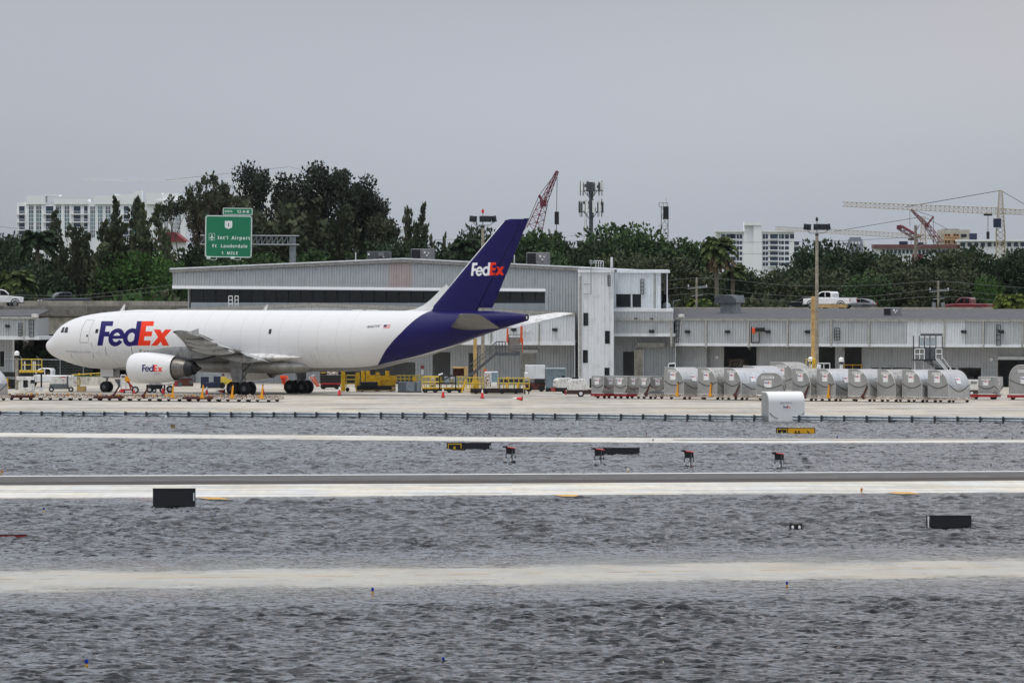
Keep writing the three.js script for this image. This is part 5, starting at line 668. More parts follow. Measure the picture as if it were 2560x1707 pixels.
{ const T = tower('tower_block', 'white tower block with light blue pyramid roof peeping through the tall pines', 3600, 590, 690, 460, mat.stucco, 30, 'building'); T.blk('main_wall', 612, 694, 455, 700); T.blk('left_wall', 585, 640, 446, 700, mat.stucco, -26, -4); const [x, y] = T.at(612, 446); mesh('pyramid_roof', new THREE.ConeGeometry(6.2, 3.2, 4).rotateY(0.78).translate(x, y + 1.4, -12), M(0x5f86ad, 0.6), T.o); T.blk('roof_block', 668, 694, 441, 458, mat.stucco, -20, 1); for (const [a, b, c, d] of [[676, 683, 488, 500], [676, 690, 510, 520], [650, 660, 488, 500], [650, 660, 510, 520]]) T.blk('window', a, b, c, d, mat.glassBlue, -0.1, 0.2); }
{ const T = tower('office_block', 'white building corner with dark window right of the tall pines', 3000, 966, 1004, 556, mat.stucco, 20, 'building'); T.blk('main_wall', 964, 1006, 572, 700); T.blk('roof_block', 966, 991, 556, 580, mat.stucco, -14, 0.6); T.blk('window', 972, 984, 579, 588, mat.glassBlue, -0.1, 0.3); T.blk('cornice', 962, 1008, 571, 574, mat.stucco, -20, 0.8); }
{ const T = tower('red_roof_house', 'building with dark red tiled roof showing through the trees at left', 1500, 392, 462, 580, mat.stucco, 16, 'house'); T.blk('wall', 398, 456, 600, 660); const [x0, y0] = T.at(388, 604), [x1, y1] = T.at(466, 580); mesh('tiled_roof', prism([[x0, y0], [x1, y0], [x1 - 2.4, y1], [x0 + 1.2, y1]], -16, 1, 0.05), mat.tileRed, T.o); T.blk('window', 420, 430, 612, 624, mat.glass, -0.1, 0.1); }
{
  const T = tower('unfinished_building', 'grey concrete building under construction among the distant cranes', 2300, 2353, 2428, 573, mat.concretePale, 20, 'building'); T.blk('main_wall', 2353, 2426, 574, 680, mat.concretePale); T.blk('upper_floor', 2362, 2400, 572, 580, mat.concreteWall, -15, -2); for (const [a, b] of [[2364, 2378], [2384, 2398], [2404, 2418]]) for (const y of [585, 600]) T.blk('window_opening', a, b, y, y + 8, mat.glassGrey, -0.3, 0.05); { const out = []; const [x0, y0] = T.at(2362, 600), [x1, y1] = T.at(2398, 592); out.push(bar([x0, y0, 1], [x1, y0, 1], 0.2), bar([x0, y1, 1], [x1, y1, 1], 0.2)); for (let k = 0; k < 6; k++) out.push(bar([lerp(x0, x1, k / 5), y0 - 4, 1], [lerp(x0, x1, k / 5), y1 + 1, 1], 0.15)); mesh('scaffold', out, M(0xb98a55, 0.7), T.o); }
  const T2 = tower('red_roof_building', 'long low building with red roof and blue windows below the distant cranes', 2200, 2186, 2400, 612, mat.stucco, 14, 'building'); T2.blk('main_wall', 2190, 2400, 618, 690); T2.blk('roof', 2186, 2402, 611, 621, M(0x6d4a46, 0.8), -16, 1.2); for (let k = 0; k < 18; k++) T2.blk('window', 2207 + k * 10, 2213 + k * 10, 624, 634, mat.glassBlue, -0.1, 0.2); T2.blk('roof_tank', 2252, 2272, 603, 612, mat.navy, -8, -3);
  const T3 = tower('white_office_building', 'low white building with square dark windows at the right edge behind the trees', 2250, 2398, 2600, 599, mat.stucco, 14, 'building'); T3.blk('main_wall', 2400, 2610, 602, 690); T3.blk('roof_slab', 2396, 2612, 599, 603, mat.stucco, -14, 1.5); for (let k = 0; k < 12; k++) T3.blk('window', 2404 + k * 16.5, 2414 + k * 16.5, 606, 616, mat.glassBlue, -0.1, 0.2); T3.blk('roof_unit', 2428, 2446, 583, 599, mat.navy, -8, -4);
  const T4 = tower('hazy_tower_block', 'pale grey flat-topped block at the tree line right of the light pole', 3800, 2124, 2160, 592, mat.stucco, 20, 'building'); T4.blk('main_wall', 2125, 2157, 598, 680, M(0x8a8c98, 0.8)); T4.blk('roof_block', 2127, 2154, 593, 600, M(0x7c7e8a, 0.8), -12, -2); T4.blk('side_wing', 2155, 2168, 602, 680, mat.stucco, -14, -2); for (const x of [2130, 2139, 2147]) T4.blk('window', x, x + 4, 604, 610, mat.paper, -0.1, 0.3);
}
// ---------- trees ----------
const leafMat = (hex) => M(hex, 0.9, 0, { vertexColors: true });
const LEAF = { deep: leafMat(0x2c3d25), mid: leafMat(0x39502a), olive: leafMat(0x434a30), bright: leafMat(0x35541d), pine: leafMat(0x434934), pineDark: leafMat(0x32382b), palm: leafMat(0x4d5a2e) };
class Leaves {
  constructor(seed) { this.R = mulberry(seed); this.p = []; this.n = []; this.c = []; }
  leaf(x, y, z, s, ax, tone, flat = 0) {                          // one leaf spray: two triangles, length s along ax
    const R = this.R, b = V(R() - 0.5, (R() - 0.5) * (1 - flat), R() - 0.5).normalize(), a = ax.clone().normalize(), side = a.clone().cross(b).normalize().multiplyScalar(s * 0.34), e = a.multiplyScalar(s);
    const A = [x, y, z], T = [x + e.x, y + e.y, z + e.z], B1 = [x + e.x * 0.45 + side.x, y + e.y * 0.45 + side.y, z + e.z * 0.45 + side.z], B2 = [x + e.x * 0.45 - side.x, y + e.y * 0.45 - side.y, z + e.z * 0.45 - side.z];
    this.p.push(...A, ...B1, ...T, ...A, ...T, ...B2); const k = tone * (0.8 + 0.4 * R()), g = 1 + 0.16 * (R() - 0.5); for (let i = 0; i < 6; i++) this.c.push(k, k * g, k);
  }
  clump(cx, cy, cz, r, n, s, tone, sy = 0.8, dir = null, spread = 1) { const R = this.R; for (let i = 0; i < n; i++) { const u = R() * 2 - 1, t = R() * 6.283, q = Math.sqrt(1 - u * u), rad = r * Math.pow(R(), 0.4), d = V(q * Math.cos(t), u, q * Math.sin(t)); const ax = dir ? dir.clone().addScaledVector(V(R() - 0.5, R() - 0.5, R() - 0.5), spread) : d.clone().add(V((R() - 0.5) * 1.6, (R() - 0.3) * 1.2, (R() - 0.5) * 1.6)); this.leaf(cx + d.x * rad, cy + d.y * rad * sy, cz + d.z * rad, s * (0.65 + 0.7 * R()), ax, tone); } }
  geo() { const g = new THREE.BufferGeometry(); g.setAttribute('position', new THREE.Float32BufferAttribute(this.p, 3)); g.setAttribute('color', new THREE.Float32BufferAttribute(this.c, 3)); g.computeVertexNormals(); return g; }
}
function treeParts(kind, seed) {                                   // unit trees in metres, base at the origin
  const L = new Leaves(seed), R = L.R, wood = [];
  if (kind === 'broad') {                                          // ~13 m tall, 13 m wide, domed
    wood.push(bar([0, 0, 0], [0.2, 5, 0.1], 0.32, 7, 0.22)); const n = 54;
    for (let i = 0; i < n; i++) { const a = R() * 6.283, e = Math.pow(R(), 0.75), r = 5.6 * Math.sqrt(1 - e * e) * (0.72 + 0.36 * R()), y = 3.2 + 8.6 * e * (0.86 + 0.2 * R()), x = r * Math.cos(a), z = r * Math.sin(a); L.clump(x, y, z, 1.05 + 0.9 * R(), 150, 0.42, 0.75 + 0.5 * R(), 0.75); if (i < 12) wood.push(bar([0.2, 4.6, 0.1], [x * 0.8, y * 0.95, z * 0.8], 0.13, 5, 0.04)); }
    for (let i = 0; i < 14; i++) L.clump((R() - 0.5) * 6, 3 + 6 * R(), (R() - 0.5) * 6, 2, 60, 0.6, 0.7);
  } else if (kind === 'cloud') {                                   // tall pine with billowing dark masses on leaning limbs, ~22 m
    wood.push(tube([[0, 0, 0], [0.3, 7, 0], [-0.2, 13, 0.2], [0.6, 20, 0]], 0.26, 14, 6));
    for (let i = 0; i < 24; i++) { const t = 0.24 + 0.72 * Math.pow(R(), 0.85), y = 20 * t, a = R() * 6.283, r = (1 - t * 0.5) * 5.6 * (0.25 + 0.75 * R()), x = r * Math.cos(a) + 0.3 * Math.sin(y), z = r * Math.sin(a), y2 = y + 1.2 + R() * 1.5; wood.push(bar([0.1, y - 0.6, 0], [x, y2, z], 0.11, 5, 0.03)); const rr = 1.0 + 1.0 * R(); L.clump(x, y2, z, rr, 200, 0.44, 0.7 + 0.45 * R(), 0.95, V(0.15, 0.5, 0), 1.7); L.clump(x * 0.7, y2 - 1.2, z * 0.7, rr, 95, 0.44, 0.65 + 0.4 * R(), 1.0, V(0.1, 0.3, 0), 1.9); }
  } else if (kind === 'plume') {                                   // feathery casuarina, narrow pointed tops, ~15 m
    const stems = 3 + (R() * 2 | 0); for (let k = 0; k < stems; k++) { const a = R() * 6.283, bx = 1.7 * Math.cos(a), bz = 1.7 * Math.sin(a), h = 15 * (0.7 + 0.3 * R()) * (k ? 0.85 : 1), lean = 0.5 + 1.6 * (R() - 0.2); wood.push(bar([bx * 0.2, 0, bz * 0.2], [bx + lean, h * 0.96, bz], 0.16, 5, 0.03)); for (let i = 0; i < 26; i++) { const t = 0.18 + 0.82 * i / 25, x = lerp(bx * 0.2, bx + lean, t), z = lerp(bz * 0.2, bz, t), w = 1.65 * Math.pow(1 - t, 0.75) * (0.5 + 0.9 * R()) + 0.14, b = R() * 6.283; L.clump(x + w * 0.55 * Math.cos(b), h * t, z + w * 0.55 * Math.sin(b), w * 0.7 + 0.12, 22 + 26 * (1 - t), 0.42, 0.75 + 0.5 * R(), 1.35, V(0.35 + 0.5 * Math.cos(b), 1.0, 0.5 * Math.sin(b)), 0.9); } }
  } else if (kind === 'sparse') {                                  // half-bare crown on twisting limbs, ~17 m
    const limb = (p, d, len, r, n) => { const q = p.clone().addScaledVector(d, len); wood.push(bar(p, q, r, 5, r * 0.6)); if (n === 0) { if (R() < 0.8) L.clump(q.x, q.y, q.z, 0.35 + 0.5 * R(), 42, 0.36, 0.7 + 0.4 * R(), 1.1, V(0.2, 0.6, 0), 1.5); return; } for (let i = 0; i < 2 + (R() < 0.6 ? 1 : 0); i++) limb(q, d.clone().add(V((R() - 0.5) * 1.3, 0.25 * R(), (R() - 0.5) * 1.1)).normalize(), len * (0.62 + 0.2 * R()), r * 0.62, n - 1); };
    limb(V(0, 0, 0), V(0.05, 1, 0), 5.6, 0.24, 4); for (let i = 0; i < 9; i++) L.clump((R() - 0.5) * 5, 4 + 5 * R(), (R() - 0.5) * 4, 1.3, 90, 0.5, 0.8);
  } else if (kind === 'shrub') { for (let i = 0; i < 22; i++) { const a = R() * 6.283, r = 2.6 * Math.sqrt(R()); L.clump(r * Math.cos(a), 0.8 + 2.4 * R() * (1 - r / 3.6), r * Math.sin(a), 0.8 + 0.5 * R(), 110, 0.34, 0.75 + 0.5 * R(), 0.8); } wood.push(bar([0, 0, 0], [0.2, 2, 0], 0.1)); }
  return { crown: L.geo(), wood };
}
const kinds = {}; const variant = (kind, v) => { const k = kind + v; if (!kinds[k]) { const t = treeParts(kind, 100 + v * 17 + kind.length * 1000); kinds[k] = { crown: metreUV(t.crown), wood: metreUV(mergeGeometries(t.wood.map((g) => metreUV(prep(g))))), h: (t.crown.computeBoundingBox(), t.crown.boundingBox.max.y * 0.985) }; } return kinds[k]; };
let treeCount = 0;
function tree(name, label, kind, v, m, px, pyTop, D, wide, group) {   // crown top seen at (px, pyTop), D metres out; wide = width factor
  const q = variant(kind, v), p = P(px, pyTop, D), s = p.y / q.h, o = thing(name, label, 'tree', [p.x, 0, -D], (treeCount++ * 2.39996) % 6.28, group);
  o.scale.set(s * wide, s, s * wide); const c = new THREE.Mesh(q.crown, m), w = new THREE.Mesh(q.wood, mat.bark); c.name = 'crown'; w.name = 'trunk'; for (const e of [c, w]) { e.castShadow = e.receiveShadow = true; o.add(e); } return o;
}
const d2 = (x) => x * 1.08844;
// [kind, variant, leaf, x, y of top (2352 px wide picture), distance, width factor, label]
const groves = {
  'tall pines behind the highway': [
    ['sparse', 0, 'pine', 425, 408, 872, 0.75, 'half-bare pine at the left of the tall pine grove'], ['sparse', 1, 'pine', 497, 396, 875, 0.8, 'half-bare pine with bent top above the green sign'], ['cloud', 0, 'pineDark', 528, 418, 880, 0.72, 'dark pine mass just left of the highest left pine'], ['cloud', 1, 'pineDark', 588, 372, 876, 0.58, 'highest dark pine above the right end of the green sign'],
    ['cloud', 2, 'pineDark', 655, 398, 882, 0.8, 'broad dark pine in the middle of the tall grove'], ['cloud', 0, 'pineDark', 690, 418, 878, 0.7, 'dark pine right of the middle of the tall grove'], ['cloud', 1, 'pineDark', 742, 372, 880, 0.85, 'tallest dark pine on the right half of the grove'], ['cloud', 2, 'pineDark', 800, 396, 875, 0.78, 'dark pine near the right end of the tall grove'], ['cloud', 1, 'pineDark', 845, 424, 877, 0.8, 'loose dark pine beside the twiggy one at the grove right end'], ['sparse', 2, 'pine', 830, 392, 882, 0.55, 'pine with bare twigs on top near the grove right end'], ['cloud', 0, 'pineDark', 850, 432, 884, 0.74, 'last dark pine at the right end of the tall grove'], ['plume', 1, 'pine', 610, 455, 870, 1.35, 'brownish feathery pine in front of the grove centre'], ['plume', 2, 'pine', 705, 452, 868, 1.4, 'brownish feathery pine in front of the grove right of centre'], ['cloud', 2, 'pineDark', 470, 445, 884, 0.85, 'dark pine mass behind the green sign'], ['cloud', 0, 'pine', 560, 465, 866, 0.9, 'shorter dark pine beside the green sign truss'], ['plume', 0, 'pine', 780, 470, 866, 1.3, 'feathery pine low at the right of the grove'], ['cloud', 1, 'pine', 885, 490, 874, 0.62, 'small rounded pine at the right foot of the grove'],
  ],
  'feathery casuarina trees': [
    ['plume', 0, 'pine', 200, 484, 868, 0.95, 'feathery tree in front of the left white apartments'], ['plume', 1, 'pine', 268, 452, 872, 0.8, 'feathery pointed tree centred on the left white apartments'], ['plume', 2, 'pine', 345, 452, 866, 0.75, 'tall feathery pointed tree right of the left apartments'], ['plume', 0, 'pine', 310, 500, 860, 1.1, 'shorter feathery tree between two pointed ones at left'], ['plume', 1, 'olive', 235, 512, 858, 1.2, 'olive feathery tree low before the left apartments'], ['plume', 2, 'olive', 385, 470, 862, 0.9, 'feathery tree left of the green sign'], ['plume', 0, 'pine', 160, 520, 862, 0.8, 'small feathery tree left of the apartments middle'],
    ['plume', 0, 'pine', 922, 478, 878, 0.5, 'slim pointed tree right of the white office block'], ['plume', 2, 'pine', 968, 464, 880, 0.62, 'tallest slim pointed tree left of the light pole'], ['plume', 1, 'pine', 945, 512, 872, 0.8, 'bushy lower tree between two slim pointed trees'], ['plume', 1, 'pine', 1012, 534, 868, 0.5, 'small leaning pointed tree left of the light pole'], ['plume', 1, 'pine', 1600, 555, 872, 0.6, 'thin feathery tree left of the tall palm'],
  ],
  'broad green trees behind the highway': [
    ['broad', 0, 'deep', 18, 532, 880, 0.6, 'dark rounded tree at the left edge behind the bridge'], ['broad', 1, 'deep', 60, 560, 876, 0.8, 'dark tree second from the left edge'], ['broad', 2, 'deep', 120, 575, 880, 0.9, 'dark tree under the left apartments'], ['broad', 0, 'olive', 190, 590, 866, 0.95, 'olive broad tree left of the bright green one'], ['broad', 1, 'bright', 318, 572, 856, 0.95, 'bright green broad tree left of the green sign'], ['broad', 2, 'bright', 395, 592, 852, 0.8, 'bright green tree just behind the left roof corner'], ['broad', 0, 'deep', 265, 570, 876, 0.9, 'dark broad tree behind the bright green one'], ['broad', 1, 'deep', 440, 560, 872, 0.9, 'dark broad tree behind the green sign'], ['broad', 2, 'mid', 520, 582, 862, 0.9, 'green broad tree below the green sign'], ['broad', 0, 'mid', 610, 572, 864, 0.95, 'green broad tree left of the sign post'], ['broad', 1, 'mid', 700, 566, 862, 0.95, 'green broad tree right of the sign post'], ['broad', 2, 'mid', 785, 556, 866, 0.95, 'green broad tree above the roof left of the peak'], ['broad', 0, 'deep', 860, 548, 872, 0.85, 'dark green tree behind the first air conditioner'], ['broad', 1, 'deep', 935, 545, 868, 0.8, 'dark green tree behind the second air conditioner'], ['broad', 2, 'deep', 1000, 552, 872, 0.8, 'dark green tree left of the light pole behind the fin'],
    ['broad', 0, 'deep', 1085, 548, 868, 0.62, 'dark tree behind the left light pole'], ['broad', 1, 'deep', 1100, 512, 905, 0.55, 'upright dark tree just behind the left light pole lamps'], ['broad', 2, 'deep', 1160, 545, 872, 0.85, 'dark tree hidden by the tail fin'], ['broad', 0, 'mid', 1228, 524, 876, 0.75, 'rounded green tree right of the fin below the red crane'], ['broad', 1, 'deep', 1288, 528, 882, 0.55, 'small rounded dark tree right of the red crane'], ['broad', 2, 'mid', 1260, 575, 862, 0.9, 'green tree above the right air conditioner'], ['broad', 0, 'deep', 1330, 568, 872, 0.75, 'low dark tree left of the cell tower'], ['broad', 1, 'mid', 1425, 508, 872, 0.9, 'large domed green tree right of the cell tower'], ['broad', 2, 'mid', 1475, 512, 868, 0.9, 'second crown of the large domed green mass'], ['broad', 0, 'mid', 1545, 542, 872, 0.85, 'green tree at the foot of the lattice tower'], ['broad', 1, 'deep', 1370, 545, 866, 0.8, 'dark green tree at the foot of the cell tower'], ['broad', 2, 'olive', 1440, 570, 856, 1.0, 'olive green tree above the stair tower'], ['broad', 0, 'olive', 1520, 580, 854, 0.95, 'olive green tree right of the stair tower'],
    ['broad', 1, 'deep', 1590, 578, 872, 0.7, 'dark tree left of the tall palm'], ['broad', 2, 'olive', 1640, 612, 866, 0.95, 'dull green tree behind the palm trunk'], ['broad', 0, 'deep', 1705, 612, 862, 0.9, 'dark low tree below the right white apartments'], ['broad', 1, 'olive', 1765, 618, 862, 0.9, 'olive tree below the lift shaft block'], ['broad', 2, 'deep', 1805, 606, 874, 0.6, 'dark tree right of the right white apartments'], ['broad', 0, 'deep', 1856, 572, 880, 0.5, 'dark rounded tree left of the right light pole'], ['broad', 1, 'deep', 1888, 545, 878, 0.75, 'tall dark rounded tree behind the right light pole'], ['broad', 2, 'deep', 1950, 556, 876, 0.8, 'dark rounded tree right of the right light pole'], ['broad', 0, 'deep', 2010, 574, 872, 0.85, 'dark tree second right of the right light pole'], ['broad', 1, 'olive', 2060, 578, 868, 0.85, 'olive dark tree left of the bare trunk'], ['broad', 2, 'deep', 2135, 572, 872, 0.85, 'dark tree right of the bare trunk'], ['broad', 0, 'olive', 2190, 566, 870, 0.85, 'olive dark tree below the red crane'], ['broad', 1, 'deep', 2250, 560, 874, 0.85, 'dark tree left of the tall tower crane'], ['broad', 2, 'deep', 2310, 572, 870, 0.8, 'dark tree below the tall tower crane'], ['broad', 0, 'deep', 2360, 560, 872, 0.85, 'dark tree at the right edge'], ['broad', 1, 'olive', 1900, 610, 858, 1.0, 'olive front tree behind the white pickup truck'], ['broad', 2, 'mid', 2000, 620, 856, 1.0, 'green front tree right of the white pickup truck'], ['broad', 0, 'olive', 2100, 612, 858, 1.0, 'olive front tree left of the right utility pole'], ['broad', 1, 'olive', 2205, 614, 856, 1.0, 'olive front tree right of the right utility pole'], ['broad', 2, 'bright', 2275, 628, 852, 0.6, 'bright green small tree behind the red pickup truck'], ['broad', 1, 'deep', 90, 602, 858, 1.0, 'dark front tree above the left bridge'], ['broad', 0, 'deep', 2150, 600, 880, 1.0, 'dark rear tree right of the bare trunk'],
  ],
  'shrubs along the highway': [['shrub', 0, 'bright', 340, 668, 838, 1.0, 'bright green shrub above the bridge left of the roof corner'], ['shrub', 1, 'mid', 250, 672, 838, 1.1, 'green shrub above the middle of the left bridge'], ['shrub', 2, 'olive', 420, 664, 838, 1.0, 'olive shrub at the left roof corner'], ['shrub', 0, 'olive', 1740, 668, 836, 0.7, 'yellowish green shrub right of the larger ventilator hood'], ['shrub', 1, 'mid', 1625, 685, 834, 0.7, 'green shrub at the foot of the left utility pole'], ['shrub', 2, 'deep', 2338, 668, 842, 0.4, 'dark bushy shrub behind the yellow green palm at the right edge'], ['shrub', 0, 'deep', 60, 668, 840, 1.2, 'dark shrub above the left bridge beside the pickup']],
};
for (const [group, list] of Object.entries(groves)) for (const [kind, v, leaf, x, y, D, w, label] of list) tree(kind === 'shrub' ? 'shrub' : kind === 'broad' ? 'broadleaf_tree' : kind === 'plume' ? 'casuarina_tree' : 'pine_tree', label, kind, v, LEAF[leaf], d2(x), d2(y), D, w, group);
{ // the wood that fills in behind and under them, too dense to tell trunk from trunk
  const R = mulberry(77), q = variant('broad', 1), m = new THREE.InstancedMesh(q.crown, LEAF.deep, 130), t = new THREE.Object3D();
  for (let i = 0; i < 130; i++) { const D = 885 + 60 * R(), px = lerp(-350, 2900, (i + R()) / 130); const gap = (px > 1750 && px < 1960) || (px > 1030 && px < 1190) ? 0.76 : 1, hgt = (10.2 + 2.6 * R()) * gap; t.position.set((px - 1280) / F * D, 0, -D); t.rotation.y = R() * 6.28; t.scale.set(0.95, hgt / 13, 0.95); t.updateMatrix(); m.setMatrixAt(i, t.matrix); }
  m.name = 'background_wood'; m.castShadow = m.receiveShadow = true; scene.add(m); tag(m, 'dense dark green wood filling the tree line behind the highway', 'wood', null, 'stuff');
}
{ // scrub under the bridge
  const q = variant('shrub', 1), m = new THREE.InstancedMesh(q.crown, LEAF.deep, 26), t = new THREE.Object3D(), R = mulberry(31);
  for (let i = 0; i < 26; i++) { const p = P(60 + 200 * R(), 900, 800 + 14 * R()); t.position.set(p.x, 0, p.z); t.rotation.y = R() * 6; const s = 0.9 + 0.7 * R(); t.scale.set(s, s, s); t.updateMatrix(); m.setMatrixAt(i, t.matrix); }
  m.name = 'underbridge_scrub'; scene.add(m); tag(m, 'dark green scrub growing below the left bridge', 'scrub', null, 'stuff');
}
function palm(label, px, pyTop, D, trunkH, n, len, m = LEAF.palm, skirt = false, stemOnly = false) {
  const c = P(px, pyTop, D), o = thing('palm_tree', label, 'palm tree', [c.x, 0, -D], 0, 'palm trees'), R = mulberry(Math.round(px)), y = c.y - len * 0.45;
  mesh('trunk', tube([[0.3, 0, 0], [0.1, y * 0.5, 0], [0, y, 0]], 0.24, 12, 7), mat.trunkPalm, o);
  for (let k = 0; k < n; k++) { const L = new Leaves(900 + k + Math.round(px)), a = k * 2.4 + R(), up = lerp(1.1, skirt ? -1.1 : -0.5, k / n), pts = []; for (let i = 0; i <= 7; i++) { const t = i / 7, r = len * t * Math.cos(up * (1 - t * 0.2)) * 0.95; pts.push(V(r * Math.cos(a) + 0.5 * t * t, y + len * (t * Math.sin(up) - 0.62 * t * t), r * Math.sin(a))); } for (let i = 1; i < 7; i++) { const d = pts[i].clone().sub(pts[i - 1]).normalize(), s = d.clone().cross(V(0, 1, 0)).normalize(); for (const sg of [-1, 1]) for (let j = 0; j < 4; j++) { const q = pts[i - 1].clone().lerp(pts[i], j / 4); L.leaf(q.x, q.y, q.z, len * 0.3 * Math.sin(Math.PI * (i - 0.4) / 7.2) + 0.1, s.clone().multiplyScalar(sg).addScaledVector(d, 0.7).add(V(0, -0.35, 0)), skirt && k > n * 0.72 ? 1.25 : 0.95); } } mesh('frond', L.geo(), skirt && k > n * 0.75 ? M(0x6d5f48, 0.95, 0, { vertexColors: true }) : m, o); }
}
palm('tall palm with shaggy brown skirt before the right white apartments', 1791, 585, 850, 0, 34, 2.6, LEAF.palm, true); palm('small palm right of the tall palm below the white apartments', 1832, 655, 858, 0, 16, 1.8); palm('palm bent by wind in front of the far left apartments', 92, 568, 866, 0, 20, 3.0, LEAF.deep); palm('dark palm left of the left light pole', 1163, 590, 862, 0, 22, 2.7, LEAF.deep); palm('yellowish palm above the bridge at the left edge', 34, 668, 842, 0, 22, 2.8, LEAF.palm); palm('yellow green palm at the right edge before the barrier', 2525, 728, 814, 0, 30, 2.6, leafMat(0x5d6a26)); palm('yellow green palm by the left utility pole', 1742, 742, 834, 0, 20, 1.9, leafMat(0x5d6a26));
{ const b = P(2291, 660, 890), o = thing('bare_trunk', 'bare grey broken tree trunk standing above the right tree line', 'dead tree', [b.x, 0, b.z]), y = (p) => P(2291, p, 890).y; mesh('trunk', bar([0, 0, 0], [-0.05, y(563), 0], 0.3, 8, 0.16), mat.barkPale, o); mesh('branch', [bar([0, y(592), 0], [0.9, y(587), 0], 0.1, 5, 0.05), bar([0.05, y(574), 0], [0.45, y(562), 0], 0.09, 5, 0.03), bar([0.05, y(620), 0], [0.9, y(612), 0.1], 0.08, 5, 0.03)], mat.barkPale, o); }
// ---------- apron: lamps, aircraft containers, dollies, loaders, tugs, cones ----------
const rowAt = (px, a, b) => { const A = G(...a), B = G(...b), k = (px - 1280) / F; const t = (A.x + k * A.z) / ((A.x - B.x) + k * (A.z - B.z)); return A.clone().lerp(B, t); };   // where the sight line at px meets the line a-b
function floodPole(label, px, D, head, lampC) {
  const b = P(px, 900, D).setY(APRON), o = thing('floodlight_pole', label, 'light pole', b, 0, 'apron floodlight poles'), y = (p) => P(px, p, D).y - APRON, yt = y(head + 16);
  mesh('pole', bar([0, 0, 0], [0, yt, 0], 0.2, 14, 0.15), mat.pole, o); mesh('pole_cap', cyl(0, yt, 0, 0.17, 0.2), mat.darkSteel, o);
  mesh('lamp_bracket', [bar([0, yt, 0], [0, yt + 0.55, 0], 0.05), tube([[-0.95, yt + 0.55, 0], [-0.75, yt + 0.22, 0.05], [0, yt + 0.15, 0], [0.75, yt + 0.22, -0.05], [1.1, yt + 0.5, 0]], 0.04, 24)], mat.galv, o);
  for (const [x, w, tilt, tz] of [[-0.95, 0.72, -0.3, 0.4], [-0.02, 0.62, 0.1, 0.3], [0.55, 0.62, -0.1, 0.5], [1.1, 0.44, 0.7, -0.2]]) { const f = mesh('floodlight', rbox(0, 0, 0, w, 0.6, 0.34, 0.06).rotateZ(tilt * 0.3).rotateY(tilt).translate(x, yt + 0.78, tz * 0.4), mat.darkSteel, o); mesh('lens', rbox(0, -0.02, 0.18, w * 0.72, 0.42, 0.04, 0.01).rotateZ(tilt * 0.3).rotateY(tilt).translate(x, yt + 0.78, tz * 0.4), mat.glassGrey, f); }
  mesh('beacon_stem', bar([0, yt + 0.5, 0], [0, yt + 1.35, 0], 0.03), mat.darkSteel, o); mesh('beacon', [cyl(0, yt + 1.5, 0, 0.13, 0.3, 'y', 10), cyl(0, yt + 1.68, 0, 0.08, 0.12, 'y', 10)], lampC, o);
}
floodPole('concrete floodlight pole with red beacon rising behind the purple tail fin', 1207, 731, 551, M(0xd42a26, 0.35));
floodPole('concrete floodlight pole with black beacon in front of the long warehouse', 2043, 733, 571, mat.black);
for (const [label, p0, p1, y0, D] of [['tan square column beside the right floodlight pole', 2028.5, 2038.5, 741, 731], ['tan square column under the tail of the aircraft', 1183, 1192.5, 846, 729]]) { const a = P(p0, y0, D), b = P(p1, y0, D), w = b.x - a.x, o = thing('tan_column', label, 'column', [(a.x + b.x) / 2, APRON, -D], 0, 'tan columns'); mesh('shaft', rbox(0, (a.y - APRON) / 2, 0, w, a.y - APRON, w, 0.03), mat.tan, o); mesh('footing', rbox(0, 0.15, 0, w * 1.7, 0.3, w * 1.7), mat.concretePale, o); }
for (const [label, px, yt, yb, D] of [['white-domed post before the left building', 40.5, 877, 975, 722], ['white-domed post at the foot of the tan column', 2027.5, 892, 972, 722], ['white-domed post right of the floodlight pole', 2104, 893, 972, 724]]) { const a = P(px, yt, D), h = a.y - APRON, o = thing('domed_post', label, 'post', [a.x, APRON, -D], 0, 'white-domed posts'); mesh('post', bar([0, 0, 0], [0, h - 0.4, 0], 0.16, 10), px < 100 ? mat.pole : mat.trim, o); mesh('collar', cyl(0, h - 0.52, 0, 0.2, 0.3), mat.black, o); mesh('dome', [cyl(0, h - 0.32, 0, 0.24, 0.24), ball(0, h - 0.2, 0, 0.24, 1, 0.85, 1, 14)], mat.paper, o); }

// containers
const codeTex = (t) => M(0xffffff, 0.6, 0, { map: canvasTex(256, 48, (c) => { c.fillStyle = '#e9e9e6'; c.fillRect(0, 0, 256, 48); c.fillStyle = '#17171a'; c.font = 'bold 36px sans-serif'; c.fillText(t, 6, 37); }) });
const codes = ['AMJ 13667 FX', 'AMJ 11243 FX', 'AMJ 04022 FX', 'AAD 17807 FX', 'AGF 70011 FX'].map(codeTex), codeBlack = M(0xffffff, 0.6, 0, { map: canvasTex(256, 40, (c) => { c.fillStyle = '#e9e9e8'; c.fillRect(0, 0, 256, 40); c.fillStyle = '#222'; c.font = 'bold 32px sans-serif'; c.fillText('AMJ 15376 FX', 12, 31); }) });
const sticker = M(0xffffff, 0.6, 0, { map: canvasTex(192, 192, (c) => { c.fillStyle = '#e6e6e6'; c.fillRect(0, 0, 192, 192); drawLogo(c, rectLogo(14, 82, 164), '#2a1a72', '#e8452a'); c.fillStyle = '#3b5; '; c.fillStyle = '#44545a'; c.fillRect(16, 128, 16, 14); }) });
const decal = (name, m, x, y, z, w, h, ry, parent, rx = 0) => { const g = new THREE.PlaneGeometry(w, h); if (rx) g.rotateX(rx); g.rotateY(ry); return mesh(name, g.translate(x, y, z), m, parent, true); };
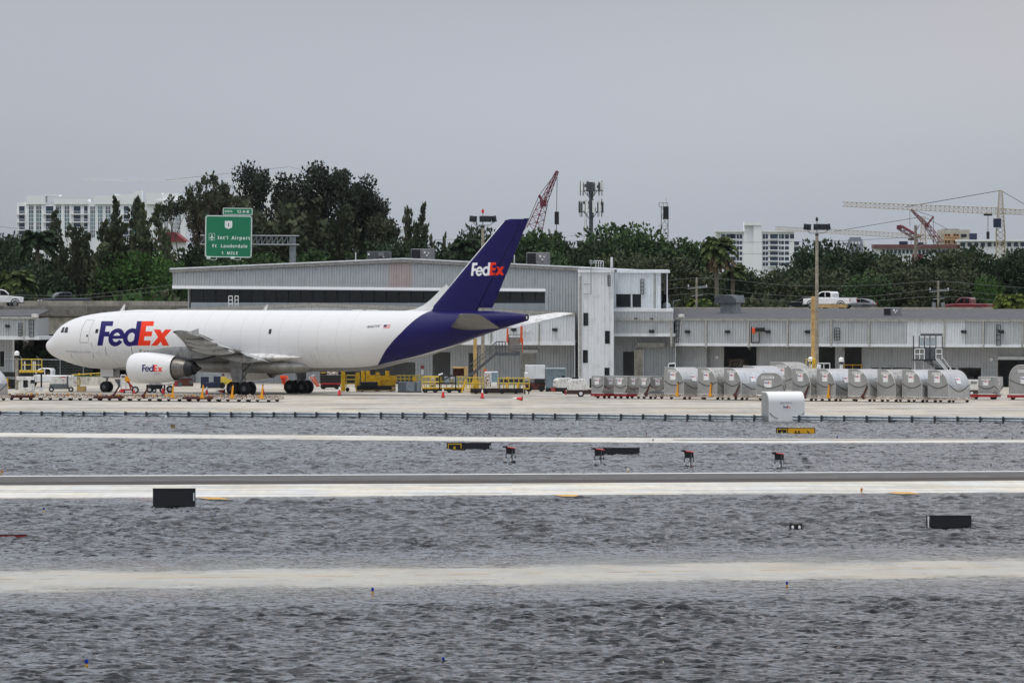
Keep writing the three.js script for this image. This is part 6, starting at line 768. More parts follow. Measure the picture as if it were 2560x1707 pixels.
function profile(kind, w, h) {                                     // outline of the end face, right edge at x = 0
  const arc = (cx, cy, rx, ry, a0, a1, n = 9) => Array.from({ length: n + 1 }, (_, i) => { const a = lerp(a0, a1, i / n); return [cx + rx * Math.cos(a), cy + ry * Math.sin(a)]; });
  if (kind === 'ld') return [[-w, 0], [-w * 0.24, 0], [0, h * 0.34], [0, h], [-w, h]];
  if (kind === 'igloo') return [[-w, 0], [0, 0], ...arc(-w * 0.32, h * 0.55, w * 0.32, h * 0.45, 0, Math.PI / 2), ...arc(-w * 0.68, h * 0.55, w * 0.32, h * 0.45, Math.PI / 2, Math.PI)];
  return [[-w, 0], [0, 0], [0, h * 0.3], ...arc(-w * 0.62, h * 0.3, w * 0.62, h * 0.7, 0.05, Math.PI / 2), [-w, h]];
}
let aluPick = 0; const shadedPanelMat = M(0xa2a2a0, 0.55, 0.5, { map: sideTex });   // end faces: rougher sheet, dark mirrored surroundings put into its colour
 const aluKinds = [mat.alu, M(0xbcbbb7, 0.4, 0.75, { map: grime2 }), M(0xc8c8c8, 0.24, 0.85, { map: sideTex })];
function container(label, pos, turn, { kind = 'amj', w = 2.44, h = 2.4, d = 3.0, code = 0, shell = aluKinds[aluPick++ % 3], face = shadedPanelMat, door = true, group = 'silver aircraft containers on dollies' }) {
  const o = thing('aircraft_container', label, 'cargo container', pos, turn, group), pr = profile(kind, w, h), sag = h * 0.5;
  mesh('shell', prism(pr, -d, -0.02, 0.03), shell, o); const inn = pr.map(([x, y]) => [lerp(-w / 2, x, 0.975), lerp(h / 2, y, 0.975)]);
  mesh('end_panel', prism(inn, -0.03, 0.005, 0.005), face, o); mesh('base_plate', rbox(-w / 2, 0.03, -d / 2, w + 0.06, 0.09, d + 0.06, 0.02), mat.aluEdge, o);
  const rim = pr.map(([x, y], i) => bar([x, y, 0], [...pr[(i + 1) % pr.length], 0], 0.028, 4)); mesh('edge_frame', rim, mat.aluEdge, o);
  mesh('door_net_cord', tube([[-w + 0.03, sag, 0.02], [-w * 0.75, sag * 0.78, 0.03], [-w * 0.5, sag * 0.68, 0.035], [-w * 0.25, sag * 0.78, 0.03], [-0.03, sag, 0.02]], 0.025, 18, 4), mat.black, o);
  mesh('side_net_cord', tube([[0.03, sag * 0.95, -0.05], [0.05, sag * 0.62, -d * 0.25], [0.05, sag * 0.42, -d * 0.5], [0.05, sag * 0.62, -d * 0.75], [0.03, sag * 0.95, -d]], 0.025, 18, 4), mat.black, o);
  const k = kind === 'ld' ? 0.8 : 1; decal('code_plate', codes[code], -w * 0.56, h * (kind === 'igloo' ? 0.8 : 0.87), 0.012, 1.15 * k, 0.2 * k, 0, o); decal('logo_sticker', sticker, -w * 0.56, h * (kind === 'igloo' ? 0.5 : 0.68), 0.012, 0.66 * k, 0.66 * k, 0, o);
  if (kind === 'ld') { decal('side_sticker', sticker, 0.012, h * 0.66, -d * 0.45, 0.5, 0.5, Math.PI / 2, o); decal('side_code_plate', codes[code], 0.012, h * 0.88, -d * 0.45, 0.9, 0.16, Math.PI / 2, o); }
  else if (kind === 'amj') { decal('side_sticker', sticker, -0.16, h * 0.6 + 0.16, -d * 0.5, 0.62, 0.62, Math.PI / 2, o).rotation.z = 0; const s = o.children[o.children.length - 1]; const a = 0.46; s.geometry.dispose(); s.geometry = new THREE.PlaneGeometry(0.62, 0.62).rotateX(0).rotateY(Math.PI / 2).rotateZ(a).translate(-w * 0.62 + w * 0.62 * Math.cos(a) + 0.02, h * 0.3 + h * 0.7 * Math.sin(a) + 0.01, -d * 0.5); }
  return o;
}
function dolly(label, pos, turn, { w = 2.7, d = 3.3, side = mat.rusty, bare = false, bar: tb = null, group = 'container dollies', seed = 1 }) {
  const o = thing('cargo_dolly', label, 'dolly', pos, turn, group), R = mulberry(seed * 13 + 5);
  mesh('frame', [span(-w, 0, 0.22, 0.45, -0.1, 0), span(-w, 0, 0.22, 0.45, -d, -d + 0.1), span(-w, -w + 0.1, 0.22, 0.45, -d, 0), span(-0.1, 0, 0.22, 0.45, -d, 0)], side, o); mesh('deck', [span(-w + 0.1, -0.1, 0.33, 0.4, -d + 0.1, -0.1)], mat.darkSteel, o);
  for (const x of [-w + 0.5, -0.5]) for (const z of [-0.45, -d + 0.45]) { const t = mesh('wheel', new THREE.TorusGeometry(0.13, 0.07, 6, 14).translate(x, 0.2, z), mat.rubber, o); mesh('hub', cyl(x, 0.2, z, 0.07, 0.12, 'z', 10), mat.greySteel, t); }
  if (bare) { const a = [], b = []; for (let i = 0; i < 90; i++) { const x = -w * R(), z = -d * R(), g = box(x, 0.47 + 0.12 * R() * R(), z, 0.07 + 0.13 * R(), 0.08 + 0.14 * R(), 0.08, R() * 3); (R() < 0.82 ? a : b).push(g); } const ra = mesh('roller', a, mat.rusty, o); ra.userData.kind = 'stuff'; const rb = mesh('locking_stop', b, mat.amber, o); rb.userData.kind = 'stuff'; }
  if (tb) { const m = tb === 'amber' ? mat.amber : mat.maroon, lean = tb === 'amber' ? 0.12 : 0.55, x = -w * 0.35; mesh('tow_bar', [prism([[-0.24, 0], [0.24, 0], [0.09, 0.36], [0.06, 1.15], [-0.06, 1.15], [-0.09, 0.36]], -0.04, 0.04, 0.01).rotateZ(-lean).translate(x, 0.34, 0.1)], m, o); mesh('tow_eye', new THREE.TorusGeometry(0.07, 0.03, 5, 10).translate(x + 1.2 * Math.sin(lean), 0.34 + 1.2 * Math.cos(lean), 0.1), mat.black, o); }
  return o;
}
{ // row on the right: from small containers by the tug to the contoured ones at the right
  const a = [1300, 994], b = [2420, 1008], at = (px) => rowAt(px, a, b), up = (p) => p.clone().setY(APRON + 0.47), AL = 47 * Math.PI / 180;
  const list = [[1509, 'ld', 4, 'first small silver container right behind the white tug'], [1567, 'ld', 4, 'second small silver container behind the white tug'], [1625, 'ld', 4, 'third small silver container left of the tall dark-faced one'], [1710, 'amj', 0, 'dark-faced tall silver container left of the amber tow bar pair'], [1793, 'amj', 1, 'second tall dark-faced silver container from the left'], [1854, 'amj', 1, 'third tall silver container with broad shiny curved side'], [1957, 'igloo', 2, 'shorter round-shouldered silver container above the white one'], [2027.5, 'amj', 2, 'tall dark-faced silver container under the tan column'], [2089, 'amj', 3, 'tall silver container right of the floodlight pole'], [2174, 'amj', 3, 'contoured silver container second right of the floodlight pole'], [2240, 'amj', 3, 'contoured silver container third from the right end of the row'], [2306.5, 'amj', 3, 'contoured silver container second from the right end of the row'], [2373, 'amj', 3, 'last contoured silver container at the right end of the row']];
  list.forEach(([px, kind, code, label], i) => {
    const p = at(px), s = kind === 'ld' ? { w: 1.55, h: 1.6, d: 2.0 } : kind === 'igloo' ? { w: 2.35, h: 2.05, d: 2.2 } : { w: 2.4, h: 2.42, d: 2.9 };
    container(label, up(p), (kind === 'igloo' ? -0.25 : -AL) + 0.09 * Math.sin(i * 2.3), { kind, code, ...s });
    dolly(`${['red', 'red', 'rusty white', 'rusty white', 'rusty white', 'rusty white', 'rusty', 'rusty white', 'rusty white', 'rusty', 'rusty', 'rusty', 'rusty'][i]} low dolly carrying the ${label.replace(/^the /, '').split(' ').slice(0, 9).join(' ')}`, p.clone().setY(APRON).add(V(0.1, 0, 0.1)), kind === 'igloo' ? -0.25 : -AL, { w: s.w + 0.3, d: s.d + 0.3, side: i < 2 ? mat.red : mat.rusty, bar: { 3: 'amber', 4: 'amber', 5: 'rust', 2: 'rust', 7: 'rust', 8: 'amber', 9: 'rust' }[i], seed: i + 3 });
  });
  const bk = container('large round-topped silver container half hidden behind the row', P(1990, 905, 694).setY(APRON + 0.4), -0.6, { kind: 'amj', code: 2, w: 2.8, h: 2.65, d: 3.2 }); container('dark-faced silver container hidden behind the shiny one', P(1905, 922, 688).setY(APRON + 0.4), -AL, { code: 1 });
}
{ const p = G(2505, 999), q = G(2566, 1000); container('small silver container on the red dolly at the right edge', p.clone().setY(APRON + 0.45).add(V(-0.6, 0, 0)), -0.45, { kind: 'ld', code: 4, w: 1.6, h: 1.6, d: 2 }); dolly('red dolly under the small container at the right edge', p.clone().add(V(-0.4, 0, 0.2)), -0.2, { w: 2.7, d: 2.6, side: mat.red, seed: 40 }); container('large round silver container cut by the right edge', q.clone().setY(APRON + 0.45).add(V(1.6, 0, 0)), -0.1, { kind: 'igloo', code: 3, w: 3.1, h: 2.7, d: 2.5 }); dolly('red dolly under the large container at the right edge', q.clone().add(V(1.6, 0, 0.2)), -0.1, { w: 3.3, d: 2.8, side: mat.red, seed: 41 }); }
{ const p = G(-24, 1003); container('battered silver container cut by the left edge', p.clone().setY(APRON + 0.45).add(V(-0.1, 0, 0)), -0.5, { kind: 'amj', code: 0 }); dolly('rusty dolly under the container at the left edge', p.clone(), -0.5, { side: mat.rusty, bar: 'rust', seed: 44 }); }
{ // the white container standing in the flood by the guard rail
  const p = G(1923, 1054, 0), o = thing('white_container', 'white curved-top aircraft container standing alone by the guard rail', 'cargo container', p, 0.34), d = 3.05, w = 1.6, h = 2.35;
  // long white side faces the camera, grey end to the left
  const pr = [[0, 0], [0, h * 0.66], ...Array.from({ length: 9 }, (_, i) => { const a = lerp(0, Math.PI / 2, (i + 1) / 9); return [-w * 0.5 + w * 0.5 * Math.cos(a), h * 0.66 + h * 0.34 * Math.sin(a)]; }), [-w, h], [-w, 0]].map(([x, y]) => [x, y]);
  const side = prism(pr.reverse(), 0, d, 0.03).rotateY(-Math.PI / 2);   // now x = -(z), so the curved flank looks toward +z... mirrored below
  const g = side.clone(); g.scale(-1, 1, 1); const ix = prep(g); { const q = ix.attributes.position; for (let i = 0; i < q.count; i += 3) { const x = q.getX(i), y = q.getY(i), z = q.getZ(i); q.setXYZ(i, q.getX(i + 1), q.getY(i + 1), q.getZ(i + 1)); q.setXYZ(i + 1, x, y, z); } ix.computeVertexNormals(); }
  mesh('shell', ix, M(0xe9e9e7, 0.4, 0.0), o); mesh('end_panel', prism(pr.map(([x, y]) => [lerp(-w / 2, x, 0.96), lerp(h / 2, y, 0.96)]), -0.02, 0.012, 0.004).rotateY(-Math.PI / 2).translate(-0.01, 0, 0), mat.alu, o);
  decal('code_lettering', codeBlack, d * 0.5, h * 0.63, 0.012, 1.25, 0.19, 0, o); decal('logo_print', M(0xffffff, 0.6, 0, { map: canvasTex(192, 96, (c) => { c.fillStyle = '#e9e9e7'; c.fillRect(0, 0, 192, 96); drawLogo(c, rectLogo(16, 68, 160), '#2a1a72', '#e8452a'); }) }), d * 0.5, h * 0.48, 0.012, 0.72, 0.36, 0, o);
  mesh('door_cord', [tube([[0.05, h * 0.3, 0.02], [0.4, h * 0.17, 0.03], [0.75, 0.25, 0.03]], 0.02, 8, 4), tube([[d - 0.05, h * 0.3, 0.02], [d - 0.4, h * 0.17, 0.03], [d - 0.75, 0.25, 0.03]], 0.02, 8, 4)], mat.black, o);
}
{ // empty dollies in front of the aircraft
  const a = [0, 1000], b = [690, 1006], n = 9, names = ['maroon-sided empty dolly at the left end of the row', 'second empty dolly, rusty white, below the ground power unit', 'third empty dolly with pale side below the nose', 'fourth empty dolly, maroon-sided, below the nose wheel', 'fifth empty dolly with two rusty tow bars', 'sixth empty dolly with amber tow bar below the engine', 'seventh empty dolly with amber tow bar', 'eighth empty dolly with amber tow bar below the main wheels', 'ninth empty dolly at the right end of the row'];
  for (let i = 0; i < n; i++) { const px = 84 + i * 74.5, p = rowAt(px, a, b); dolly(names[i], p, -0.3, { w: 2.85, d: 3.2, side: i % 3 === 0 ? mat.maroon : mat.rusty, bare: true, bar: [null, null, null, 'rust', 'rust', 'amber', 'amber', 'amber', 'amber'][i], seed: i + 60, group: 'empty dollies before the aircraft' }); }
}
// cones
const coneSrc = (() => { const o = thing('traffic_cone', 'upright red cone with white collar left of the yellow loader', 'traffic cone', G(848, 989), 0, 'red and white traffic cones'); mesh('base', rbox(0, 0.03, 0, 0.4, 0.06, 0.4, 0.02), mat.black, o); mesh('cone', new THREE.CylinderGeometry(0.09, 0.17, 0.5, 14).translate(0, 0.3, 0), mat.coneRed, o); mesh('white_collar', new THREE.CylinderGeometry(0.035, 0.09, 0.3, 14).translate(0, 0.7, 0), mat.paper, o); return o; })();
for (const [px, py, label, fall] of [[334, 984, 'upright red cone beside the red stand behind the nose wheel'], [407, 985, 'upright red cone by the small black dolly'], [516, 989, 'upright red cone behind the empty dollies below the engine'], [656.5, 987, 'upright red cone between the two main wheel sets'], [1107.5, 994, 'upright red cone before the grey loader box'], [1205.7, 996.5, 'upright red cone before the long platform'], [311, 983, 'fallen red cone behind the nose wheel', 1], [561, 983, 'fallen red cone before the near main wheels', 1], [1306, 1002, 'fallen red cone lying on the open apron', -1]]) { const c = copyOf(coneSrc, label, G(px, py)); if (fall) { c.rotation.z = fall * 1.5; c.position.y += 0.18; c.rotation.y = fall < 0 ? 0.2 : -0.2; if (fall < 0) c.rotation.z = 1.5; } }

// railings helper: rectangle of rails between two points
function rail(x0, x1, y0, y1, z, n, rows = 2, r = 0.05) { const o = []; for (let k = 0; k <= n; k++) o.push(bar([lerp(x0, x1, k / n), y0, z], [lerp(x0, x1, k / n), y1, z], r)); for (let k = 0; k < rows; k++) { const y = lerp(y1, y0, k / rows); o.push(bar([x0, y, z], [x1, y, z], r)); } return o; }
const local = (o) => ({ x: (px, D = -o.position.z) => (px - 1280) / F * D - o.position.x, y: (py, D = -o.position.z) => P(1280, py, D).y - o.position.y });
{ // yellow loader with corner posts
  const o = thing('cargo_loader', 'yellow cargo loader with square corner posts under the rear fuselage', 'cargo loader', G(926, 979)), { x, y } = local(o);
  for (const [a, b, t, z] of [[852, 862.5, 930, 0], [889, 899, 932.5, 0], [901, 911, 930, -2.6], [913, 923, 930, -2.6], [938.5, 948.5, 932, 0], [961.5, 971.5, 930, -2.6]]) mesh('corner_post', rbox((x(a) + x(b)) / 2, y(t) / 2 + 0.05, z, x(b) - x(a), y(t), 0.4, 0.02), mat.yellow, o);
  mesh('side_panel', span(x(921), x(942), y(955), y(938.5), -2.4, -2.3), mat.yellow, o); mesh('side_panel', span(x(948), x(988), y(964), y(939), -1.0, -0.9), mat.yellow, o); mesh('panel_rib', [span(x(948), x(990), y(951), y(949.5), -0.9, -0.82), span(x(956), x(957), y(964), y(939), -0.9, -0.84), span(x(984), x(985.5), y(964), y(939), -0.9, -0.84)], mat.yellow, o);
  mesh('handrail', [...rail(x(865), x(888), y(970), y(938), 0.1, 1, 3), ...rail(x(990), x(1053), y(956), y(939.5), -1.5, 6, 2)], mat.yellowPale, o); mesh('platform', [rbox((x(900) + x(944)) / 2, y(960), -0.4, x(944) - x(900), 0.42, 2.2, 0.03), rbox((x(892) + x(988)) / 2, y(970.5), -0.8, x(988) - x(892), 0.5, 2.4, 0.03)], mat.darkSteel, o); mesh('platform_edge', [span(x(892), x(985), y(976.5), y(974.5), 0.42, 0.5), rbox(x(983), y(972), 0.35, 0.28, 0.4, 0.4)], mat.tan, o); mesh('scissor_bar', [bar([x(905), 0.1, -1.2], [x(975), y(962), -1.2], 0.07), bar([x(975), 0.1, -1.2], [x(905), y(962), -1.2], 0.07)], mat.darkSteel, o);
  for (const a of [868, 905, 940, 978]) mesh('wheel', cyl(x(a), 0.2, -0.5, 0.2, 0.22, 'z', 14), mat.rubber, o); mesh('control_box', rbox(x(1035), y(948), -1.3, 0.34, 0.44, 0.25), mat.yellow, o);
  const g = thing('equipment_cabinet', 'grey steel equipment cabinet between the yellow loaders', 'cabinet', G(1024, 981)), l = local(g); mesh('cabinet', rbox((l.x(994) + l.x(1053)) / 2, l.y(955) / 2, -0.5, l.x(1053) - l.x(994), l.y(955), 1.0, 0.03), M(0x5d6670, 0.5, 0.3, { map: grime2 }), g); mesh('door', [span(l.x(1015), l.x(1036), 0.12, l.y(956.5), 0.0, 0.03)], M(0x8b98a3, 0.45, 0.3, { map: grime2 }), g); mesh('side_door', [span(l.x(1042), l.x(1052.5), 0.12, l.y(956.5), 0.0, 0.03)], M(0x8b98a3, 0.45, 0.3, { map: grime2 }), g); mesh('skid', span(l.x(994), l.x(1053), 0, 0.1, -1, 0.02), mat.black, g);
}
{ // open-frame loader with engine hood
  const o = thing('cargo_loader', 'yellow-railed cargo loader with tan engine hood raised at its right', 'cargo loader', G(1115, 982)), { x, y } = local(o), D0 = 708;
  mesh('chassis', [span(x(1055), x(1160), y(977), y(972), -2.2, 0)], mat.darkSteel, o); mesh('deck_edge', span(x(1055), x(1161), y(972), y(968), 0.0, 0.1), mat.yellow, o); mesh('handrail', [...rail(x(1055), x(1098), y(968), y(943), 0.05, 4, 2), ...rail(x(1139), x(1162), y(968), y(942), 0.05, 3, 2), ...rail(x(1060), x(1130), y(968), y(941), -1, 5, 2)], mat.yellowPale, o); mesh('black_frame', [...rail(x(1099), x(1139), y(976), y(940), 0.2, 1, 2, 0.06), bar([x(1110), y(950), 0.2], [x(1130), y(936), 0.1], 0.05)], mat.black, o);
  mesh('engine_hood', [span(x(1130), x(1161), y(921), y(917), -1.6, 0.1), span(x(1160), x(1169), y(940), y(917), -1.6, 0.1)], mat.tan, o); mesh('engine_bay', span(x(1132), x(1161), y(940), y(921), -1.6, -0.6), mat.maroon, o); mesh('hopper', rbox(x(1117), y(951.5), -0.3, 0.5, 0.75, 0.5), M(0x9fb0b8, 0.45, 0.2), o); mesh('tank', rbox(x(1131), y(943), 0.0, 0.4, 0.32, 0.4, 0.08), mat.trim, o); mesh('canvas_cover', rbox(x(1082), y(955), -0.6, 0.55, 0.95, 0.5, 0.12), M(0xcbb9a6, 0.9), o); mesh('hydraulic_ram', [bar([x(1143), y(965), -0.3], [x(1158), y(944), -0.3], 0.06), bar([x(1128), y(966), -0.4], [x(1141), y(955), -0.4], 0.06), bar([x(1096), y(938), 0.1], [x(1107), y(934), 0.1], 0.1)], mat.trim, o);
  for (const a of [1063, 1088, 1123, 1150]) { const t = mesh('wheel', cyl(x(a), 0.24, -0.3, 0.24, 0.25, 'z', 14), mat.rubber, o); mesh('hub', cyl(x(a), 0.24, -0.16, 0.1, 0.04, 'z', 10), mat.trim, t); }
  mesh('step_ladder', [bar([x(1153), 0.05, 0.5], [x(1164), y(948), 0.4], 0.05), bar([x(1155), 0.05, 0.9], [x(1166), y(948), 0.8], 0.05), bar([x(1175), 0.05, 0.5], [x(1183), y(946), 0.4], 0.05), bar([x(1163), y(972), 0.6], [x(1175), y(972), 0.6], 0.05), bar([x(1163), y(978), 0.6], [x(1175), y(978), 0.6], 0.05)], mat.yellow, o);
}
{ // long low platform loader
  const o = thing('cargo_loader', 'long low loader platform with dark bed, cab and yellow rails', 'cargo loader', G(1250, 985)), { x, y } = local(o);
  mesh('bed', rbox((x(1176) + x(1309)) / 2, y(977), -1.4, x(1309) - x(1176), y(971.5) - y(983), 2.8, 0.04), M(0x2f2624, 0.7, 0.1, { map: rustTex }), o); mesh('handrail', [...rail(x(1166), x(1208), y(971), y(944), 0.05, 5, 2), ...rail(x(1246), x(1310), y(971), y(945), 0.0, 5, 2), ...rail(x(1309), x(1323), y(972), y(945), 0.1, 1, 2)], mat.yellowPale, o); mesh('yellow_guard', [span(x(1184), x(1197), y(972), y(950), -0.5, -0.42), span(x(1264), x(1269), y(970), y(957), -0.2, 0.1), span(x(1292), x(1296), y(970), y(957), -0.2, 0.1), span(x(1309), x(1322), y(973), y(970), -0.3, 0.15)], mat.yellow, o);
  const cab = mesh('cab', [rbox(x(1227.5), y(948), -0.8, x(1244) - x(1211), y(929) - y(967), 1.2, 0.06)], mat.trim, o); mesh('cab_window', span(x(1229), x(1243), y(955), y(931), -0.19, -0.16), M(0x7f95a3, 0.15), cab); mesh('cab_machinery', [rbox(x(1218), y(945), -0.15, 0.4, 0.8, 0.14), rbox(x(1221), y(960), -0.1, 0.5, 0.5, 0.16), rbox(x(1214), y(955), -0.1, 0.2, 1.0, 0.14)], mat.rusty, cab); mesh('beacon', cyl(x(1213), y(926), -0.6, 0.12, 0.24), mat.orange, o); mesh('side_tank', rbox(x(1235), y(961), -0.1, 0.55, 0.4, 0.3), mat.paper, o); mesh('conveyor', rbox(x(1281), y(952), -1.2, x(1308) - x(1248), 0.26, 1.4), mat.darkSteel, o); mesh('lamp', rbox(x(1268), y(946), -0.1, 0.22, 0.3, 0.2), mat.yellow, o); mesh('white_lamp_post', [rbox(x(1316), y(941), -0.2, 0.4, 0.8, 0.3, 0.1)], mat.trim, o);
  for (const a of [1190, 1215, 1255, 1290]) mesh('wheel', cyl(x(a), 0.2, -0.1, 0.2, 0.22, 'z', 14), mat.rubber, o); mesh('jack_leg', [bar([x(1312), 0, -0.2], [x(1312), y(973), -0.2], 0.08), bar([x(1322), 0, 0], [x(1322), y(973), 0], 0.06)], mat.darkSteel, o);
}
{ // grey passenger stairs
  const o = thing('mobile_stairs', 'grey steel mobile stairs with railings rising to a platform under the tail', 'stairs', P(1215, 900, 724).setY(APRON)), { x, y } = local(o);
  const a = [x(1164), y(947)], b = [x(1240), y(881)], n = 14, zs = [0.7, -0.7]; for (let k = 0; k < n; k++) mesh('tread', box(lerp(a[0], b[0], (k + 0.5) / n), lerp(a[1], b[1], (k + 0.5) / n), 0, 0.32, 0.04, 1.35), mat.steel, o);
  mesh('stringer', zs.map((z) => prism([[a[0], a[1] - 0.25], [b[0], b[1] - 0.25], [b[0], b[1] + 0.05], [a[0], a[1] + 0.1]], z - 0.04, z + 0.04, 0.01)), mat.greySteel, o); mesh('handrail', zs.flatMap((z) => [bar([a[0], a[1] + 1.0, z], [b[0], b[1] + 1.0, z], 0.04), bar([a[0], a[1] + 0.55, z], [b[0], b[1] + 0.55, z], 0.03), ...[0.1, 0.45, 0.8].map((t) => bar([lerp(a[0], b[0], t), lerp(a[1], b[1], t), z], [lerp(a[0], b[0], t), lerp(a[1], b[1], t) + 1, z], 0.03)), ...rail(b[0], x(1263), b[1], b[1] + 1.05, z, 3, 2)]), mat.greySteel, o);
  mesh('platform', span(b[0], x(1300), b[1] - 0.3, b[1], -0.8, 0.8), mat.greySteel, o); for (const px of [1249, 1286, 1300]) mesh('platform_leg', bar([x(px), 0, 0.7], [x(px), b[1] - 0.2, 0.7], 0.08, 6), mat.steel, o); mesh('canopy_panel', rbox(x(1285), y(863), -0.3, x(1302) - x(1270), y(842) - y(882), 0.9, 0.06), M(0x8b8580, 0.7, 0, { map: grime2 }), o); mesh('canopy_frame', rail(x(1272), x(1302), y(850), y(836), 0.2, 1, 1), mat.steel, o); mesh('gate_frame', rail(x(1286), x(1304), y(883), y(862), 0.5, 1, 3), mat.steel, o); mesh('orange_strap', [bar([x(1268), y(857), 0.3], [x(1269), y(822), 0.2], 0.1), bar([x(1303), y(857), 0.3], [x(1304), y(815), 0.2], 0.13), bar([x(1305), y(880), 0.3], [x(1306), y(845), 0.3], 0.1)], M(0xc8552f, 0.7), o);
}
{ const o = thing('box_trailer', 'plain white box trailer beside the grey container at the shed', 'trailer', G(1338, 979)), { x, y } = local(o); mesh('box', rbox(0, (y(917.5) + y(948)) / 2 + 0.1, -0.9, x(1363) - x(1313), y(917.5) - y(952), 1.8, 0.03), mat.sidingWhite, o); mesh('tail_panel', span(x(1336), x(1362), y(958), y(947), 0.0, 0.06), mat.black, o); mesh('underbody', rbox(0, 0.5, -0.8, 1.9, 0.7, 1.5, 0.1), mat.maroon, o); for (const a of [-0.6, 0.6]) mesh('wheel', cyl(a, 0.3, -0.1, 0.3, 0.2, 'z', 14), mat.rubber, o); }
{ const o = thing('ribbed_container', 'blue-grey ribbed steel container right of the white box trailer', 'container', G(1389, 979)), { x, y } = local(o), w = x(1414) - x(1364); mesh('body', span(-w / 2, w / 2, 0.35, y(920.5), -2, 0), M(0x8797a2, 0.5, 0.2, { map: grime2 }), o); for (const t of [0, 0.32, 0.66, 1]) mesh('rib', span(lerp(-w / 2, w / 2 - 0.12, t), lerp(-w / 2 + 0.12, w / 2, t), 0.35, y(920.5), 0, 0.08), M(0x6f7e89, 0.5, 0.2), o); mesh('top_rail', span(-w / 2 - 0.03, w / 2 + 0.03, y(922.5), y(920), -2, 0.1), M(0xa9b4bb, 0.5, 0.2), o); mesh('skid', span(-w / 2, w / 2, 0, 0.34, -1.9, -0.05), mat.black, o); }
function tug(label, pos, turn, s = 1, dark = false) { // small airport tractor, local +x is the bonnet end... driver sits at -x
  const o = thing('baggage_tug', label, 'tractor', pos, turn, 'airport tractors'); o.scale.setScalar(s);
  mesh('body', prism([[-0.3, 0.5], [1.5, 0.5], [1.55, 0.8], [1.5, 1.35], [1.2, 1.55], [0.0, 1.58], [-0.25, 1.0]], -0.7, 0.7, 0.06), mat.white, o); mesh('chassis', rbox(0.2, 0.45, 0, 2.7, 0.42, 1.4, 0.05), dark ? mat.black : M(0x3a2723, 0.7), o); mesh('grille', [0, 1, 2, 3].map((k) => box(1.5, 0.75 + k * 0.15, 0, 0.06, 0.05, 1.0)), mat.steel, o); mesh('seat', [rbox(-0.62, 1.2, 0.3, 0.4, 0.85, 0.5, 0.08), rbox(-0.95, 1.1, -0.2, 0.35, 0.8, 0.5, 0.08)], mat.black, o); mesh('rear_fender', [new THREE.TorusGeometry(0.42, 0.1, 6, 12, Math.PI).translate(-1.05, 0.45, 0.6), new THREE.TorusGeometry(0.42, 0.1, 6, 12, Math.PI).translate(-1.05, 0.45, -0.6)], mat.white, o); mesh('bumper', rbox(1.68, 0.4, 0, 0.14, 0.4, 1.4), mat.red, o);
  for (const [x, r] of [[0.35, 0.3], [-1.05, 0.37]]) for (const z of [-0.6, 0.6]) { const t = mesh('wheel', new THREE.TorusGeometry(r * 0.7, r * 0.32, 8, 18).translate(x, r, z), mat.rubber, o); mesh('rim', cyl(x, r, z, r * 0.52, 0.24, 'z', 14), mat.trim, t); }
  mesh('label_patch', box(0.55, 1.28, 0.71, 0.6, 0.2, 0.02), mat.aluDull, o); mesh('exhaust', cyl(0.7, 1.7, -0.2, 0.16, 0.2), mat.black, o); return o;
}
tug('white baggage tug with dark chassis pulling the red dollies', G(1462, 992), Math.PI, 1.05); tug('white tug with black base parked behind the first one', G(1424, 984), Math.PI + 0.25, 0.95, true); tug('white tug half hidden behind the last contoured container', G(2425, 994).add(V(0, 0, -6)), 0.3, 1);
{ // cab on stairs at the right
  const o = thing('stair_cab', 'raised steel operator cab on white stairs behind the right containers', 'stairs', P(2330, 900, 716).setY(APRON)), { x, y } = local(o), fl = y(898), tp = y(838);
  mesh('floor', span(x(2284), x(2341), fl - 0.12, fl, -1.4, 0.2), mat.darkSteel, o); mesh('cab_post', [2285, 2299, 2313, 2326, 2341, 2357].map((p) => bar([x(p), fl, 0.1], [x(p), p > 2345 ? y(841) : tp - 0.05, 0.1], 0.05)), mat.darkSteel, o); mesh('cab_door', span(x(2314), x(2340), fl, y(868), 0.02, 0.1), mat.greySteel, o); for (const [a, b] of [[2301, 2312], [2316, 2324], [2328, 2339]]) mesh('cab_window', span(x(a), x(b), y(864), y(844), 0.05, 0.09), PM(0x9aa6ae, 0.1, 0), o); mesh('lower_panel', span(x(2285), x(2313), y(870), y(868), 0.05, 0.12), mat.darkSteel, o); mesh('roof', rbox((x(2305) + x(2357)) / 2, y(836.5), -0.6, x(2357) - x(2303), 0.22, 1.6, 0.04), mat.greySteel, o); mesh('white_rail', rail(x(2288), x(2312), fl, y(872), 0.2, 2, 2), mat.trim, o); mesh('white_rail', rail(x(2341), x(2356), fl, y(872), 0.2, 1, 2), mat.trim, o);
  const a = [x(2318), fl - 0.1], b = [x(2366), y(932)], n = 9; for (let k = 0; k < n; k++) mesh('tread', box(lerp(a[0], b[0], (k + 0.5) / n), lerp(a[1], b[1], (k + 0.5) / n), -0.4, 0.7, 0.06, 1.0), mat.darkSteel, o); mesh('handrail', [bar([x(2340), fl + 0.1, 0.2], [x(2375), y(936), 0.2], 0.07), bar([x(2346), fl + 0.1, 0.2], [x(2380), y(936), 0.2], 0.05), bar([x(2355), fl + 0.3, 0.2], [x(2386), y(932), 0.2], 0.04), bar([x(2372), y(935), 0.2], [x(2377), y(920), 0.2], 0.05)], mat.trim, o); for (const p of [2290, 2312, 2332]) mesh('leg', bar([x(p), 0, -0.8], [x(p), fl - 0.1, -0.8], 0.09, 6), mat.trim, o);
}
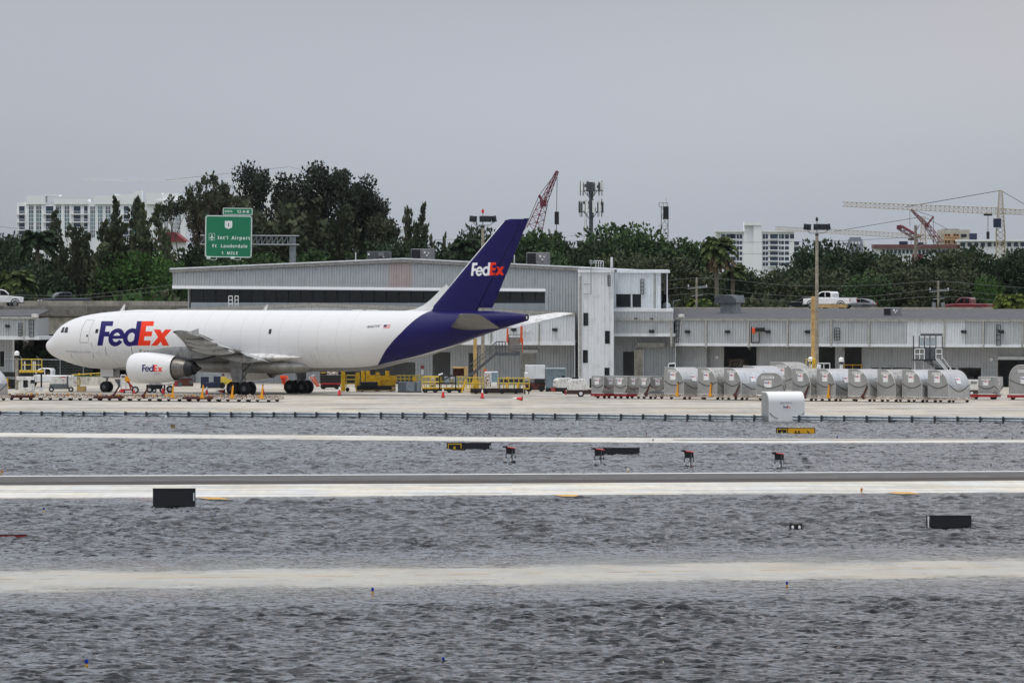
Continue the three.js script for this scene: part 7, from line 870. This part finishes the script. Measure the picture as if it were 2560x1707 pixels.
{ // equipment tops showing above the container row
  const o = thing('white_loader_cab', 'white loader roof showing above the leftmost tall containers', 'loader', P(1680, 900, 704).setY(APRON)), { x, y } = local(o); mesh('cab_frame', [bar([x(1668), 0.5, 0], [x(1672), y(910), 0], 0.06), bar([x(1672), y(910), 0], [x(1688), y(908), 0], 0.08), bar([x(1688), y(908), 0], [x(1692), 0.5, 0], 0.08)], mat.trim, o); mesh('cab_top', rbox(x(1681), y(913), -0.3, 0.7, 0.3, 0.7, 0.06), mat.darkSteel, o); mesh('body', rbox(x(1682), 1.2, -0.5, 1.2, 2.2, 1.0, 0.05), mat.rusty, o);
  const q = thing('yellow_lift', 'yellow lift frame with railings beside the floodlight pole', 'lift', P(2030, 900, 716).setY(APRON)), l = local(q); mesh('frame', [...rail(l.x(2016), l.x(2026), 0.3, l.y(898), 0, 1, 3, 0.05), ...rail(l.x(2032), l.x(2040), 0.3, l.y(897), 0, 1, 3, 0.05)], mat.yellowPale, q); mesh('motor', rbox(l.x(2036), l.y(903), 0, 0.2, 0.5, 0.2), mat.yellow, q); mesh('bridge_rail', rail(l.x(2046), l.x(2076), 0.3, l.y(908.5), -0.5, 2, 2, 0.05), mat.trim, q); mesh('white_seat', rbox(l.x(2048), l.y(917), 0.1, 0.4, 0.4, 0.4, 0.08), mat.trim, q); mesh('base', rbox(l.x(2035), 0.5, -0.2, 2.4, 0.6, 1.2), mat.darkSteel, q);
}
// things around the nose
{ const o = thing('ground_power_unit', 'white and grey ground power cart near the aircraft nose', 'ground power unit', G(157, 980)), { x, y } = local(o); mesh('body', [rbox((x(127) + x(167)) / 2, (y(940) + y(960)) / 2, -0.7, x(167) - x(127), y(940) - y(960), 1.4, 0.04), rbox((x(169) + x(192)) / 2, (y(941) + y(965)) / 2, -0.7, x(192) - x(169), y(941) - y(965), 1.4, 0.04)], mat.white, o); mesh('skirt', rbox((x(122) + x(167)) / 2, y(966), -0.7, x(167) - x(122), y(960) - y(973), 1.42, 0.03), M(0x6c7277, 0.5, 0.2, { map: grime2 }), o); mesh('divider', span(x(165), x(169), y(972), y(940), -1.3, 0.02), mat.greySteel, o); mesh('warning_print', [span(x(150), x(163), y(944), y(941.5), 0.0, 0.012), span(x(183), x(190), y(957), y(955), 0, 0.012)], mat.red, o); decal('logo_print', M(0xffffff, 0.6, 0, { map: canvasTex(96, 32, (c) => { c.fillStyle = '#e4e4e2'; c.fillRect(0, 0, 96, 32); drawLogo(c, rectLogo(6, 30, 84), '#2a1a72', '#e8452a'); }) }), x(157), y(950), 0.014, 0.36, 0.14, 0, o); for (const px of [127, 176]) { const t = mesh('wheel', new THREE.TorusGeometry(0.17, 0.09, 8, 16).translate(x(px), 0.26, 0), mat.rubber, o); mesh('hub', cyl(x(px), 0.26, 0, 0.13, 0.14, 'z', 12), mat.trim, t); } mesh('draw_bar', [bar([x(122), y(966), 0], [x(98), y(971), 0.2], 0.06), cyl(x(101), 0.25, 0.2, 0.2, 0.15, 'z', 14)], mat.trim, o); mesh('cable_reel', new THREE.TorusGeometry(0.4, 0.06, 6, 14).rotateY(1.3).translate(x(195), y(955), -0.4), mat.yellowPale, o); mesh('drip_tray', rbox(x(202), y(972), -0.2, 0.9, 0.5, 0.6), mat.tan, o); }
pickup('white pickup truck parked on the apron behind the ground power cart', G(118, 968), Math.PI - 0.12, PM(0xe6e8ea, 0.3, 0, { clearcoat: 0.6 }), { L: 5.0 }).userData.group = 'apron vehicles';
{ const o = thing('white_lift_tug', 'white cargo lift machine with dark gaps left of the power cart', 'lift', G(68, 980)), { x, y } = local(o); mesh('top_beam', rbox(x(62), y(946), -0.4, x(86) - x(41), 0.35, 1.0, 0.04), mat.white, o); mesh('column', [rbox(x(51), y(962), -0.2, 0.42, 1.2, 0.5), rbox(x(62), y(973), -0.2, 1.1, 0.3, 0.6), rbox(x(77), y(962), -0.1, 0.6, 1.1, 0.6, 0.06)], mat.white, o); mesh('cab_opening', [span(x(75), x(86), y(958), y(949), 0.2, 0.22)], mat.black, o); mesh('cab_window', span(x(78), x(86), y(957.5), y(950), 0.22, 0.24), mat.glassGrey, o); mesh('dark_bay', span(x(57), x(66), y(975), y(953), -0.5, -0.1), mat.black, o); mesh('foot', rbox(x(75), y(975), 0, 0.7, 0.35, 0.7), mat.white, o); }
{ const o = thing('work_platform', 'yellow railed work platform on dark machinery left of the nose', 'platform', G(76, 970)), { x, y } = local(o); mesh('deck', span(x(46), x(106), y(930), y(925.5), -1.6, 0), mat.yellowPale, o); mesh('deck_edge', span(x(46), x(106), y(931), y(929), 0, 0.05), mat.yellow, o); mesh('railing', rail(x(52), x(103), y(926), y(898), 0, 2, 2, 0.045), mat.yellowPale, o); mesh('white_stake', [59, 80.5, 85].map((p) => bar([x(p), y(926), -0.8], [x(p), y(903), -0.8], 0.07)), mat.trim, o); mesh('support', [rbox(x(60), y(945), -1, 1.6, 0.8, 1.2), bar([x(52), 0, -0.3], [x(52), y(930), -0.3], 0.09), bar([x(100), 0, -1.2], [x(100), y(930), -1.2], 0.09)], mat.darkSteel, o); }
{ const o = thing('dark_machinery', 'black low ground equipment at the left edge under the building corner', 'equipment', G(18, 972)), { x, y } = local(o); mesh('frame', [rbox(x(18), y(936), -1, x(40) - x(0), 0.5, 1.6, 0.05), rbox(x(18), y(950), -1, x(38) - x(6), 0.12, 1.6), rbox(x(22), y(962), -0.8, x(36) - x(10), 0.8, 1.4)], mat.black, o); mesh('yellow_post', [bar([x(17), 0, 0.1], [x(17), y(945), 0.1], 0.09), rbox(x(15), y(968.5), 0.1, 0.6, 0.06, 0.3)], mat.yellow, o); mesh('bed_rail', bar([x(10), y(943), 0], [x(38), y(944), 0], 0.06), mat.steel, o); }
{ const o = thing('chain_link_fence', 'wire fence with angled posts behind the aircraft nose', 'fence', P(120, 950, 765).setY(APRON)), { x, y } = local(o); mesh('top_rail', bar([x(10), y(898), 0], [x(230), y(900), 0], 0.05), mat.galv, o); for (const p of [20, 54, 95, 149, 207]) mesh('fence_post', [bar([x(p), 0, 0], [x(p), y(897), 0], 0.05), bar([x(p), y(897), 0], [x(p) - 0.2, y(890), 0.2], 0.035)], mat.galv, o); const wr = []; for (let k = 0; k < 12; k++) wr.push(bar([x(10), 0.3 + k * 0.17, 0], [x(230), 0.3 + k * 0.17, 0], 0.008, 3)); mesh('wire', wr, mat.galv, o).userData.kind = 'stuff'; }
{ const o = thing('pipe_railing', 'yellow pipe railing beyond the nose wheel', 'railing', P(222, 950, 758).setY(APRON)), { x, y } = local(o); mesh('rail', [932, 938, 944, 950].map((p) => bar([x(178), y(p + 5), 0.4], [x(262), y(p), -0.4], 0.05)), mat.yellowPale, o); for (const p of [196, 226, 255]) mesh('railing_post', bar([x(p), 0, 0], [x(p), y(932), 0], 0.06), mat.yellow, o); const b = thing('jersey_barrier', 'pale concrete barrier with grassy top behind the nose wheel', 'barrier', P(222, 950, 752).setY(APRON)), l = local(b); mesh('block', prism([[-0.35, 0], [0.35, 0], [0.12, 0.8], [-0.12, 0.8]], l.x(180), l.x(262), 0.02).rotateY(Math.PI / 2).translate(0, 0, 0), mat.concretePale, b); mesh('grass_strip', box(0, 0.84, -0.6, l.x(262) - l.x(180), 0.16, 0.7), M(0x4b5f28, 0.95), b); }
{ const o = thing('tow_stand', 'red wheeled stand with amber panel behind the nose wheel', 'stand', G(327, 984)), { x, y } = local(o); mesh('frame', [bar([x(311), y(947), 0], [x(336), y(974), 0], 0.09), bar([x(317), y(944), 0], [x(326), y(972), 0], 0.07), bar([x(300), y(974), 0], [x(338), y(974), 0], 0.08)], mat.red, o); mesh('white_frame', rail(x(301), x(313), y(974), y(938), -0.3, 1, 2, 0.06), mat.trim, o); mesh('amber_panel', rbox(x(318), y(947), 0.1, 0.5, 0.5, 0.08), mat.amber, o); mesh('wheel', [cyl(x(337), 0.35, 0, 0.35, 0.2, 'z', 16)], mat.rubber, o); mesh('wheel_rim', cyl(x(337), 0.35, 0, 0.2, 0.22, 'z', 14), mat.trim, o); mesh('dark_wedge', prism([[x(284), y(948)], [x(300), y(948)], [x(300), y(968)], [x(296), y(968)]], -0.6, -0.3, 0.01), mat.greySteel, o); }
{ const o = thing('small_dolly_cart', 'small black cart with white arms under the near engine', 'cart', G(398, 982)), { x, y } = local(o); mesh('deck', rbox(x(388), y(967), -0.4, x(412) - x(365), 0.4, 1.0, 0.03), mat.black, o); mesh('equipment', [rbox(x(376), y(960.5), -0.4, 0.4, 0.25, 0.5), rbox(x(393), y(961), -0.4, 0.7, 0.25, 0.5), bar([x(415), y(962), -0.2], [x(428), y(960), -0.2], 0.06)], mat.trim, o); for (const [p, r] of [[373, 0.3], [385, 0.22], [405, 0.3], [424, 0.36]]) { const t = mesh('wheel', new THREE.TorusGeometry(r * 0.7, r * 0.3, 8, 16).translate(x(p), r, 0.1), mat.rubber, o); mesh('rim', cyl(x(p), r, 0.1, r * 0.5, 0.16, 'z', 12), mat.trim, t); } }
{ const o = thing('brown_machinery', 'low rusty brown machinery by the shed wall behind the near engine', 'equipment', G(462, 968)), { x, y } = local(o); mesh('engine_block', [rbox(0, 0.45, 0, 1.6, 0.7, 0.8, 0.05), rbox(0.2, 0.85, -0.1, 0.9, 0.25, 0.6, 0.04)], mat.maroon, o); mesh('pipework', [bar([-0.8, 0.9, 0.4], [0.8, 0.95, 0.4], 0.05), cyl(0.6, 0.5, 0.42, 0.2, 0.1, 'z'), cyl(-0.5, 0.3, 0.42, 0.24, 0.1, 'z')], mat.greySteel, o); const r = thing('red_bucket', 'small red tank beside the brown machinery', 'tank', G(440, 966)); mesh('tank', rbox(0, 0.25, 0, 0.4, 0.5, 0.4, 0.05), mat.red, r); mesh('lid', rbox(0, 0.52, 0, 0.42, 0.06, 0.42), mat.darkSteel, r); }
{ const o = thing('seat_pallet', 'pair of dark navy seat blocks on a pallet by the white shed wall', 'seats', G(528, 970)), { x, y } = local(o); mesh('seat', [rbox(x(511), y(955), 0, 0.78, 1.05, 0.7, 0.06), rbox(x(519), y(962), 0.1, 0.5, 0.5, 0.7, 0.06)], mat.navy, o); mesh('far_seat', [rbox(x(542), y(954), 0, 0.7, 1.1, 0.7, 0.06), rbox(x(531), y(961), 0.1, 0.6, 0.5, 0.7, 0.06)], mat.navy, o); mesh('pallet', rbox(x(526), 0.08, 0, 2.0, 0.14, 0.9), mat.darkSteel, o); }
{ const o = thing('belt_loader', 'yellow and rust belt loader behind the near main gear', 'belt loader', G(563, 971)), { x, y } = local(o); mesh('body', rbox(x(564), y(952), 0, 1.0, 0.8, 0.9, 0.05), mat.yellowPale, o); mesh('yellow_end', rbox(x(578), y(951), 0.1, 0.3, 0.9, 0.9, 0.04), mat.yellow, o); mesh('belt_boom', prism([[x(553), y(940)], [x(556), y(933)], [x(578), y(933)], [x(580), y(940)], [x(570), y(938)]], -0.5, 0.4, 0.02), mat.maroon, o); for (const p of [555, 577]) mesh('wheel', cyl(x(p), 0.3, 0.4, 0.3, 0.2, 'z', 14), mat.rubber, o); }
{ const o = thing('orange_steps', 'bright orange folding steps between the main gear legs', 'steps', G(708, 974)), { x, y } = local(o); mesh('side_frame', prism([[x(698), y(939)], [x(714), y(939)], [x(713), y(965)], [x(709), y(965)]], -0.2, -0.1, 0.01), mat.orange, o); for (let k = 0; k < 4; k++) mesh('step', box(x(706 + k), y(944 + k * 5), 0.1, 0.5 - k * 0.06, 0.05, 0.5), mat.orange, o); mesh('brace', [bar([x(715), y(939), 0], [x(725), y(962), 0.3], 0.08), bar([x(725), y(958), 0.3], [x(727), 0, 0.4], 0.06), bar([x(710), y(965), 0], [x(710), 0, 0], 0.06)], mat.orange, o); const q = thing('striped_steps', 'orange edged access steps right of the far main wheels', 'steps', G(785, 972)), l = local(q); mesh('stringer', [bar([l.x(775), l.y(942), 0], [l.x(794), l.y(966), 0.2], 0.12), bar([l.x(783), l.y(942), -0.6], [l.x(797), l.y(966), -0.4], 0.1)], M(0xc4552e, 0.6), q); for (let k = 0; k < 4; k++) mesh('step', box(l.x(777 + k * 4), l.y(946 + k * 5), -0.2, 0.5, 0.05, 0.7), mat.trim, q); mesh('handle', bar([l.x(772), l.y(944), 0], [l.x(786), l.y(937), 0], 0.05), mat.trim, q); }
{ const o = thing('flatbed_truck', 'black flatbed truck with red stripe behind the far main wheels', 'truck', G(826, 973)), { x, y } = local(o); mesh('bed', rbox(0, y(949), -0.8, x(852) - x(800), 0.9, 1.8, 0.04), mat.black, o); mesh('red_stripe', span(x(801), x(851), y(961), y(957), 0.1, 0.16), mat.red, o); mesh('underframe', rbox(0, y(965), -0.8, x(850) - x(803), 0.3, 1.6), mat.dark, o); for (const p of [808, 842]) mesh('wheel', cyl(x(p), 0.3, 0, 0.3, 0.25, 'z', 14), mat.rubber, o); mesh('yellow_top', span(x(801), x(814), y(932.5), y(931), -0.5, 0.1), mat.yellow, o); mesh('cargo', [rbox(x(824), y(935), -0.8, 0.6, 0.5, 0.6, 0.08), rbox(x(836), y(938), -0.8, 0.7, 0.6, 0.6, 0.08)], mat.rusty, o); }
// ---------- guard rail, signs and lights out in the flood ----------
{
  const a = [0, 1038], b = [2560, 1058], A = G(...a, 0), B = G(...b, 0), dir = B.clone().sub(A), len = dir.length(), turn = -Math.atan2(dir.z, dir.x), o = thing('guard_rail', 'steel guard rail with dark posts standing in the flood along the apron edge', 'guard rail', A, turn), sp = 1.86, n = Math.ceil(len / sp) + 8;
  const postMat = M(0x3e4246, 0.6, 0.3), railMat = M(0xb3bcc4, 0.4, 0.45, { map: grime2 }), beam = (x0, x1) => loft([x0, x1].map((x) => [[x, 0.1, 0.02], [x, 0.13, 0.08], [x, 0.23, 0.08], [x, 0.27, 0.03], [x, 0.31, 0.03], [x, 0.35, 0.08], [x, 0.45, 0.08], [x, 0.48, 0.02], [x, 0.47, 0.0], [x, 0.11, 0.0]]));
  for (let k = -4; k < n; k++) { const lift = -0.14 * (1 - smooth(0, len * 0.5, k * sp)); mesh('rail_section', beam(k * sp, (k + 1) * sp - 0.01).translate(0, lift, 0), railMat, o); mesh('rail_post', box(k * sp, 0.06 + lift, 0.14, 0.16, 0.88, 0.1), postMat, o); }
}
function boxSign(label, px0, px1, y0, y1, opts = {}) {
  const p = G((px0 + px1) / 2, y1, 0), s = F / -p.z, w = (px1 - px0) / s, h = (y1 - y0) / s, o = thing('airfield_sign', label, 'airfield sign', p, opts.turn || 0, 'box signs in the flood');
  mesh('housing', rbox(0, h / 2 - 0.15, -0.15, w, h + 0.3, 0.3, 0.015), opts.body || M(0x10131a, 0.45), o); mesh('top_cap', rbox(0, h + 0.012, -0.15, w + 0.03, 0.03, 0.33, 0.01), mat.black, o);
  if (opts.faces) for (const [a, b, draw, ww] of opts.faces) mesh('sign_face', new THREE.PlaneGeometry(w * (b - a), h * 0.98 + 0.28).translate(lerp(-w / 2, w / 2, (a + b) / 2), h / 2 - 0.15, 0.006), M(0xffffff, 0.5, 0, { map: canvasTex(256, ww || 256, draw) }), o, true);
  if (opts.seam) mesh('panel_seam', opts.seam.map((t) => box(lerp(-w / 2, w / 2, t), h / 2, 0.004, 0.02, h, 0.02)), mat.black, o);
  if (opts.tag) mesh('white_tag', opts.tag.map(([t, u, tw, th]) => box(lerp(-w / 2, w / 2, t), u * h, 0.008, tw, th, 0.015)), mat.paper, o);
  return o;
}
boxSign('large black box sign with white strip near the left', 381, 487.5, 1222, 1266, { tag: [[0.965, 0.55, 0.05, 0.42]] });
boxSign('wide black box sign with white label at its left end on the right', 2317, 2430, 1289.5, 1320, { seam: [0.17, 0.69], tag: [[0.045, 0.35, 0.06, 0.4], [0.045, 0.82, 0.09, 0.18]] });
const aFace = (c, w, h) => { c.fillStyle = '#0b0c10'; c.fillRect(0, 0, w, h); c.strokeStyle = '#d9b400'; c.lineWidth = 14; c.strokeRect(14, 12, w - 28, h); c.fillStyle = '#e8c400'; c.font = 'bold 112px sans-serif'; c.fillText('A', 88, 128); };
boxSign('low black sign with yellow framed letter A in mid picture', 1116.5, 1228, 1107.5, 1123, { faces: [[0.02, 0.34, aFace, 160]], tag: [[0.975, 0.4, 0.05, 0.2]] });
boxSign('low plain black sign behind the second PAPI light', 1508, 1599.5, 1120, 1134.5);
boxSign('half-sunken yellow direction sign with letters A and M below the white container', 1941, 2039, 1070, 1083.5, { faces: [[0.0, 0.3, (c, w, h) => { c.fillStyle = '#0b0c10'; c.fillRect(0, 0, w, h); c.strokeStyle = '#d9b400'; c.lineWidth = 12; c.strokeRect(26, 16, w - 50, h); c.fillStyle = '#e8c400'; c.font = 'bold 105px sans-serif'; c.fillText('A', 90, 128); }, 150], [0.3, 0.98, (c, w, h) => { c.fillStyle = '#e0a60a'; c.fillRect(0, 0, w, h); c.fillStyle = '#111'; c.font = 'bold 62px sans-serif'; c.fillText('M', 62, h * 0.9); c.lineWidth = 11; c.strokeStyle = '#111'; c.beginPath(); c.moveTo(186, h * 0.3); c.lineTo(222, h * 0.78); c.stroke(); }, 70]] });
{ const p = G(24, 1344, 0), o = thing('sunken_sign', 'dark red sunken sign top at the left edge of the water', 'airfield sign', p), s = F / -p.z; mesh('red_panel', rbox((-10 - 24 + 67 - 24) / 2 / s, 0.02, -0.1, 77 / s, 0.2, 0.2, 0.015), M(0x8f1420, 0.5), o); mesh('dark_cap', rbox((33) / 2 / s - 0.25, 0.13, -0.1, 79 / s, 0.03, 0.22, 0.01), mat.black, o); }
// approach slope lights
[[1277, 1155, 'first PAPI light unit on legs from the left', 1], [1499, 1159.5, 'second PAPI light unit on legs, before the plain black sign', 0], [1724, 1165, 'third PAPI light unit on legs from the left', 0], [1950, 1170, 'fourth PAPI light unit on legs, the rightmost', 0]].forEach(([px, py, label, extra]) => {
  const p = G(px, py, 0), o = thing('approach_light_unit', label, 'approach light', p, 0.0, 'row of four approach slope lights'), s = F / -p.z, y = (k) => k / s;
  mesh('housing', prism([[-13 / s, 37 / s], [10 / s, 34 / s], [10 / s, 21 / s], [-11 / s, 20 / s]], -0.55, 0.25, 0.02), mat.black, o); mesh('hood', prism([[-20 / s, 40 / s], [-9 / s, 40.5 / s], [-8 / s, 35.5 / s], [-20 / s, 36.5 / s]], -0.55, 0.25, 0.015), mat.black, o); mesh('red_lid', prism([[-9 / s, 38.3 / s], [12 / s, 35.3 / s], [12.5 / s, 33.4 / s], [-9 / s, 36 / s]], -0.58, 0.28, 0.01), M(0xc0242c, 0.5), o);
  for (const [x, z] of [[-12, -0.1], [1, 0.2], [10.5, -0.1]]) { mesh('leg', bar([x / s, -0.3, z], [x / s, 10 / s, z], 0.055, 8), mat.paper, o); mesh('leg_coupling', [bar([x / s, 10 / s, z], [x / s, 21 / s, z], 0.025, 6), cyl(x / s, 11.5 / s, z, 0.05, 0.06, 'y', 8)], mat.darkSteel, o); }
  mesh('conduit', bar([3 / s, 0, 0.3], [4.5 / s, 33 / s, 0.3], 0.04, 6), mat.greySteel, o);
});
function edgeLight(label, px, py, sc, cap, body) { sc *= 0.78; const p = G(px, py, 0), s = F / -p.z, o = thing('edge_light', label, 'airfield light', p, 0, 'small lights standing in the water'); mesh('stem', cyl(0, 0.02, 0, 0.045 * sc, 0.2 * sc, 'y', 10), body, o); mesh('globe', [cyl(0, 0.15 * sc, 0, 0.05 * sc, 0.1 * sc, 'y', 12), ball(0, 0.2 * sc, 0, 0.05 * sc, 1, 0.8, 1, 10)], cap, o); }
const blue = PM(0x0f2f9a, 0.2, 0), amberLens = PM(0xc87a18, 0.25, 0), stemY = M(0xd0a030, 0.5);
[[108, 1279, 1.2, blue, stemY, 'blue taxi light on yellow stem far left beyond the red sign'], [538, 1292, 0.7, blue, mat.dark, 'tiny blue light right of the large black sign'], [931, 1484, 1.3, blue, stemY, 'blue taxi light on yellow stem at the pale taxiway edge left of centre'], [1968, 1467, 1.2, blue, stemY, 'blue taxi light at the pale taxiway edge on the right'], [215, 1668, 1.45, blue, stemY, 'nearest blue taxi light at the lower left'], [1108, 1656, 1.0, blue, mat.dark, 'nearly sunken blue light at the bottom centre'], [2094, 1098, 1.3, blue, stemY, 'blue light standing on the far white stripe on the right'], [1633, 1104, 1.1, mat.dark, stemY, 'dark tipped light on the far white stripe in mid picture'], [1617, 1087, 0.9, mat.dark, M(0xb86a52, 0.6), 'small pinkish light above the far white stripe'], [2532, 1100, 1.1, mat.dark, M(0xb86a52, 0.6), 'small light on the far stripe at the right edge'], [2479, 1166, 0.9, mat.dark, mat.dark, 'small dark light right of the PAPI row'], [2155, 1233, 1.6, amberLens, M(0xd8c9a0, 0.5), 'amber runway edge light on the pale shoulder at the right'], [1570, 1182, 1.5, M(0xe0dccb, 0.4), M(0xc9a86a, 0.5), 'white runway edge light by the far white line'], [3, 1187, 1.6, amberLens, M(0xd8c9a0, 0.5), 'amber runway edge light at the left edge']].forEach(([px, py, sc, c, b, l]) => edgeLight(l, px, py, sc, c, b));
{ const p = G(1991, 1324, 0), o = thing('twin_lamp', 'low black lamp housing with two bright lenses standing in the water', 'airfield light', p), s = F / -p.z; mesh('housing', rbox(0, 7.5 / s, -0.1, 33 / s, 15 / s, 0.25, 0.03), mat.black, o); for (const x of [-8.5, 8.5]) { mesh('lens', ball(x / s, 5.5 / s, 0.03, 3.4 / s, 1, 1.5, 0.5), mat.paper, o); mesh('lug', rbox(x * 1.4 / s, 15.5 / s, -0.1, 8 / s, 2.5 / s, 0.2, 0.01), mat.black, o); } }
{ const p = G(414, 1068, 0), o = thing('marker_mast', 'thin white marker mast in the water before the aircraft', 'marker', p), s = F / -p.z; mesh('mast', bar([0, -0.3, 0], [0, 30 / s, 0], 0.05, 6), mat.trim, o); mesh('mast_head', rbox(0, 26 / s, 0, 0.16, 0.2, 0.1), mat.paper, o); const q = thing('electrical_box', 'small tan electrical box in the water beside the white mast', 'box', G(431, 1070, 0)); mesh('box', rbox(0, 0.13, 0, 0.32, 0.3, 0.3, 0.02), M(0x8c7a52, 0.7), q); mesh('lid', rbox(0, 0.29, 0, 0.36, 0.03, 0.34, 0.01), mat.pole, q); const r = thing('marker_board', 'short white marker board in the water below the red cones', 'marker', G(1444, 1068, 0)); mesh('board', rbox(0, 0.18, 0, 0.2, 0.5, 0.08, 0.02), mat.trim, r); mesh('tip', prism([[-0.1, 0.42], [0.1, 0.42], [0, 0.56]], -0.04, 0.04, 0.005), mat.trim, r); }
renderer.render(scene, camera);
